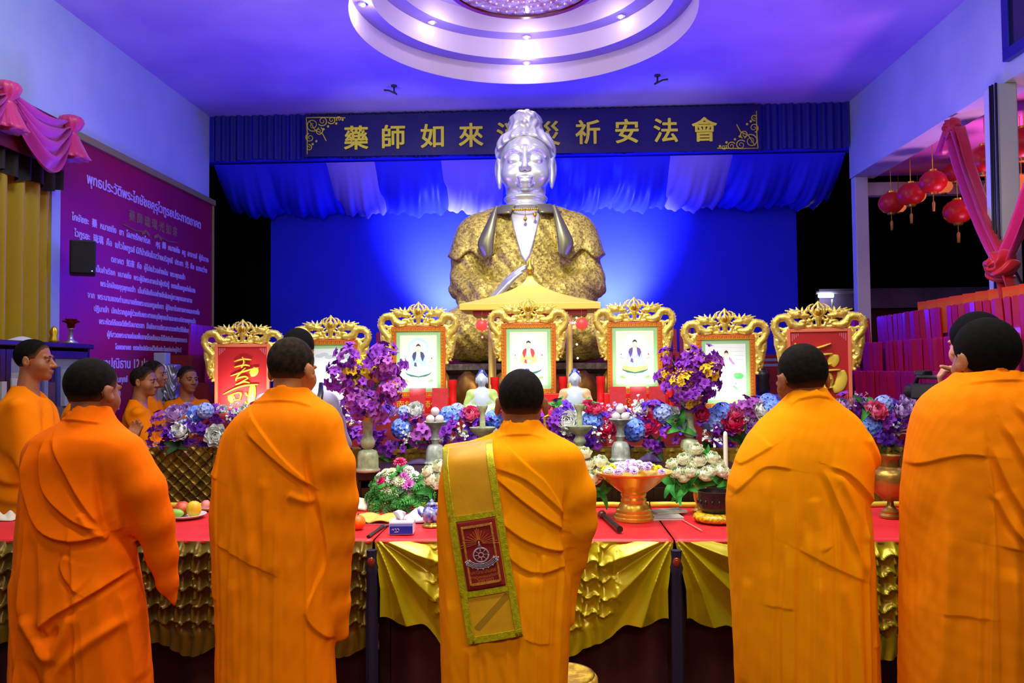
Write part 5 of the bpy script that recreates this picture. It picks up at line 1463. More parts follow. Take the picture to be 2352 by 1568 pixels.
planter(X5(1293), X5(1440), 'gold planter of white peonies and pink roses by the right porcelain figure', 'petal',
 [('peony', 'white', 1302, 975, 1.5), ('orchid', 'purple', 1300, 1015, 1.2), ('orchid', 'mauve', 1325, 1018, 1.0), ('peony', 'magenta', 1352, 942, 1.0), ('peony', 'pink', 1368, 945, .9), ('hydrangea', 'blue', 1362, 968, 1.2), ('peony', 'magenta', 1398, 985, 1.35), ('orchid', 'violet', 1375, 975, 1.2), ('filler_sprig', 'white', 1382, 1003, 1.2), ('filler_sprig', 'lilac', 1405, 950, 1.2), ('orchid', 'violet', 1345, 1000, 1.1), ('orchid', 'purple', 1365, 1015, 1.0), ('leaf_cluster', 'darkgreen', 1350, 1030, 1.0), ('leaf_cluster', 'green', 1345, 935, .7), ('filler_sprig', 'white', 1320, 1005, 1.0), ('orchid', 'violet', 1425, 965, 1.0)])
planter(X5(1443), X5(1600), 'gold planter of magenta, purple and blue flowers right of the fruit stand', 'petal',
 [('hydrangea', 'blue', 1455, 988, 1.3), ('peony', 'magenta', 1488, 982, 1.4), ('orchid', 'violet', 1500, 952, 1.2), ('hydrangea', 'paleblue', 1522, 950, 1.1), ('peony', 'white', 1542, 965, 1.35), ('orchid', 'violet', 1525, 998, 1.4), ('orchid', 'purple', 1478, 950, 1.0), ('filler_sprig', 'white', 1456, 950, 1.2), ('peony', 'white', 1470, 945, .9), ('orchid', 'violet', 1545, 1005, 1.2), ('leaf_cluster', 'green', 1562, 985, 1.1), ('leaf_cluster', 'darkgreen', 1510, 1028, 1.0), ('orchid', 'purple', 1500, 1015, 1.1), ('orchid', 'violet', 1470, 1020, 1.0), ('leaf_cluster', 'darkgreen', 1570, 965, 1.0), ('orchid', 'purple', 1565, 1020, 1.0)])
planter(X5(1603), X5(1790), 'gold planter of blue hydrangeas and pink peonies beside the tall candle', 'petal',
 [('hydrangea', 'blue', 1632, 965, 1.25), ('hydrangea', 'blue', 1660, 950, 1.2), ('hydrangea', 'paleblue', 1645, 975, 1.0), ('peony', 'magenta', 1682, 975, 1.4), ('peony', 'pink', 1690, 955, 1.0), ('orchid', 'mauve', 1700, 940, 1.1), ('filler_sprig', 'white', 1712, 965, 1.2), ('peony', 'white', 1748, 950, 1.35), ('hydrangea', 'blue', 1775, 940, 1.1), ('hydrangea', 'blue', 1765, 925, 1.0), ('orchid', 'purple', 1620, 1000, 1.3), ('orchid', 'violet', 1650, 1010, 1.1), ('filler_sprig', 'white', 1635, 1008, 1.1), ('orchid', 'violet', 1735, 985, 1.2), ('orchid', 'purple', 1695, 1005, 1.2), ('leaf_cluster', 'green', 1655, 995, 1.1), ('leaf_cluster', 'darkgreen', 1705, 1020, 1.1), ('peony', 'magenta', 1612, 955, .9), ('peony', 'lilac', 1730, 975, .9), ('leaf_cluster', 'darkgreen', 1630, 1030, 1.0), ('orchid', 'mauve', 1728, 940, 1.0)])
planter(X5(1793), X5(1925), 'gold planter of mixed flowers hidden behind the fourth monk', 'petal', hid(1798, 1925, 12, 8))
planter(X5(1928), X5(2085), 'gold planter of purple, pink and blue flowers at the right end of the row', 'petal',
 [('orchid', 'purple', 1950, 940, 1.3), ('peony', 'lilac', 1932, 935, .9), ('leaf_cluster', 'green', 1985, 945, 1.2), ('peony', 'pink', 2008, 950, 1.25), ('hydrangea', 'blue', 2000, 980, 1.2), ('orchid', 'violet', 2035, 945, 1.2), ('hydrangea', 'paleblue', 2030, 930, 1.0), ('peony', 'lilac', 2068, 950, 1.3), ('orchid', 'purple', 2058, 968, 1.2), ('orchid', 'violet', 2030, 998, 1.2), ('filler_sprig', 'white', 2060, 990, 1.2), ('orchid', 'violet', 2075, 985, 1.1), ('orchid', 'purple', 2048, 1010, 1.0), ('filler_sprig', 'lilac', 1965, 932, 1.0), ('peony', 'white', 1985, 932, .8), ('leaf_cluster', 'darkgreen', 2030, 1020, 1.0), ('orchid', 'mauve', 2012, 965, .9), ('peony', 'lilac', 2080, 930, 1.0)])

# ------------------------------------------------------------------ dark altar table with stone vessels
TZ = 0.975
M_stoneware = mat('celadon_stone', s2l((180, 190, 144)), 0.3, col2=s2l((138, 156, 124)), nscale=26, bump=(40, 0.25, 0.004))
M_stonegrey = mat('grey_green_stone', s2l((166, 172, 158)), 0.3, col2=s2l((128, 138, 130)), nscale=30, bump=(40, 0.25, 0.004))
at_ = thing('altar_table', 'dark lacquered altar table holding the stone vessels', 'table', (0.02, 4.62, 0))
b = B(); b.box((-1.13, -0.25, TZ-0.045), (1.10, 0.25, TZ)); b.build('tabletop', M_wood, at_, bevel=0.006)
b = B(); b.box((-1.08, -0.22, TZ-0.20), (1.05, -0.20, TZ-0.05))
for i in range(22): b.box((-1.06+i*0.096, -0.228, TZ-0.17), (-1.0+i*0.096, -0.219, TZ-0.09))
b.build('carved_apron', M_wood, at_, bevel=0.002)
for sx in (-1.07, 1.0):
    for sy in (-0.22, 0.18):
        b = B(); b.box((sx, sy, 0), (sx+0.06, sy+0.05, TZ-0.045)); b.build('leg', M_wood, at_, bevel=0.006)
b = B(); b.box((-1.06, 0.2, 0.02), (1.04, 0.215, TZ-0.05)); b.build('back_panel', M_wood, at_)
def onto(px, py, Z=TZ): return atz(px, py, Z)
VASE = [(.066, 0), (.068, .012), (.060, .02), (.059, .03), (.058, .09), (.050, .115), (.022, .128), (.036, .14), (.042, .16), (.042, .172), (.030, .193), (.027, .2), (.027, .26), (.030, .31), (.046, .338), (.060, .352), (.061, .358), (.052, .352), (.024, .31), (.02, .25)]
vmeb = B(); vmeb.lathe(VASE, 40, wave=lambda a, z: 0.03*math.cos(8*a) if z < 0.1 else 0.0)
def stone_vase(px, py, label, mirror=1):
    p = onto(px, py)
    t = thing('stone_vase', label, 'vase', tuple(p), 0, 'stone altar vases')
    o = link('body', mesh_from('body', vmeb.v, vmeb.f, True, 50), M_stoneware, t)
    b = B(); b.lathe([(.067, .001), (.0705, .004), (.0705, .012), (.067, .016)], 40); b.build('foot_ring', mat('pink_stone', s2l((176, 140, 110)), 0.4), t, sm=True)
    return p
def orchid_bunch(p, label, seed, px, pts):
    rg = random.Random(seed)
    t = thing('orchid_bouquet', label, 'flowers', (p.x, p.y, p.z+0.33), 0, 'orchid bouquets in the stone vases')
    b = B()
    for col, ox, oz, s in pts:
        oy = rg.uniform(-.07, .05)
        b.tube([(0, 0, -0.06), (ox*0.3, oy*0.4, oz*0.45), (ox, oy, oz)], 0.002, 5)
    b.build('stems', mat('green_stem', s2l((40, 90, 30)), 0.6), t, sm=True)
    for col, ox, oz, s in pts:
        oy = rg.uniform(-.08, .05)
        bloom('orchid', col, t, (ox, oy, oz), (ox*3 + rg.uniform(-.2, .2), -0.8, oz*1.5+rg.uniform(-.2, .3)), s*1.12)
    return t
p = stone_vase(845, 1083, 'pale green stone vase of purple orchids, at the left of the altar table')
def opts(seed, n, w, h0, h1, yel):
    rg = random.Random(seed); out = []
    for i in range(n):
        z = h0 + (h1-h0)*((i+0.5)/n); ww = w*math.sin(PI*(0.2+0.75*(1-(i+0.5)/n)))
        x = ww*rg.uniform(-1, 1)
        out.append(('purple' if rg.random() < 0.7 else 'mauve', x, z, rg.uniform(.95, 1.3)))
    for c, x, z, s in yel: out.append((c, x, z, s))
    return out
orchid_bunch(p, 'purple and yellow orchid bouquet in the left stone vase', 5, 845, opts(5, 30, 0.165, 0.0, 0.33, [('yellow', -0.06, 0.21, 1.2), ('yellow', -0.075, 0.165, 1.1), ('yellow', 0.075, 0.22, .9), ('yellow', -0.02, 0.07, 1.1), ('yellow', 0.005, 0.035, 1.0), ('yellow', -0.09, 0.235, .8)]))
p = stone_vase(1585, 1052, 'pale green stone vase of purple orchids, at the right of the altar table')
orchid_bunch(p, 'purple and yellow orchid bouquet in the right stone vase', 9, 1585, opts(9, 30, 0.165, 0.02, 0.32, [('yellow', -0.12, 0.20, 1.0), ('yellow', -0.045, 0.14, 1.2), ('yellow', -0.03, 0.17, 1.0), ('yellow', 0.11, 0.21, 1.1), ('yellow', 0.09, 0.24, .9), ('yellow', -0.01, 0.045, 1.0), ('yellow', 0.07, 0.10, .9), ('yellow', 0.09, 0.17, .8)]))
STAND = [(.057, 0), (.058, .012), (.052, .018), (.05, .03), (.047, .085), (.036, .115), (.018, .122), (.021, .14), (.027, .15), (.020, .165), (.021, .20), (.032, .225), (.056, .248), (.062, .256), (.060, .260), (.04, .25), (.001, .246)]
def fruit_stand(px, py, label, wh):
    p = onto(px, py)
    t = thing('offering_stand', label, 'stand', tuple(p), 0, 'stone fruit stands')
    b = B(); b.lathe([(r*1.14, z) for r, z in STAND], 40, wave=lambda a, z: 0.03*math.cos(8*a) if .02 < z < 0.1 else 0.0); b.build('bowl_stand', M_stonegrey, t, sm=True, ang=50)
    b = B()
    for i in range(18): b.ball((.064*math.cos(i*PI/9), .064*math.sin(i*PI/9), .008), .006, 6, 4)
    b.build('beaded_foot', M_stonegrey, t, sm=True)
    for k, (x, y, z) in enumerate(((-.027, -.017, .272), (.029, -.017, .272), (.001, .032, .272), (.0, .0, .318))):
        o = B().ball((0, 0, 0), .0275, 18, 12).build('white_bun', mat('glazed_bun', s2l((206, 200, 204)), 0.25), sm=True, loc=(p.x+x, p.y+y, p.z+z))
        tag(o, 'round white bun, %s, on the %s' % (('front left', 'front right', 'behind', 'topmost of the pile')[k], wh), 'bun', 'buns on the stone stands')
    return t
fruit_stand(1000, 1066, 'grey stone pedestal stand of white buns left of the middle monk', 'left stone stand')
fruit_stand(1426, 1058, 'grey stone pedestal stand of white buns right of the middle monk', 'right stone stand')
def lampstand(px, py, label):
    p = onto(px, py)
    t = thing('candle_stand', label, 'candlestick', tuple(p), 0, 'stone candle stands')
    b = B(); b.lathe([(.060, 0), (.061, .015), (.054, .022), (.056, .05), (.048, .085), (.028, .10), (.022, .105), (.038, .12), (.040, .135), (.026, .155), (.024, .165), (.05, .182), (.076, .21), (.079, .222), (.072, .222), (.03, .208), (.018, .215)], 40); b.build('base', M_stoneware, t, sm=True, ang=50)
    b = B(); b.lathe([(.018, .21), (.017, .25), (.016, .30), (.022, .318), (.030, .335), (.033, .345), (.033, .353), (.024, .353), (.02, .34)], 28); b.build('candle_cup', M_stoneware, t, sm=True, ang=50)
lampstand(1109, 1066, 'pale green stone candle stand left of the middle monk')
lampstand(1332, 1062, 'pale green stone candle stand right of the middle monk')
p = onto(1215, 1062)
t = thing('incense_burner', 'gold incense burner with curved handles behind the middle monk', 'burner', tuple(p))
b = B(); b.lathe([(.05, 0), (.055, .02), (.03, .05), (.07, .10), (.095, .15), (.085, .19), (.095, .21), (.085, .21), (.07, .18), (.02, .14)], 36); b.build('bowl', M_goldb, t, sm=True, ang=50)
for sx in (-1, 1):
    b = B(); b.tube([(sx*.085, 0, .16), (sx*.115, 0, .18), (sx*.10, 0, .24), (sx*.095, 0, .275), (sx*.115, 0, .285), (sx*.13, 0, .28)], .007, 8); b.build('handle', M_goldb, t, sm=True)
b = B()
b.grid(lambda u, v: (0.075*(u-.5)*2*(1-.6*v)+0.01*v, 0.06*(v-.3) + .01*math.sin(u*9), 0.002 + 0.055*math.sin(PI*v)*(1-abs(u-.5)*1.2)), 10, 8)
pp = onto(1490, 1062); tag(b.build('purple_cloth', mat('purple_cloth', s2l((50, 24, 80)), 0.7), loc=tuple(pp), sm=True, solid=0.004), 'folded purple cloth on the altar table right of the fruit stand', 'cloth')
pp = onto(965, 1066); b2 = B(); b2.grid(lambda u, v: (0.09*(u-.5)*2, 0.06*(v-.5), 0.003 + 0.03*math.sin(PI*v)*math.sin(PI*u)), 10, 8)
tag(b2.build('purple_cloth', mat('purple_cloth', s2l((50, 24, 80)), 0.7), loc=tuple(pp), sm=True, solid=0.004), 'folded purple cloth beside the left fruit stand', 'cloth')

# ------------------------------------------------------------------ porcelain Buddha figurines
M_porc = mat('white_porcelain', s2l((190, 206, 216)), 0.2, coat=0.3)
M_porcblue = mat('blue_glaze', s2l((26, 52, 150)), 0.2, coat=0.3)
M_gr = mat('green_glaze', s2l((176, 204, 110)), 0.25, coat=0.3); M_or = mat('peach_glaze', s2l((206, 170, 120)), 0.25, coat=0.3); M_pedest = mat('lotus_glaze', s2l((150, 176, 120)), 0.3, coat=0.2)
def fig_body(P):
    A = sym(P)
    d = ell(A, (0, -.005, .228), (.026, .028, .036)); d = smin(d, ell(A, (0, -.033, .222), (.005, .007, .009)), .004)
    d = smin(d, cap(A, (0, 0, .2), (0, 0, .17), .013, .016), .01)
    d = smin(d, ell(A, (0, 0, .125), (.048, .036, .062)), .015); d = smin(d, cap(A, (0, 0, .165), (.045, 0, .155), .022, .02), .012)
    d = smin(d, chain(A, [(.052, 0, .155), (.068, -.01, .095), (.02, -.05, .075)], [.02, .019, .012]), .01)
    d = smin(d, chain(A, [(.02, 0, .05), (.088, -.02, .05), (.03, -.06, .05), (0, -.062, .052)], [.03, .026, .022, .02]), .012)
    e = ell(A, (.027, 0, .223), (.004, .007, .018)); d = smin(d, e, .003)
    return d
def fig_robe(P):
    A = sym(P)
    d = ell(A, (0, 0.004, .12), (.052, .038, .062)); d = smin(d, cap(A, (0, .004, .165), (.047, 0, .155), .023, .022), .012)
    d = smin(d, chain(A, [(.054, 0, .155), (.071, -.008, .095), (.055, -.03, .075)], [.022, .022, .02]), .01)
    d = d - .0007*np.sin(P[:, 2]*160 + A[:, 0]*90)
    return smax(d, np.where(P[:, 1] < 0, .024 - A[:, 0] + (P[:, 2]-.15)*.12, -1), .004)
def fig_hair(P):
    d = ell(P, (0, .002, .236), (.029, .030, .032)); d = smin(d, ell(P, (0, .004, .266), (.015, .015, .014)), .008) - .0012*np.sin(P[:, 0]*600)*np.sin(P[:, 2]*600)
    return smax(d, .238 - P[:, 2] + np.clip(-P[:, 1]-.005, 0, 1)*.5 - np.clip(P[:, 1], 0, 1)*1.0, .003)
fb = sdf_mesh('figure', fig_body, (-.13, -.10, .0), (.13, .06, .275), .0035); fr_ = sdf_mesh('glazed_robe', fig_robe, (-.12, -.07, .04), (.12, .06, .20), .0035); fh = sdf_mesh('blue_hair', fig_hair, (-.04, -.04, .2), (.04, .045, .29), .003)
fb.materials.append(M_porc); fh.materials.append(M_porcblue)
for px, D, m, wh in ((1107, 5.24, M_gr, 'with a green robe left of the middle monk'), (1211, 5.24, M_porcblue, 'behind the head of the middle monk'), (1321, 5.24, M_or, 'with a peach robe right of the middle monk')):
    c = at(px, 940, D)
    t = thing('porcelain_buddha', 'small porcelain seated Buddha with blue hair, ' + wh, 'figurine', (c.x, D, 1.092), 0, 'porcelain Buddhas'); t.scale = (1.36, 1.2, 1.34)
    link('figure', fb, None, t, loc=(0, 0, 0.06)); link('blue_hair', fh, None, t, loc=(0, 0, 0.06))
    rm = fr_.copy(); rm.materials.clear(); rm.materials.append(m); link('glazed_robe', rm, None, t, loc=(0, 0, 0.06))
    b = B(); b.lathe([(.075, 0), (.095, .015), (.100, .03), (.085, .045), (.075, .06), (.095, .075), (.09, .085), (.001, .085)], 36, wave=lambda a, z: .05*abs(math.sin(6*a)), sy=.8); b.build('lotus_pedestal', M_pedest, t, sm=True, ang=60)
b = B(); b.box((-0.5, -0.06, 0), (0.5, 0.07, 0.385))
tag(b.build('figurine_shelf', M_redcl, loc=(-0.10, 5.245, 0.703)), 'narrow red shelf under the three porcelain Buddhas', 'shelf')
# ------------------------------------------------------------------ long offering tables
TT = 0.80
M_redtop = mat('red_table_cloth', s2l((214, 30, 36)), 0.5, col2=s2l((200, 22, 30)), nscale=5, bump=(7, 0.3, 0.01))
M_satin = mat('gold_satin', s2l((186, 168, 12)), 0.30, metal=0.35, spec=0.6)
M_satin2 = mat('old_gold_satin', s2l((112, 90, 14)), 0.32, metal=0.35, spec=0.6)
M_under = mat('dark_red_skirt', s2l((58, 2, 5)), 0.8)
M_purp = mat('purple_leg_cloth', s2l((20, 6, 46)), 0.8)
M_rail = mat('gold_cloth_roll', s2l((214, 186, 50)), 0.4, metal=0.2)
YF0, YB0 = 3.46, 4.29
def skirt_pt(x0, x1, full):
    w = x1 - x0; cs = 0.074
    def f(u, v):
        x = x0 + w*u
        e = min(x-x0, x1-x)            # distance to the nearest joint
        lat = 1.0 if full else sstep(0.20, 0.36, np.array([e]))[0]
        hem = TT - 0.008 - (0.345 + 0.115*lat + 0.028*math.sin(x*23)*lat - 0.04*math.exp(-(e/0.05)**2))
        if full: hem = TT - 0.47 - 0.03*math.sin(x*19)
        z = TT - 0.006 + (hem - TT)*v
        # smocking: ridges along a square lattice pinched at its nodes, pockets falling back between them
        gx = (x + 0.006*math.sin(z*30))/cs; gz = (z + 0.10*abs(x-(x0+x1)/2)*(0 if full else 1) + 0.012*math.sin(gx*PI*2))/cs
        fx = gx - math.floor(gx); fz = gz - math.floor(gz)
        ex = min(fx, 1-fx); ez = min(fz, 1-fz)
        hc = 0.022*max(math.exp(-ex/0.07), math.exp(-ez/0.07)) + 0.030*max(fx, 1-fz)**1.5 - 0.012*math.exp(-math.hypot(ex, ez)/0.08)
        hc *= min(1, (TT - z)/0.05)
        tail = sstep(0.70, 0.86, np.array([v]))[0]
        tf = abs((gx*1.0 % 1.0)*2-1)
        hc = hc*(1-tail) + tail*(0.012 + 0.045*(v-0.62)*abs(math.sin(PI*gx*1.5)) + 0.03*tf*(1-v)*2)
        # fan of pleats springing from the joint
        dx = e + 0.004; dz = max(1e-3, TT + 0.015 - z)
        th = math.atan2(dx, dz)
        tri = abs(((th*2.35 + 0.10) % 1.0)*2 - 1)
        fan = (0.055*tri**1.3) * min(1, math.hypot(dx, dz)/0.20) + 0.02*math.exp(-(e/0.03)**2)*v
        d = lat*hc + (1-lat)*fan
        # cloth pulled aside below the joint
        xs = x
        if not full:
            s = 1 if x-x0 < x1-x else -1
            if abs(x-(-0.763)) < 0.5 or abs(x-0.553) < 0.5:
                xs = x + s*0.035*min(1, v*1.6)*math.exp(-(e/0.10)**2)
        return (xs, YF0 - 0.006 - d, z)
    return f
def offering_table(label, x0, x1, full=False, msat=None):
    t = thing('offering_table', label, 'table', ((x0+x1)/2, (YF0+YB0)/2, 0), 0, 'offering tables')
    inv = Matrix.Translation(-Vector(t.location))
    def add(o): o.matrix_parent_inverse = inv; return o
    b = B(); b.box((x0, YF0+0.02, TT-0.035), (x1, YB0, TT-0.004)); add(b.build('tabletop', M_wood, t))
    b = B(); b.grid(lambda u, v: (x0+(x1-x0)*u, YF0-0.004+(YB0-YF0)*v, TT-0.003+0.0018*math.sin(u*40+v*7)*math.sin(v*9)), 60, 16)
    b.grid(lambda u, v: (x0+(x1-x0)*u, YF0-0.004 - 0.004*v, TT-0.003-0.014*v), 60, 2); add(b.build('red_cover', M_redtop, t, sm=True, solid=0.003))
    b = B(); b.grid(skirt_pt(x0, x1, full), int((x1-x0)/0.0062), 96); add(b.build('gold_skirt', msat or M_satin, t, sm=True))
    b = B(); b.grid(lambda u, v: (x0+(x1-x0)*u, YF0+0.07+0.022*math.sin(u*(x1-x0)*30)+0.018*math.sin(u*(x1-x0)*13+1), (TT-0.04)*(1-v)+0.01), int((x1-x0)/0.012), 6); add(b.build('under_skirt', M_under, t, sm=True))
    b = B(); b.tube([(x0+(x1-x0)*i/20, YB0-0.03, TT+0.012+0.002*math.sin(i*2)) for i in range(21)], 0.016, 10); add(b.build('gold_roll', M_rail, t, sm=True))
    for lx in (x0+0.03, x1-0.03):
        for ly in (YF0+0.09, YB0-0.06):
            b = B(); b.box((lx-0.02, ly-0.02, 0), (lx+0.02, ly+0.02, TT-0.035)); add(b.build('leg', M_wood, t))
    return t
J1, J2 = -0.763, 0.553
offering_table('left offering table with red top and old gold smocked skirt', -2.78, J1-0.004, True, M_satin2)
offering_table('centre offering table with red top and gold satin skirt behind the middle monk', J1+0.004, J2-0.004)
offering_table('right offering table with red top and gold satin skirt before the fourth monk', J2+0.004, 2.45)
for x, wh in ((J1, 'left'), (J2, 'right')):
    b = B(); b.lathe([(.024, 0), (.024, .5), (.020, .66), (.026, .69), (.018, .72), (.022, .765)], 20, (0, 0, 0), wave=lambda a, z: .12*math.cos(7*a))
    t = thing('cloth_wrapped_post', 'dark purple cloth wrapped post where the gold skirts part, %s of the middle monk' % wh, 'post', (x, YF0-0.045, 0), 0, 'posts between the table skirts')
    b.build('purple_cloth', M_purp, t, sm=True, ang=50)
    b = B(); b.ball((0, -.012, .715), (.018, .016, .026), 12, 8); b.build('gem_knob', mat('glass_gem', s2l((150, 60, 40)), 0.08, metal=0.5), t, sm=True)
def ont(px, py, Z=TT): return atz(px, py, Z)
# plates of fruit on the left table
M_plate2 = mat('white_plate', s2l((214, 212, 206)), 0.25)
def plate(px, py, r, label):
    p = ont(px, py); b = B(); b.lathe([(.001, .004), (r*.62, .004), (r*.75, .008), (r, .020), (r*1.0, .023), (r*.97, .023), (r*.72, .012), (r*.6, .008), (.001, .008)], 36)
    o = b.build('plate', M_plate2, sm=True, loc=tuple(p)); tag(o, label, 'plate'); return p
p = plate(428, 1190, 0.098, 'white plate of fruit on the left table')
def fruit(name, p, dx, dy, r, c, c2, label, sc=(1, 1, 1), rot=(0, 0, 0), stem=True, dz=0.010):
    t = thing(name, label, 'fruit', (p.x+dx, p.y+dy, p.z+dz+r*sc[2]*0.98)); t.rotation_euler = rot
    b = B(); v = []
    prof = [(0.001, -.92*r)] + [(r*math.sin(PI*i/14)*(1+0.05*math.cos(PI*i/14)), -r*math.cos(PI*i/14)*(0.96 if i > 11 else 1)) for i in range(1, 14)] + [(0.001, .86*r)]
    b.lathe([(q[0]*1, q[1]*sc[2]) for q in prof], 22, sx=sc[0], sy=sc[1]); b.build('flesh', mat('skin_' + name, s2l(c), 0.4, col2=s2l(c2), nscale=30), t, sm=True)
    if stem: b = B(); b.tube([(0, 0, .80*r*sc[2]), (.003, 0, 1.12*r*sc[2])], .0022, 6); b.build('stem', M_wood, t)
    return t
fruit('apple', p, -0.030, 0.020, 0.038, (196, 60, 40), (220, 110, 70), 'red apple at the back of the plate on the left table')
fruit('mango', p, 0.044, -0.010, 0.038, (232, 196, 40), (222, 180, 30), 'yellow mango on the plate on the left table', (1.0, .85, 1.1))
fruit('green_mango', p, -0.040, -0.048, 0.026, (110, 170, 50), (140, 190, 70), 'long green mango lying at the front of the plate', (1.9, .9, .9), stem=False, dz=0.012)
p2 = plate(482, 1172, 0.06, 'smaller white plate of pink fruit beside the second monk')
fruit('rose_apple', p2, -0.022, 0.0, 0.024, (226, 110, 110), (240, 150, 140), 'small pink rose apple on the smaller plate, on the left')
fruit('rose_apple', p2, 0.028, 0.004, 0.024, (216, 90, 96), (236, 140, 130), 'small pink rose apple on the smaller plate, on the right')
p = ont(10, 1192); b = B(); b.grid(lambda u, v: (.16*(u-.5), .12*(v-.5), .004+.03*math.sin(PI*u)*math.sin(PI*v)*(1+.5*math.sin(u*13+v*9))), 18, 14)
tag(b.build('crumpled_napkin', mat('white_napkin', s2l((206, 200, 170)), .8), loc=tuple(p), sm=True, solid=.003), 'crumpled cream napkin at the left end of the table', 'napkin')
# things on the centre table, left half
p = ont(822, 1216); fruit('orange', p, 0, 0, 0.036, (240, 96, 10), (246, 130, 20), 'orange on the table beside the sleeve of the second monk', dz=0)
def book(name, p, w, d, h, rz, cover, page, label, open_=False, lines=True):
    t = thing(name, label, 'book', tuple(p), rz)
    if open_:
        for sx in (-1, 1):
            b = B(); b.grid(lambda u, v: (sx*w*u, d*(v-.5), .004+h*math.sin(min(1, u*1.15)*PI*.80)*.7+.004), 14, 6); pg = b.build('pages', page, t, sm=True, solid=.006)
            b = B()
            for k in range(9): b.box((min(sx*w*.15, sx*w*.85), -d*.38+k*d*.09, h*.75+.0085), (max(sx*w*.15, sx*w*.85), -d*.38+k*d*.09+.004, h*.75+.0092))
        b = B(); b.box((-w*1.02, -d*.51, 0), (w*1.02, d*.51, .004)); b.build('cover', cover, t)
    else:
        b = B(); b.box((-w/2, -d/2, .002), (w/2, d/2, h-.002)); b.build('pages', page, t)
        b = B(); b.box((-w/2-.002, -d/2-.002, 0), (w/2+.002, d/2+.002, .002)); b.box((-w/2-.002, -d/2-.002, h-.002), (w/2+.002, d/2+.002, h)); b.build('cover', cover, t)
    return t
M_pagey = mat('yellow_pages', s2l((206, 190, 96)), .8, col2=s2l((190, 170, 70)), nscale=60)
book('scripture_book', ont(862, 1196), .105, .19, .02, -.10, mat('pink_cover', s2l((200, 120, 140)), .6), M_pagey, 'open yellow scripture book beside the blue tissue packet', True)
b = B(); p = ont(826, 1172); b.grid(lambda u, v: (.075*(u-.5), .05*(v-.5)+.02*u, .03+.05*v-.02*u), 6, 6); 
o = b.build('paper_packet', mat('white_yellow_packet', s2l((214, 214, 224)), .5, col2=s2l((220, 180, 40)), nscale=9), loc=(p.x, p.y, TT-.012), sm=True, solid=.012); tag(o, 'white and yellow paper packet behind the scripture book', 'packet')
# tissue packet: white soft pack with a blue printed front, red tab and a tissue pulled out
p = ont(920, 1229)
t = thing('tissue_pack', 'blue and white soft pack of tissues near the table edge', 'tissues', (p.x, p.y+.045, TT), .06)
b = B(); b.box((-.056, -.045, .001), (.056, .045, .062)); b.build('pack', mat('white_film', s2l((226, 228, 240)), .35), t, bevel=.007, bseg=3)
b = B(); b.box((-.052, -.0462, .006), (.052, -.0452, .040)); b.build('blue_print', mat('blue_print', s2l((16, 50, 190)), .35), t)
b = B(); b.box((-.052, -.0462, .041), (.052, -.0452, .052)); b.build('pale_band', mat('pale_blue_print', s2l((120, 150, 240)), .35), t)
b = B()
for k in range(3): b.tube([(-.042+.012*k, -.0468, .024+.006*math.sin(k)), (-.036+.012*k, -.0468, .030), (-.033+.012*k, -.0468, .022)], .0012, 5)
b.tube([(-.03, -.0468, .015), (-.012, -.0468, .016)], .0012, 5); b.build('white_script', mat('white_ink', (.8, .85, 1), .5), t)
b = B(); b.lathe([(.001, .0630), (.02, .0630), (.022, .0622), (.001, .062)], 20, (0, 0, 0), sy=.45); b.build('red_tab', mat('red_tab', s2l((216, 40, 50)), .4), t)
b = B(); b.grid(lambda u, v: (-.012+.03*(u-.5)*(1+v), .01*math.sin(u*6+v*4), .062+.045*v*(1-.5*abs(u-.4))), 8, 8); b.build('tissue', mat('tissue_white', s2l((222, 226, 240)), .9), t, sm=True, solid=.002)
p = ont(960, 1200); b = B(); b.grid(lambda u, v: (.15*(u-.5)-.02*v, .13*(v-.5), .006+.045*(math.sin(PI*u)**.6)*(math.sin(PI*v)**.6)*(1+.35*math.sin(u*9+v*5)+.2*math.sin(v*17))), 26, 22)
tag(b.build('hand_towel', mat('white_towel', s2l((206, 216, 232)), .9), loc=(p.x+.005, p.y+.05, TT-.003), sm=True, solid=.004), 'crumpled white hand towel behind the tissue pack', 'towel')
a_, c_ = ont(846, 1236), ont(880, 1211); d_ = c_-a_
t = thing('folding_fan', 'dark closed folding fan lying on the table edge', 'fan', (a_.x, a_.y, TT+.008))
b = B(); b.tube([(0, 0, 0), tuple(d_*.5), tuple(d_)], [.009, .008, .011], 8, flat=.7); b.build('sticks', mat('dark_bamboo', (.02, .012, .01), .4), t, sm=True, ang=40)
b = B(); b.tube([tuple(d_*.9), tuple(d_*.95+Vector((.028, .004, 0)))], .005, 6); b.build('loop', mat('dark_bamboo', (.02, .012, .01), .4), t, sm=True)
# blue and white teapot on a small stand
p = ont(990, 1212)
t = thing('teapot', 'blue and white porcelain teapot beside the sash of the middle monk', 'teapot', (p.x, p.y+.03, TT))
M_bw = mat('blue_white_porcelain', s2l((190, 200, 226)), .15, col2=s2l((20, 40, 170)), nscale=34, coat=.3)
b = B(); b.lathe([(.03, .022), (.042, .035), (.046, .06), (.040, .085), (.026, .098), (.024, .102), (.001, .104)], 30); b.build('body', M_bw, t, sm=True)
b = B(); b.lathe([(.027, .100), (.022, .112), (.008, .118), (.010, .126), (.001, .131)], 20); b.build('lid', M_bw, t, sm=True)
b = B(); b.tube([(-.042, 0, .05), (-.06, 0, .065), (-.066, 0, .09)], [.011, .008, .006], 8); b.build('spout', M_bw, t, sm=True)
b = B(); b.tube([(.040, 0, .045), (.064, 0, .05), (.066, 0, .078), (.040, 0, .085)], .005, 8); b.build('handle', M_bw, t, sm=True)
b = B(); b.lathe([(.038, 0), (.046, .004), (.040, .012), (.032, .016), (.034, .022)], 30, wave=lambda a, z: .08*math.cos(8*a)); b.build('stand', mat('gold_stand', s2l((190, 170, 70)), .3, metal=.6), t, sm=True)
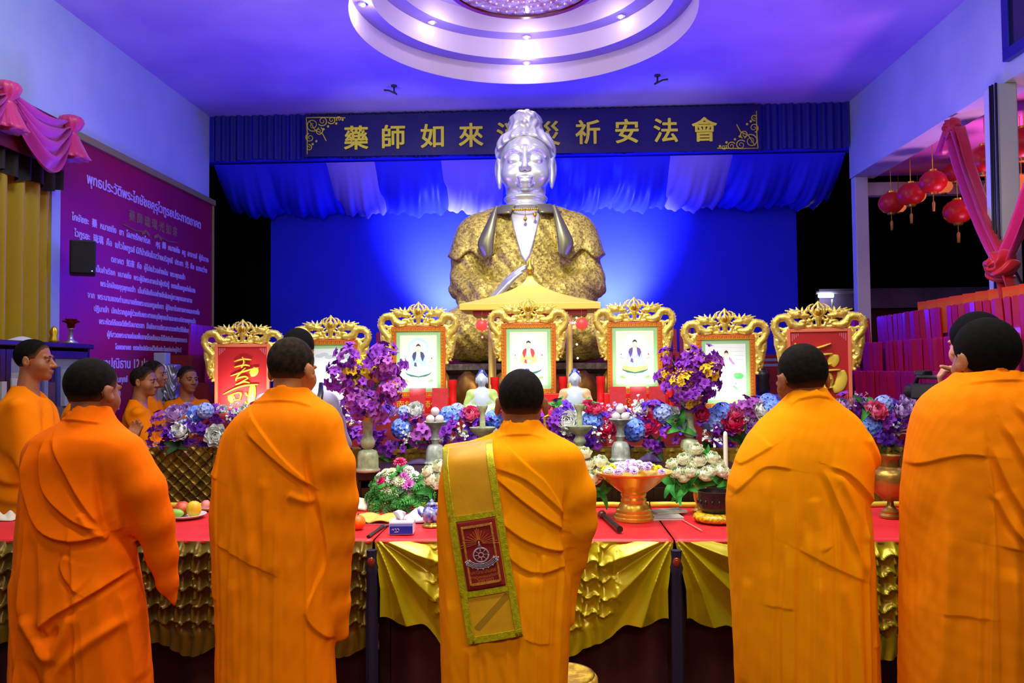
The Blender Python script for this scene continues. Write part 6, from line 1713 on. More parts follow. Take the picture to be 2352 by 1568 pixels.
# flower arrangement of white chrysanthemums and pink carnations
def dome_arr(p, label, spec, foot, rad, pot):
    t = thing('flower_arrangement', label, 'flowers', tuple(p))
    pot(t)
    for kind, col, dx, dz, s in spec:
        dy = -math.sqrt(max(0.0, 1 - (dx/rad)**2 - ((dz-foot)/(rad*1.15))**2))*rad*.75 + .02
        bloom(kind, col, t, (dx, dy, dz), (dx*5, dy*5-.25, (dz-foot)*4+.25), s)
    return t
def pot1(t):
    b = B(); b.lathe([(.04, 0), (.05, .01), (.035, .03), (.05, .07), (.06, .09), (.055, .09), (.001, .08)], 24); b.build('pot', mat('brown_ceramic', s2l((96, 46, 28)), .4), t, sm=True, ang=50)
p = ont(924, 1168)
k = p.y/F
def rel(px, py): return ((px-924)*k, (1168-py)*k)
spec = []
for px, py, kind, col, s in ((918, 1066, 'chrysanthemum', 'magenta', 1.15), (882, 1103, 'chrysanthemum', 'magenta', .95), (932, 1092, 'chrysanthemum', 'orchidpink', .9), (945, 1112, 'chrysanthemum', 'orchidpink', 1.25), (905, 1085, 'chrysanthemum', 'cream', 1.0), (942, 1080, 'chrysanthemum', 'white', .95), (955, 1092, 'chrysanthemum', 'white', 1.0), (926, 1102, 'chrysanthemum', 'cream', 1.1), (905, 1098, 'chrysanthemum', 'white', 1.0), (890, 1086, 'chrysanthemum', 'cream', .9), (874, 1094, 'chrysanthemum', 'white', .8), (892, 1120, 'chrysanthemum', 'cream', 1.0), (914, 1126, 'chrysanthemum', 'cream', 1.0), (869, 1120, 'chrysanthemum', 'cream', .8), (972, 1107, 'chrysanthemum', 'white', .8), (948, 1134, 'chrysanthemum', 'white', .8), (966, 1125, 'chrysanthemum', 'white', .6),
      (865, 1125, 'fern', 'green', .9), (880, 1142, 'fern', 'brightgreen', 1.0), (905, 1148, 'fern', 'green', 1.0), (960, 1140, 'fern', 'brightgreen', 1.0), (975, 1118, 'fern', 'green', .9), (935, 1150, 'fern', 'green', .8), (868, 1140, 'fern', 'green', .9), (978, 1140, 'fern', 'darkgreen', .8), (925, 1135, 'fern', 'green', .8), (900, 1108, 'leaf_cluster', 'green', .8), (960, 1108, 'leaf_cluster', 'green', .8), (935, 1120, 'leaf_cluster', 'darkgreen', .7), (880, 1110, 'leaf_cluster', 'green', .7), (920, 1085, 'leaf_cluster', 'green', .7)):
    dx, dz = rel(px, py); spec.append((kind, col, dx, dz, s))
dome_arr(p, 'round arrangement of white chrysanthemums and pink carnations on the centre table', spec, .06, .155, pot1)
# ------------------------------------------------------------------ right half of the centre table
M_gilt = mat('gilt_metal', s2l((240, 206, 80)), .25, metal=.6, col2=s2l((220, 176, 56)), nscale=6)
p = ont(1456, 1192)
t = thing('pedestal_bowl', 'large gilt pedestal bowl heaped with small blossoms', 'bowl', tuple(p))
b = B()
pr = [(.098, 0), (.10, .012), (.092, .018), (.094, .03), (.086, .036), (.088, .05), (.078, .056), (.070, .075), (.060, .085), (.064, .10), (.058, .11), (.064, .125), (.058, .132)]
b.lathe(pr, 48, wave=lambda a, z: .012*math.cos(24*a)); b.build('foot', M_gilt, t, sm=True, ang=35)
b = B(); b.lathe([(.058, .130), (.085, .150), (.125, .180), (.15, .205), (.176, .222), (.190, .232), (.193, .237), (.186, .236), (.15, .215), (.11, .19), (.05, .16), (.001, .155)], 56, wave=lambda a, z: .008*math.cos(28*a) if z < .21 else 0); b.build('dish', M_gilt, t, sm=True, ang=35)
bowl_p = p
def small_blossom(col, i, px, pz, py_, lab):
    o = link('blossom', fmesh('chrysanthemum', col), None, None)
    o.matrix_world = Matrix.Translation((bowl_p.x+px, bowl_p.y+py_, bowl_p.z+pz)) @ frm((px*2, -.5+py_, 1.0), i) @ Matrix.Scale(.62, 4)
    tag(o, lab, 'blossom', 'blossoms in the gilt bowl')
LB = {'lilac': 'small lilac blossom in the heap on the gilt pedestal bowl', 'lemon': 'small bright yellow blossom on the gilt pedestal bowl', 'white': 'small white blossom in the heap on the gilt pedestal bowl'}
rg = random.Random(21); n = 0
while n < 46:
    x = rg.uniform(-.14, .14); y = rg.uniform(-.14, .14); r = math.hypot(x, y)
    if r > .145: continue
    z = .212 + .058*max(0, 1-(r/.15)**2) + rg.uniform(-.004, .006) + .018*(r/.15)**2
    col = 'lemon' if (abs(x) > .085 and rg.random() < .75) or (y > .06 and rg.random() < .4) else ('lilac' if rg.random() < .62 else 'white')
    small_blossom(col, n, x, z, y, LB[col]); n += 1
M_paper = mat('white_paper', s2l((214, 216, 212)), .7)
book('booklet', ont(1530, 1190), .15, .10, .012, .10, mat('grey_cover', s2l((190, 196, 190)), .5), M_paper, 'white booklet lying flat right of the gilt bowl')
o = book('booklet', ont(1535, 1182) + Vector((0, .01, .0125)), .17, .09, .010, .38, mat('pale_green_cover', s2l((176, 190, 160)), .5), M_paper, 'pale printed booklet lying askew on top of the white booklet')
a_, c_ = ont(1385, 1192), ont(1424, 1226); d_ = (c_-a_)
t = thing('microphone', 'black microphone lying on the table left of the gilt bowl', 'microphone', (a_.x, a_.y, TT+.021))
M_blk = mat('black_plastic', (.012, .012, .013), .35)
b = B(); b.tube([(0, 0, 0), tuple(d_*.45), tuple(d_)], [.010, .012, .015], 16); b.build('barrel', M_blk, t, sm=True, ang=40)
b = B(); b.ball(tuple(d_*-.06), .020, 14, 10); b.build('mesh_head', mat('mic_mesh', s2l((120, 90, 84)), .4, metal=.7), t, sm=True)
# lotus pyramids in gilt vases
VS = [(.040, 0), (.042, .008), (.022, .02), (.018, .035), (.030, .06), (.036, .09), (.034, .12), (.042, .15), (.038, .15), (.028, .12), (.001, .10)]
def lotus_arr(px, py, label, pts, leaves):
    p = ont(px, py); k = p.y/F
    t = thing('lotus_arrangement', label, 'flowers', tuple(p), 0, 'white lotus arrangements')
    b = B(); b.lathe(VS, 28); b.build('gilt_vase', M_gilt, t, sm=True, ang=40)
    for x, y, s in pts:
        dx = (x-px)*k; dz = (py-y)*k; dy = -.03 - .07*(1-abs(dx)/.2)*(1 if dz < .24 else .4)
        bloom('lotus', 'lotuswhite', t, (dx, dy, dz-.022), (dx*4, -.62, .85), s*.92)
    for x, y, s in leaves:
        dx = (x-px)*k; dz = (py-y)*k
        bloom('leaf_cluster', 'brightgreen', t, (dx, -.05, dz), (dx*5, -.6, .2), s)
    b = B()
    for x, y, s in pts: b.tube([(0, 0, .13), ((x-px)*k*.6, -.01, (py-y)*k*.7), ((x-px)*k, -.03, (py-y)*k-.02)], .0025, 5)
    b.build('stems', mat('green_stem', s2l((40, 90, 30)), .6), t, sm=True)
L1 = [(1597, 1030, 1.0), (1572, 1052, 1.0), (1602, 1055, 1.1), (1630, 1050, 1.05), (1555, 1080, 1.0), (1583, 1078, 1.05), (1612, 1085, 1.15), (1645, 1078, 1.1), (1640, 1062, 1.0), (1570, 1090, .95), (1660, 1085, .9), (1590, 1060, .9), (1548, 1062, .9), (1625, 1075, .9)]
lotus_arr(1608, 1174, 'pyramid of white lotus blooms in a gilt vase before the tall candle', L1, [(1550, 1110, 1.3), (1580, 1115, 1.2), (1640, 1112, 1.4), (1565, 1130, 1.0), (1620, 1040, .6), (1585, 1072, .5), (1632, 1068, .5), (1605, 1110, 1.1), (1655, 1105, 1.0)])
lotus_arr(1346, 1180, 'pyramid of white lotus blooms half hidden at the right of the middle monk', [(x-262+8, y+8, s) for x, y, s in L1], [(1310, 1125, 1.2), (1340, 1130, 1.2), (1375, 1130, 1.0)])
lotus_arr(1048, 1180, 'pyramid of white lotus blooms half hidden at the left of the middle monk', [(x-556, y+14, s) for x, y, s in L1], [(1000, 1125, 1.0), (1040, 1130, 1.2), (1075, 1130, 1.0)])
# tall candle
p = ont(1669, 1168)
t = thing('tall_candle', 'tall white candle standing on the table in front of the fourth monk', 'candle', tuple(p))
b = B(); b.lathe([(.04, 0), (.042, .01), (.02, .03), (.016, .05), (.03, .06), (.001, .061)], 20); b.build('holder', M_gilt, t, sm=True, ang=40)
b = B(); b.lathe([(.0115, .05), (.0115, .385), (.009, .402), (.002, .408)], 18); b.build('wax', mat('ivory_wax', s2l((226, 232, 206)), .45), t, sm=True, ang=50)
b = B(); b.tube([(0, 0, .405), (.001, 0, .416)], .0012, 5); b.build('wick', M_blk, t)
# black bell bowl on a round yellow cushion
p = ont(1652, 1205)
t = thing('ring_cushion', 'yellow brocade ring cushion carrying the black bell bowl', 'cushion', (p.x, p.y+.07, TT))
b = B(); b.lathe([(.001, .004), (.07, .0), (.098, .010), (.108, .024), (.098, .040), (.07, .048), (.001, .045)], 60, wave=lambda a, z: .03*math.cos(20*a)); b.build('padding', mat('yellow_brocade', s2l((226, 190, 20)), .4, col2=s2l((150, 110, 10)), nscale=70), t, sm=True)
t2 = thing('bell_bowl', 'black lacquered bell bowl on the yellow ring cushion', 'bowl', (p.x, p.y+.07, TT+.046))
b = B(); b.lathe([(.04, 0), (.066, .006), (.080, .03), (.084, .06), (.082, .092), (.084, .104), (.079, .104), (.076, .06), (.05, .014), (.001, .012)], 40); b.build('bowl', mat('black_lacquer', (.012, .010, .012), .3), t2, sm=True, ang=50)
b = B()
for i in range(16):
    a = 2*PI*i/16; b.ball((.0845*math.cos(a), .0845*math.sin(a), .055), (.006, .006, .012), 6, 5)
b.build('relief_band', mat('black_lacquer', (.012, .010, .012), .3), t2, sm=True)
a_, c_ = ont(1567, 1196), ont(1612, 1221); b = B(); b.tube([(0, 0, 0), tuple(c_-a_)], .0032, 6)
tag(b.build('incense_stick', mat('pink_incense', s2l((226, 120, 110)), .7), loc=(a_.x, a_.y, TT+.005)), 'thin pink incense stick lying on the red cloth', 'incense stick')
# brass urn on the right table
p = ont(2046, 1188)
t = thing('brass_urn', 'brass pedestal urn between the fourth and fifth monks', 'urn', tuple(p))
M_brass = mat('worn_brass', s2l((180, 146, 60)), .3, metal=.65, col2=s2l((136, 96, 30)), nscale=8)
b = B(); b.lathe([(.050, 0), (.052, .012), (.040, .022), (.042, .034), (.026, .046), (.016, .06), (.014, .085)], 36); b.build('foot', M_brass, t, sm=True, ang=40)
b = B(); b.lathe([(.014, .083), (.04, .092), (.075, .125), (.094, .17), (.096, .205), (.086, .23), (.060, .245), (.046, .25), (.044, .285), (.052, .30), (.054, .306), (.047, .306), (.040, .28), (.001, .24)], 44); b.build('bowl', M_brass, t, sm=True, ang=40)
# round stool with a yellow cover behind the middle monk
t = thing('round_stool', 'round stool with a yellow patterned cover at the feet of the middle monk', 'stool', (0.055, 3.06, 0))
b = B(); b.lathe([(.125, .375), (.135, .36), (.137, .33), (.13, .30), (.14, .22)], 40, wave=lambda a, z: .03*math.cos(16*a) if z < .3 else 0); b.lathe([(.001, .382), (.10, .380), (.125, .375)], 40); b.build('cover', mat('yellow_pattern_cloth', s2l((206, 170, 40)), .7, col2=s2l((150, 110, 20)), nscale=30), t, sm=True)
for i in range(3):
    a = 2*PI*i/3; b = B(); b.tube([(.09*math.cos(a), .09*math.sin(a), .36), (.11*math.cos(a), .11*math.sin(a), 0)], .014, 10); b.build('leg', M_wood, t, sm=True)
# ------------------------------------------------------------------ left side: board, curtain, swags, speaker, cabinet
M_board = mat('board_print', (0.36, 0.004, 0.020), 0.4, col2=(0.27, 0.003, 0.030), nscale=0.7)
M_btext = mat('pale_print', s2l((206, 190, 226)), 0.6)
M_btgold = mat('dull_gold_print', s2l((150, 110, 60)), 0.6)
M_brim = mat('olive_gilt_wood', s2l((150, 140, 60)), 0.5)
XB = XL + 0.055
yb0, yb1, zb0, zb1 = atx(138, 600, XL+0.055).y, atx(487, 600, XL+0.055).y, 1.05, 3.36
brd = thing('hanging_notice_board', 'large crimson wall board of white Thai lettering on the left wall', 'board', (XL, (yb0+yb1)/2, zb0))
binv = Matrix.Translation(-Vector(brd.location))
def badd(o): o.matrix_parent_inverse = binv; return o
b = B(); b.box((XL+0.005, yb0, zb0), (XB, yb1, zb1)); badd(b.build('sheet', M_board, brd))
b = B(); b.box((XL+0.005, yb0-0.02, zb1), (XB+0.03, yb1+0.03, zb1+0.06)); b.box((XL+0.005, yb1, zb0), (XB+0.015, yb1+0.03, zb1)); badd(b.build('gilt_rim', M_brim, brd, bevel=0.006))
def btext(b, s, yc, z, size, align='CENTER', wide=1.0):
    v, f = text_data(s, size, extrude=0.001, align=align)
    for k, (ex, ez) in enumerate(((0, 0), (0.0035, 0), (-0.0035, 0), (0, 0.0035))):
        b.add([(XB + 0.003 + p[2] + k*0.0002, yc + p[0]*wide + ex, z + p[1] + ez) for p in v], f)
YM = (yb0+yb1)/2 + 0.02
b = B()
btext(b, 'พุทธประวัติพระไภษัชยคุรุไวฑูรยประภาตถาคต', YM, 3.05, 0.118, wide=1.0)
rows_ = [('ไภษัชยะ  藥  หมายถึง  ยา  โอสถรักษาโรค     คุรุ  師  หมายถึง  ครู  อาจารย์  ผู้นำทาง', 2.72, .074), ('ไวฑูรยะ  琉璃  คือ  แก้วไพฑูรย์ มีสีน้ำเงินใสสว่างบริสุทธิ์  ประภา  光  คือ  แสงสว่าง', 2.60, .074), ('ตถาคต  如來  คือ  ผู้ไปแล้วอย่างนั้น  พระพุทธเจ้า', 2.47, .070),
 ('เป็นคำเรียก  หมายถึง  พระผู้มีพระภาคเจ้าผู้ตรัสรู้  ทรงเป็นครูแห่งโอสถ', 2.36, .066), ('พระไภษัชยคุรุพุทธเจ้า  เป็นที่นับถืออย่างยิ่งในหมู่ชาวพุทธมหายาน', 2.25, .066), ('จาก  พระนามของท่านหมายถึงพระบรมครูแห่งยา  ผู้รักษาโรคทางกายและทางใจ', 2.14, .066),
 ('ปฏิมาเจ้า  มักปรากฏอยู่ร่วมกับพระศากยมุนีพุทธเจ้าและพระอมิตาภพุทธเจ้า', 2.04, .064), ('พระหัตถ์ถือเจดีย์หรือบาตรยา  สื่อถึงการเยียวยาสรรพสัตว์ให้พ้นทุกข์', 1.94, .064), ('ผู้ที่สวดพระนามย่อมพ้นจากโรคภัยและได้ไปเกิดในพุทธเกษตร', 1.84, .062), ('โดยตถาคต  ทรงตั้งปณิธานไว้เพื่อประโยชน์แก่หมู่สัตว์', 1.74, .058)]
for s, z, sz in rows_: btext(b, s, YM, z, sz)
btext(b, 'มหาปณิธาน 12 ประการ ของ', YM-0.25, 1.58, 0.115)
for i, s in enumerate(('๑. โปรดสัตว์ทั้งหลายให้พ้นทุกข์', '๒. ขอแสงสว่างแห่งปัญญา', '๓. ขอให้สรรพสัตว์สมบูรณ์', '๔. ขอให้ตั้งมั่นในมหายาน')):
    btext(b, s, yb0+0.12, 1.46-0.115*i, 0.07, 'LEFT')
    btext(b, '๑ ขอให้สำเร็จ', yb0+1.45, 1.46-0.115*i, 0.066, 'LEFT')
badd(b.build('white_lettering', M_btext, brd))
b = B(); btext(b, '藥 師 琉 璃 光 如 來', YM+0.05, 2.88, 0.105)
for dy in (-0.25, 0.25):
    sg = 1 if dy < 0 else -1
    b.tube([(XB+0.006, YM+dy*2.0, 2.82), (XB+0.006, YM+dy*1.2, 2.80), (XB+0.006, YM+dy*0.4, 2.82)], 0.006, 5)
    for k in range(5): b.ball((XB+0.006, YM+dy*0.45+sg*0.03*(k-2), 2.80+0.012*(2-abs(k-2))), (0.004, 0.018, 0.018), 8, 5)
badd(b.build('gold_lettering', M_btgold, brd))
# white pilaster between curtain and board
b = B(); b.box((XL, yb0-0.13, 0), (XL+0.07, yb0-0.025, 3.34)); struct(b.build('trim_1', mat('pale_green_white_paint', s2l((170, 196, 196)), 0.6)))
# gold curtain
M_curt = mat('gold_curtain_satin', s2l((182, 152, 10)), 0.4, spec=0.4)
t = thing('curtain', 'gold satin curtain hanging at the far left of the hall', 'curtain', (XL+0.1, 5.1, 1.2))
inv_ = Matrix.Translation(-Vector(t.location))
def cur(u, v):
    y = 4.1 + (yb0-0.15-4.1)*u
    return (XL + 0.10 + 0.04*math.sin(u*62+0.4*math.sin(v*5)) + 0.02*math.sin(u*23+2) , y, 3.02 - 2.9*v)
b = B(); b.grid(cur, 220, 16); o = b.build('cloth', M_curt, t, sm=True); o.matrix_parent_inverse = inv_
b = B(); b.grid(lambda u, v: (XL+0.145+0.035*math.sin(u*70), 4.1+(yb0-0.15-4.1)*u, 3.30-0.44*v-0.02*math.sin(u*30)), 200, 4); o = b.build('dark_pelmet', mat('dark_brown_velvet', s2l((30, 14, 12)), 0.7), t, sm=True); o.matrix_parent_inverse = inv_
# magenta swag with a back panel and gathered knots
M_mag = mat('magenta_organza', s2l((190, 40, 150)), 0.4, sheen=0.3)
M_wine = mat('wine_red_cloth', s2l((110, 6, 30)), 0.6)
M_knot = mat('hot_pink_satin', s2l((214, 50, 120)), 0.4, sheen=0.3)
sw = thing('swag_drape', 'magenta swag and wine red cloth festooned over the gold curtain', 'drape', (XL+0.2, 5.5, 3.3)); inv_ = Matrix.Translation(-Vector(sw.location))
def swg(u, v, ya, yb, z0, drop, xo):
    y = ya + (yb-ya)*(u + 0.10*math.sin(PI*u*2)*v*0.3)
    s = 4*u*(1-u)
    z = z0 - s*(0.06 + drop*v) - 0.02*v + 0.02*math.sin(v*22 + s*3)*(0.3+s)
    x = xo + 0.10*s*(0.4+0.6*v) + 0.03*math.sin(v*24 + u*2)
    return (x, y, z)
b = B(); b.grid(lambda u, v: (XL+0.205, 4.2+(atx(148, 305, XL+0.2).y-4.2)*u, 3.37-0.36*v*(1-0.0*u)), 20, 6); o = b.build('back_cloth', M_wine, sw, sm=True); o.matrix_parent_inverse = inv_
KA, KB = atx(-2, 220, XL+0.2), atx(148, 305, XL+0.2)
for ya, yb in ((KA.y-0.72, KA.y), (KA.y, KB.y)):
    b = B(); b.grid(lambda u, v: swg(u, v, ya, yb, 3.36, 0.36, XL+0.24), 48, 40); o = b.build('swag', M_mag, sw, sm=True); o.matrix_parent_inverse = inv_
for y in (KA.y, KB.y):
    b = B(); b.lathe([(0.03, 0.05), (0.075, 0.03), (0.085, 0.0), (0.06, -0.05), (0.028, -0.075), (0.05, -0.11), (0.10, -0.24), (0.12, -0.27)], 40, (XL+0.25, y, 3.37), wave=lambda a, z: 0.14*math.cos(11*a+z*20)*(1 if z < -0.05 else 0.5)); o = b.build('knot', M_knot, sw, sm=True); o.matrix_parent_inverse = inv_
# loudspeaker on its wall bracket
sp_c = atx(190, 593, XL+0.30)
t = thing('wall_speaker', 'black box loudspeaker on a bracket before the crimson board', 'speaker', tuple(sp_c), 0.55)
b = B(); b.box((-0.085, -0.075, -0.125), (0.085, 0.08, 0.125)); b.build('cabinet', mat('speaker_black', (0.006, 0.006, 0.008), 0.55), t, bevel=0.012)
b = B(); b.box((-0.075, -0.082, -0.115), (0.075, -0.076, 0.115)); b.build('grille', mat('speaker_grille', (0.010, 0.010, 0.012), 0.8, bump=(300, 0.8, 0.002)), t, bevel=0.003)
b = B(); b.box((-0.02, 0.08, -0.02), (0.02, 0.27, 0.02)); b.box((-0.04, 0.25, -0.05), (0.04, 0.28, 0.05)); b.build('bracket', M_blk, t)
b = B(); b.ball((0.06, -0.083, -0.10), 0.005, 8, 6); b.build('power_light', mat('power_led', (0.1, 0.2, 1), 0.4, emit=(0.2, 0.4, 1), estr=2), t)
# dark display cabinet with glazed doors
M_cab = mat('dark_cabinet_wood', s2l((58, 22, 16)), 0.4, col2=s2l((40, 14, 12)), nscale=6)
M_glass = mat('cabinet_glass', (0.6, 0.65, 0.7), 0.08, alpha=0.25)
cb = thing('display_cabinet', 'dark wooden display cabinet with glass doors under the gold curtain', 'cabinet', (XL+0.25, 4.85, 0)); inv_ = Matrix.Translation(-Vector(cb.location))
def cadd(o): o.matrix_parent_inverse = inv_; return o
x0, x1, y0, y1, zt = XL+0.19, XL+0.40, 4.20, 5.52, 1.715
b = B(); b.box((x0, y0, 0), (x0+0.02, y1, zt)); b.box((x0, y0, 0), (x1, y0+0.025, zt)); b.box((x0, y1-0.025, 0), (x1, y1, zt))
for z in (0.05, 0.5, 0.95, 1.30): b.box((x0, y0, z), (x1-0.02, y1, z+0.02))
cadd(b.build('carcass', M_cab, cb))
b = B(); b.box((x0-0.01, y0-0.02, zt), (x1+0.02, y1+0.02, zt+0.035)); cadd(b.build('top', M_cab, cb, bevel=0.006))
for k in range(3):
    ya = y0 + 0.01 + (y1-y0-0.02)*k/3; yb = ya + (y1-y0-0.02)/3 - 0.006
    b = B()
    for lo, hi in (((ya, 0.06), (ya+0.045, zt-0.02)), ((yb-0.045, 0.06), (yb, zt-0.02)), ((ya+0.045, 0.06), (yb-0.045, 0.11)), ((ya+0.045, zt-0.07), (yb-0.045, zt-0.02)), ((ya+0.045, 0.9), (yb-0.045, 0.94))):
        b.box((x1-0.02, lo[0], lo[1]), (x1, hi[0], hi[1]))
    d = cadd(b.build('door', M_cab, cb, bevel=0.002))
    b = B(); b.box((x1-0.012, ya+0.045, 0.11), (x1-0.008, yb-0.045, zt-0.07)); b.build('glass', M_glass, d).matrix_parent_inverse = Matrix.Identity(4)
    b = B(); b.ball((x1+0.008, ya+0.022, 0.98), 0.01, 8, 6); b.build('knob', M_goldb, d, sm=True)
rg = random.Random(5)
for z in (0.97, 1.32):
    y = y0+0.05; i = 0
    while y < y1-0.12:
        w = rg.uniform(0.03, 0.07); h = rg.uniform(0.16, 0.27)
        c = rg.choice(((170, 180, 200), (120, 130, 160), (190, 190, 180), (90, 60, 60), (60, 70, 120)))
        bb = B(); bb.box((0, 0, 0), (0.16, w, h)); o = bb.build('folder', mat('folder_%d' % c[0], s2l(c), 0.7), loc=(x0+0.06, y, z+0.001))
        tag(o, 'upright paper folder on the %s shelf behind the cabinet glass' % ('upper' if z > 1 else 'lower'), 'folder', 'folders in the cabinet, %s shelf' % ('upper' if z > 1 else 'lower'))
        y += w + rg.uniform(0.004, 0.05)
# small things on top of the cabinet
p = Vector((x1-0.08, 5.42, zt+0.035)); t = thing('lotus_lamp', 'dark red lotus shaped lamp on top of the display cabinet', 'lamp', tuple(p))
b = B(); b.lathe([(.045, 0), (.05, .01), (.02, .03), (.014, .05), (.012, .10), (.03, .11)], 20); b.build('stem', mat('silver_stem', s2l((170, 170, 190)), .3, metal=.7), t, sm=True)
b = B()
for i in range(12): petal(b, Matrix.Translation((0, 0, .10)) @ Matrix.Rotation(i*PI/6, 4, 'Z'), .085, .026, .5+.35*(i % 2), .5)
b.build('petals', mat('dark_red_glass', s2l((110, 8, 20)), .25), t, sm=True)
p = Vector((x1-0.10, 5.26, zt+0.036)); b = B(); b.lathe([(.03, 0), (.035, .02), (.02, .05), (.028, .08), (.012, .11), (.001, .12)], 16, wave=lambda a, z: .2*math.cos(5*a)*(1 if z > .02 else 0)); tag(b.build('gold_ornament', M_goldb, sm=True, loc=tuple(p)), 'small gold ornament beside the lotus lamp on the cabinet', 'ornament')
p = Vector((x1-0.12, 4.96, zt+0.036)); b = B(); b.grid(lambda u, v: (.14*(u-.5), .2*(v-.5), .003+.03*math.sin(PI*u)*math.sin(PI*v)), 10, 10); tag(b.build('folded_cloth', M_paper, sm=True, loc=tuple(p), solid=.004), 'folded white cloth on top of the cabinet', 'cloth')
# white pedestal and silver wrapped gift behind the young monks
p = at(372, 905, 7.0); b = B(); b.box((-.055, -.05, 0), (.055, .05, 1.72)); tag(b.build('white_pedestal', mat('white_laminate', s2l((170, 180, 190)), .4), loc=(p.x, 7.0, 0), bevel=.006), 'tall narrow white pedestal behind the young monks', 'pedestal')
def silv(P): return rbox(P, (0, 0, .13), (.065, .05, .16), .02) - .012*np.sin(P[:, 2]*60+5*np.sin(P[:, 0]*40))*.8 - .006*np.sin(P[:, 0]*130+P[:, 2]*50)
p = at(394, 930, 6.98); o = link('silver_parcel', sdf_mesh('silver_parcel', silv, (-.11, -.1, -.06), (.11, .1, .33), .006), mat('crumpled_foil', s2l((170, 176, 180)), .3, metal=.6), None, (p.x, 6.98, 1.32)); tag(o, 'parcel wrapped in crumpled silver foil beside the white pedestal', 'parcel')
b = B(); b.box((-.12, -.1, 0), (.12, .1, 1.262)); tag(b.build('side_table', M_cab, loc=(p.x, 6.98, 0), bevel=.006), 'small dark side table under the silver foil parcel', 'table')

# ------------------------------------------------------------------ stepped racks of red paper tablets
M_tab = mat('red_tablet_paper', s2l((196, 14, 40)), 0.28, spec=0.6, coat=0.4)
M_tabm = mat('magenta_tablet_paper', s2l((170, 14, 80)), 0.28, spec=0.6, coat=0.4)
M_tabg = mat('tablet_gold', s2l((206, 120, 40)), 0.4, metal=0.4)
def tablet_mesh(w, h, d=0.018):
    b = B(); n = 6
    pts = [(-w/2, 0), (w/2, 0)] + [(w/2*math.cos(PI*i/n), h-w*.25 + w*.25*math.sin(PI*i/n)) for i in range(n+1)]
    b.poly(pts, -d/2, d/2); me = mesh_from('tablet', b.v, b.f, False)
    bm = bmesh.new(); bm.from_mesh(me); bmesh.ops.bevel(bm, geom=list(bm.edges), offset=.004, segments=2, affect='EDGES', profile=.5); bm.to_mesh(me); bm.free()
    return me
tm = tablet_mesh(0.052, 0.30); tm.materials.append(M_tab)
tm2 = tablet_mesh(0.056, 0.30); tm2.materials.append(M_tabm)
tb_ = B(); tb_.box((-.072, -.006, 0), (.072, .006, .27)); te = mesh_from('card', tb_.v, tb_.f, False); te.materials.append(mat('orange_red_card', s2l((232, 56, 6)), 0.4, col2=s2l((226, 110, 10)), nscale=5))
def rack(name, label, x_edge, sgn, y0, y1, steps):
    t = thing(name, label, 'rack', ((x_edge), (y0+y1)/2, 0)); iv = Matrix.Translation(-Vector(t.location))
    for k, (x, z) in enumerate(steps):
        b = B(); b.box((min(x, x_edge), y0, 0), (max(x, x_edge), y1, z)); o = b.build('step', M_redcl, t); o.matrix_parent_inverse = iv
ROWN = ['lowest', 'second', 'third', 'fourth', 'fifth', 'top']
# right-hand rack, faces the hall
RS = [(2.62, 0.62), (2.74, 0.92), (2.86, 1.20), (2.96, 1.46), (3.05, 1.70)]
rack('tablet_rack_right', 'red stepped rack along the right side carrying the rows of red tablets', 3.16, -1, 5.05, 8.35, RS)
bpy.data.objects['tablet_rack_right'].name = 'stepped_rack'
for k, (x, z) in enumerate(RS):
    rg = random.Random(k); n = 38
    for i in range(n):
        y = 5.1 + (8.3-5.1)*(i+0.5)/n
        if rg.random() < 0.06: continue
        o = link('red_tablet', tm if (k+i//9) % 3 else tm2, None, None, (x+(0.05 if k < 4 else 0.03)+rg.uniform(-.006, .006), y, z+0.001+0.05*(((i//7)*5+k) % 3)*0), (0, -0.06+rg.uniform(-.04, .04), -PI/2*0.80 + rg.uniform(-.16, .16)))
        o['label'] = 'narrow red paper tablet, %s row of the right-hand stepped rack' % ROWN[k]; o['category'] = 'tablet'; o['group'] = 'tablets in the %s row on the right' % ROWN[k]
for i in range(9):
    y = 5.15 + 0.175*i
    o = link('red_card', te, None, None, (3.14, y, 1.80+0.001), (0, -0.05+0.03*math.sin(i*5), -PI/2*0.55)); tag(o, 'broad orange-red card along the top of the right-hand stepped rack', 'card', 'cards along the right rack top')
b = B(); b.box((3.125, 5.05, 1.702), (3.155, 6.8, 1.80)); tag(b.build('rack_back_board', M_redcl), 'upright red board behind the top row of the right-hand rack', 'board')
LS = [(-2.98, 1.16), (-3.14, 1.44), (-3.30, 1.70)]
rack('stepped_rack', 'red stepped rack along the left wall carrying rows of magenta tablets', XL+0.10, 1, 7.2, 8.40, LS)
for k, (x, z) in enumerate(LS):
    n = 16; rg = random.Random(40+k)
    for i in range(n):
        y = 7.24 + (8.36-7.24)*(i+0.5)/n
        o = link('magenta_tablet', tm2, None, None, (x-0.05, y, z+0.001), (0, 0.06+rg.uniform(-.03, .03), PI/2*0.88))
        o['label'] = 'narrow magenta paper tablet in the %s row of the left-hand stepped rack' % ('front', 'middle', 'back')[k]; o['category'] = 'tablet'; o['group'] = 'tablets in the %s row on the left' % ('front', 'middle', 'back')[k]
BS = [(8.55, 1.15), (8.72, 1.42), (8.89, 1.68)]
t = thing('stepped_rack', 'red stepped rack across the back below the blue backdrop', 'rack', (0, 8.8, 0)); iv = Matrix.Translation(-Vector(t.location))
for y, z in BS:
    b = B(); b.box((-3.0, y, 0), (2.9, 9.0, z)); o = b.build('step', M_redcl, t); o.matrix_parent_inverse = iv
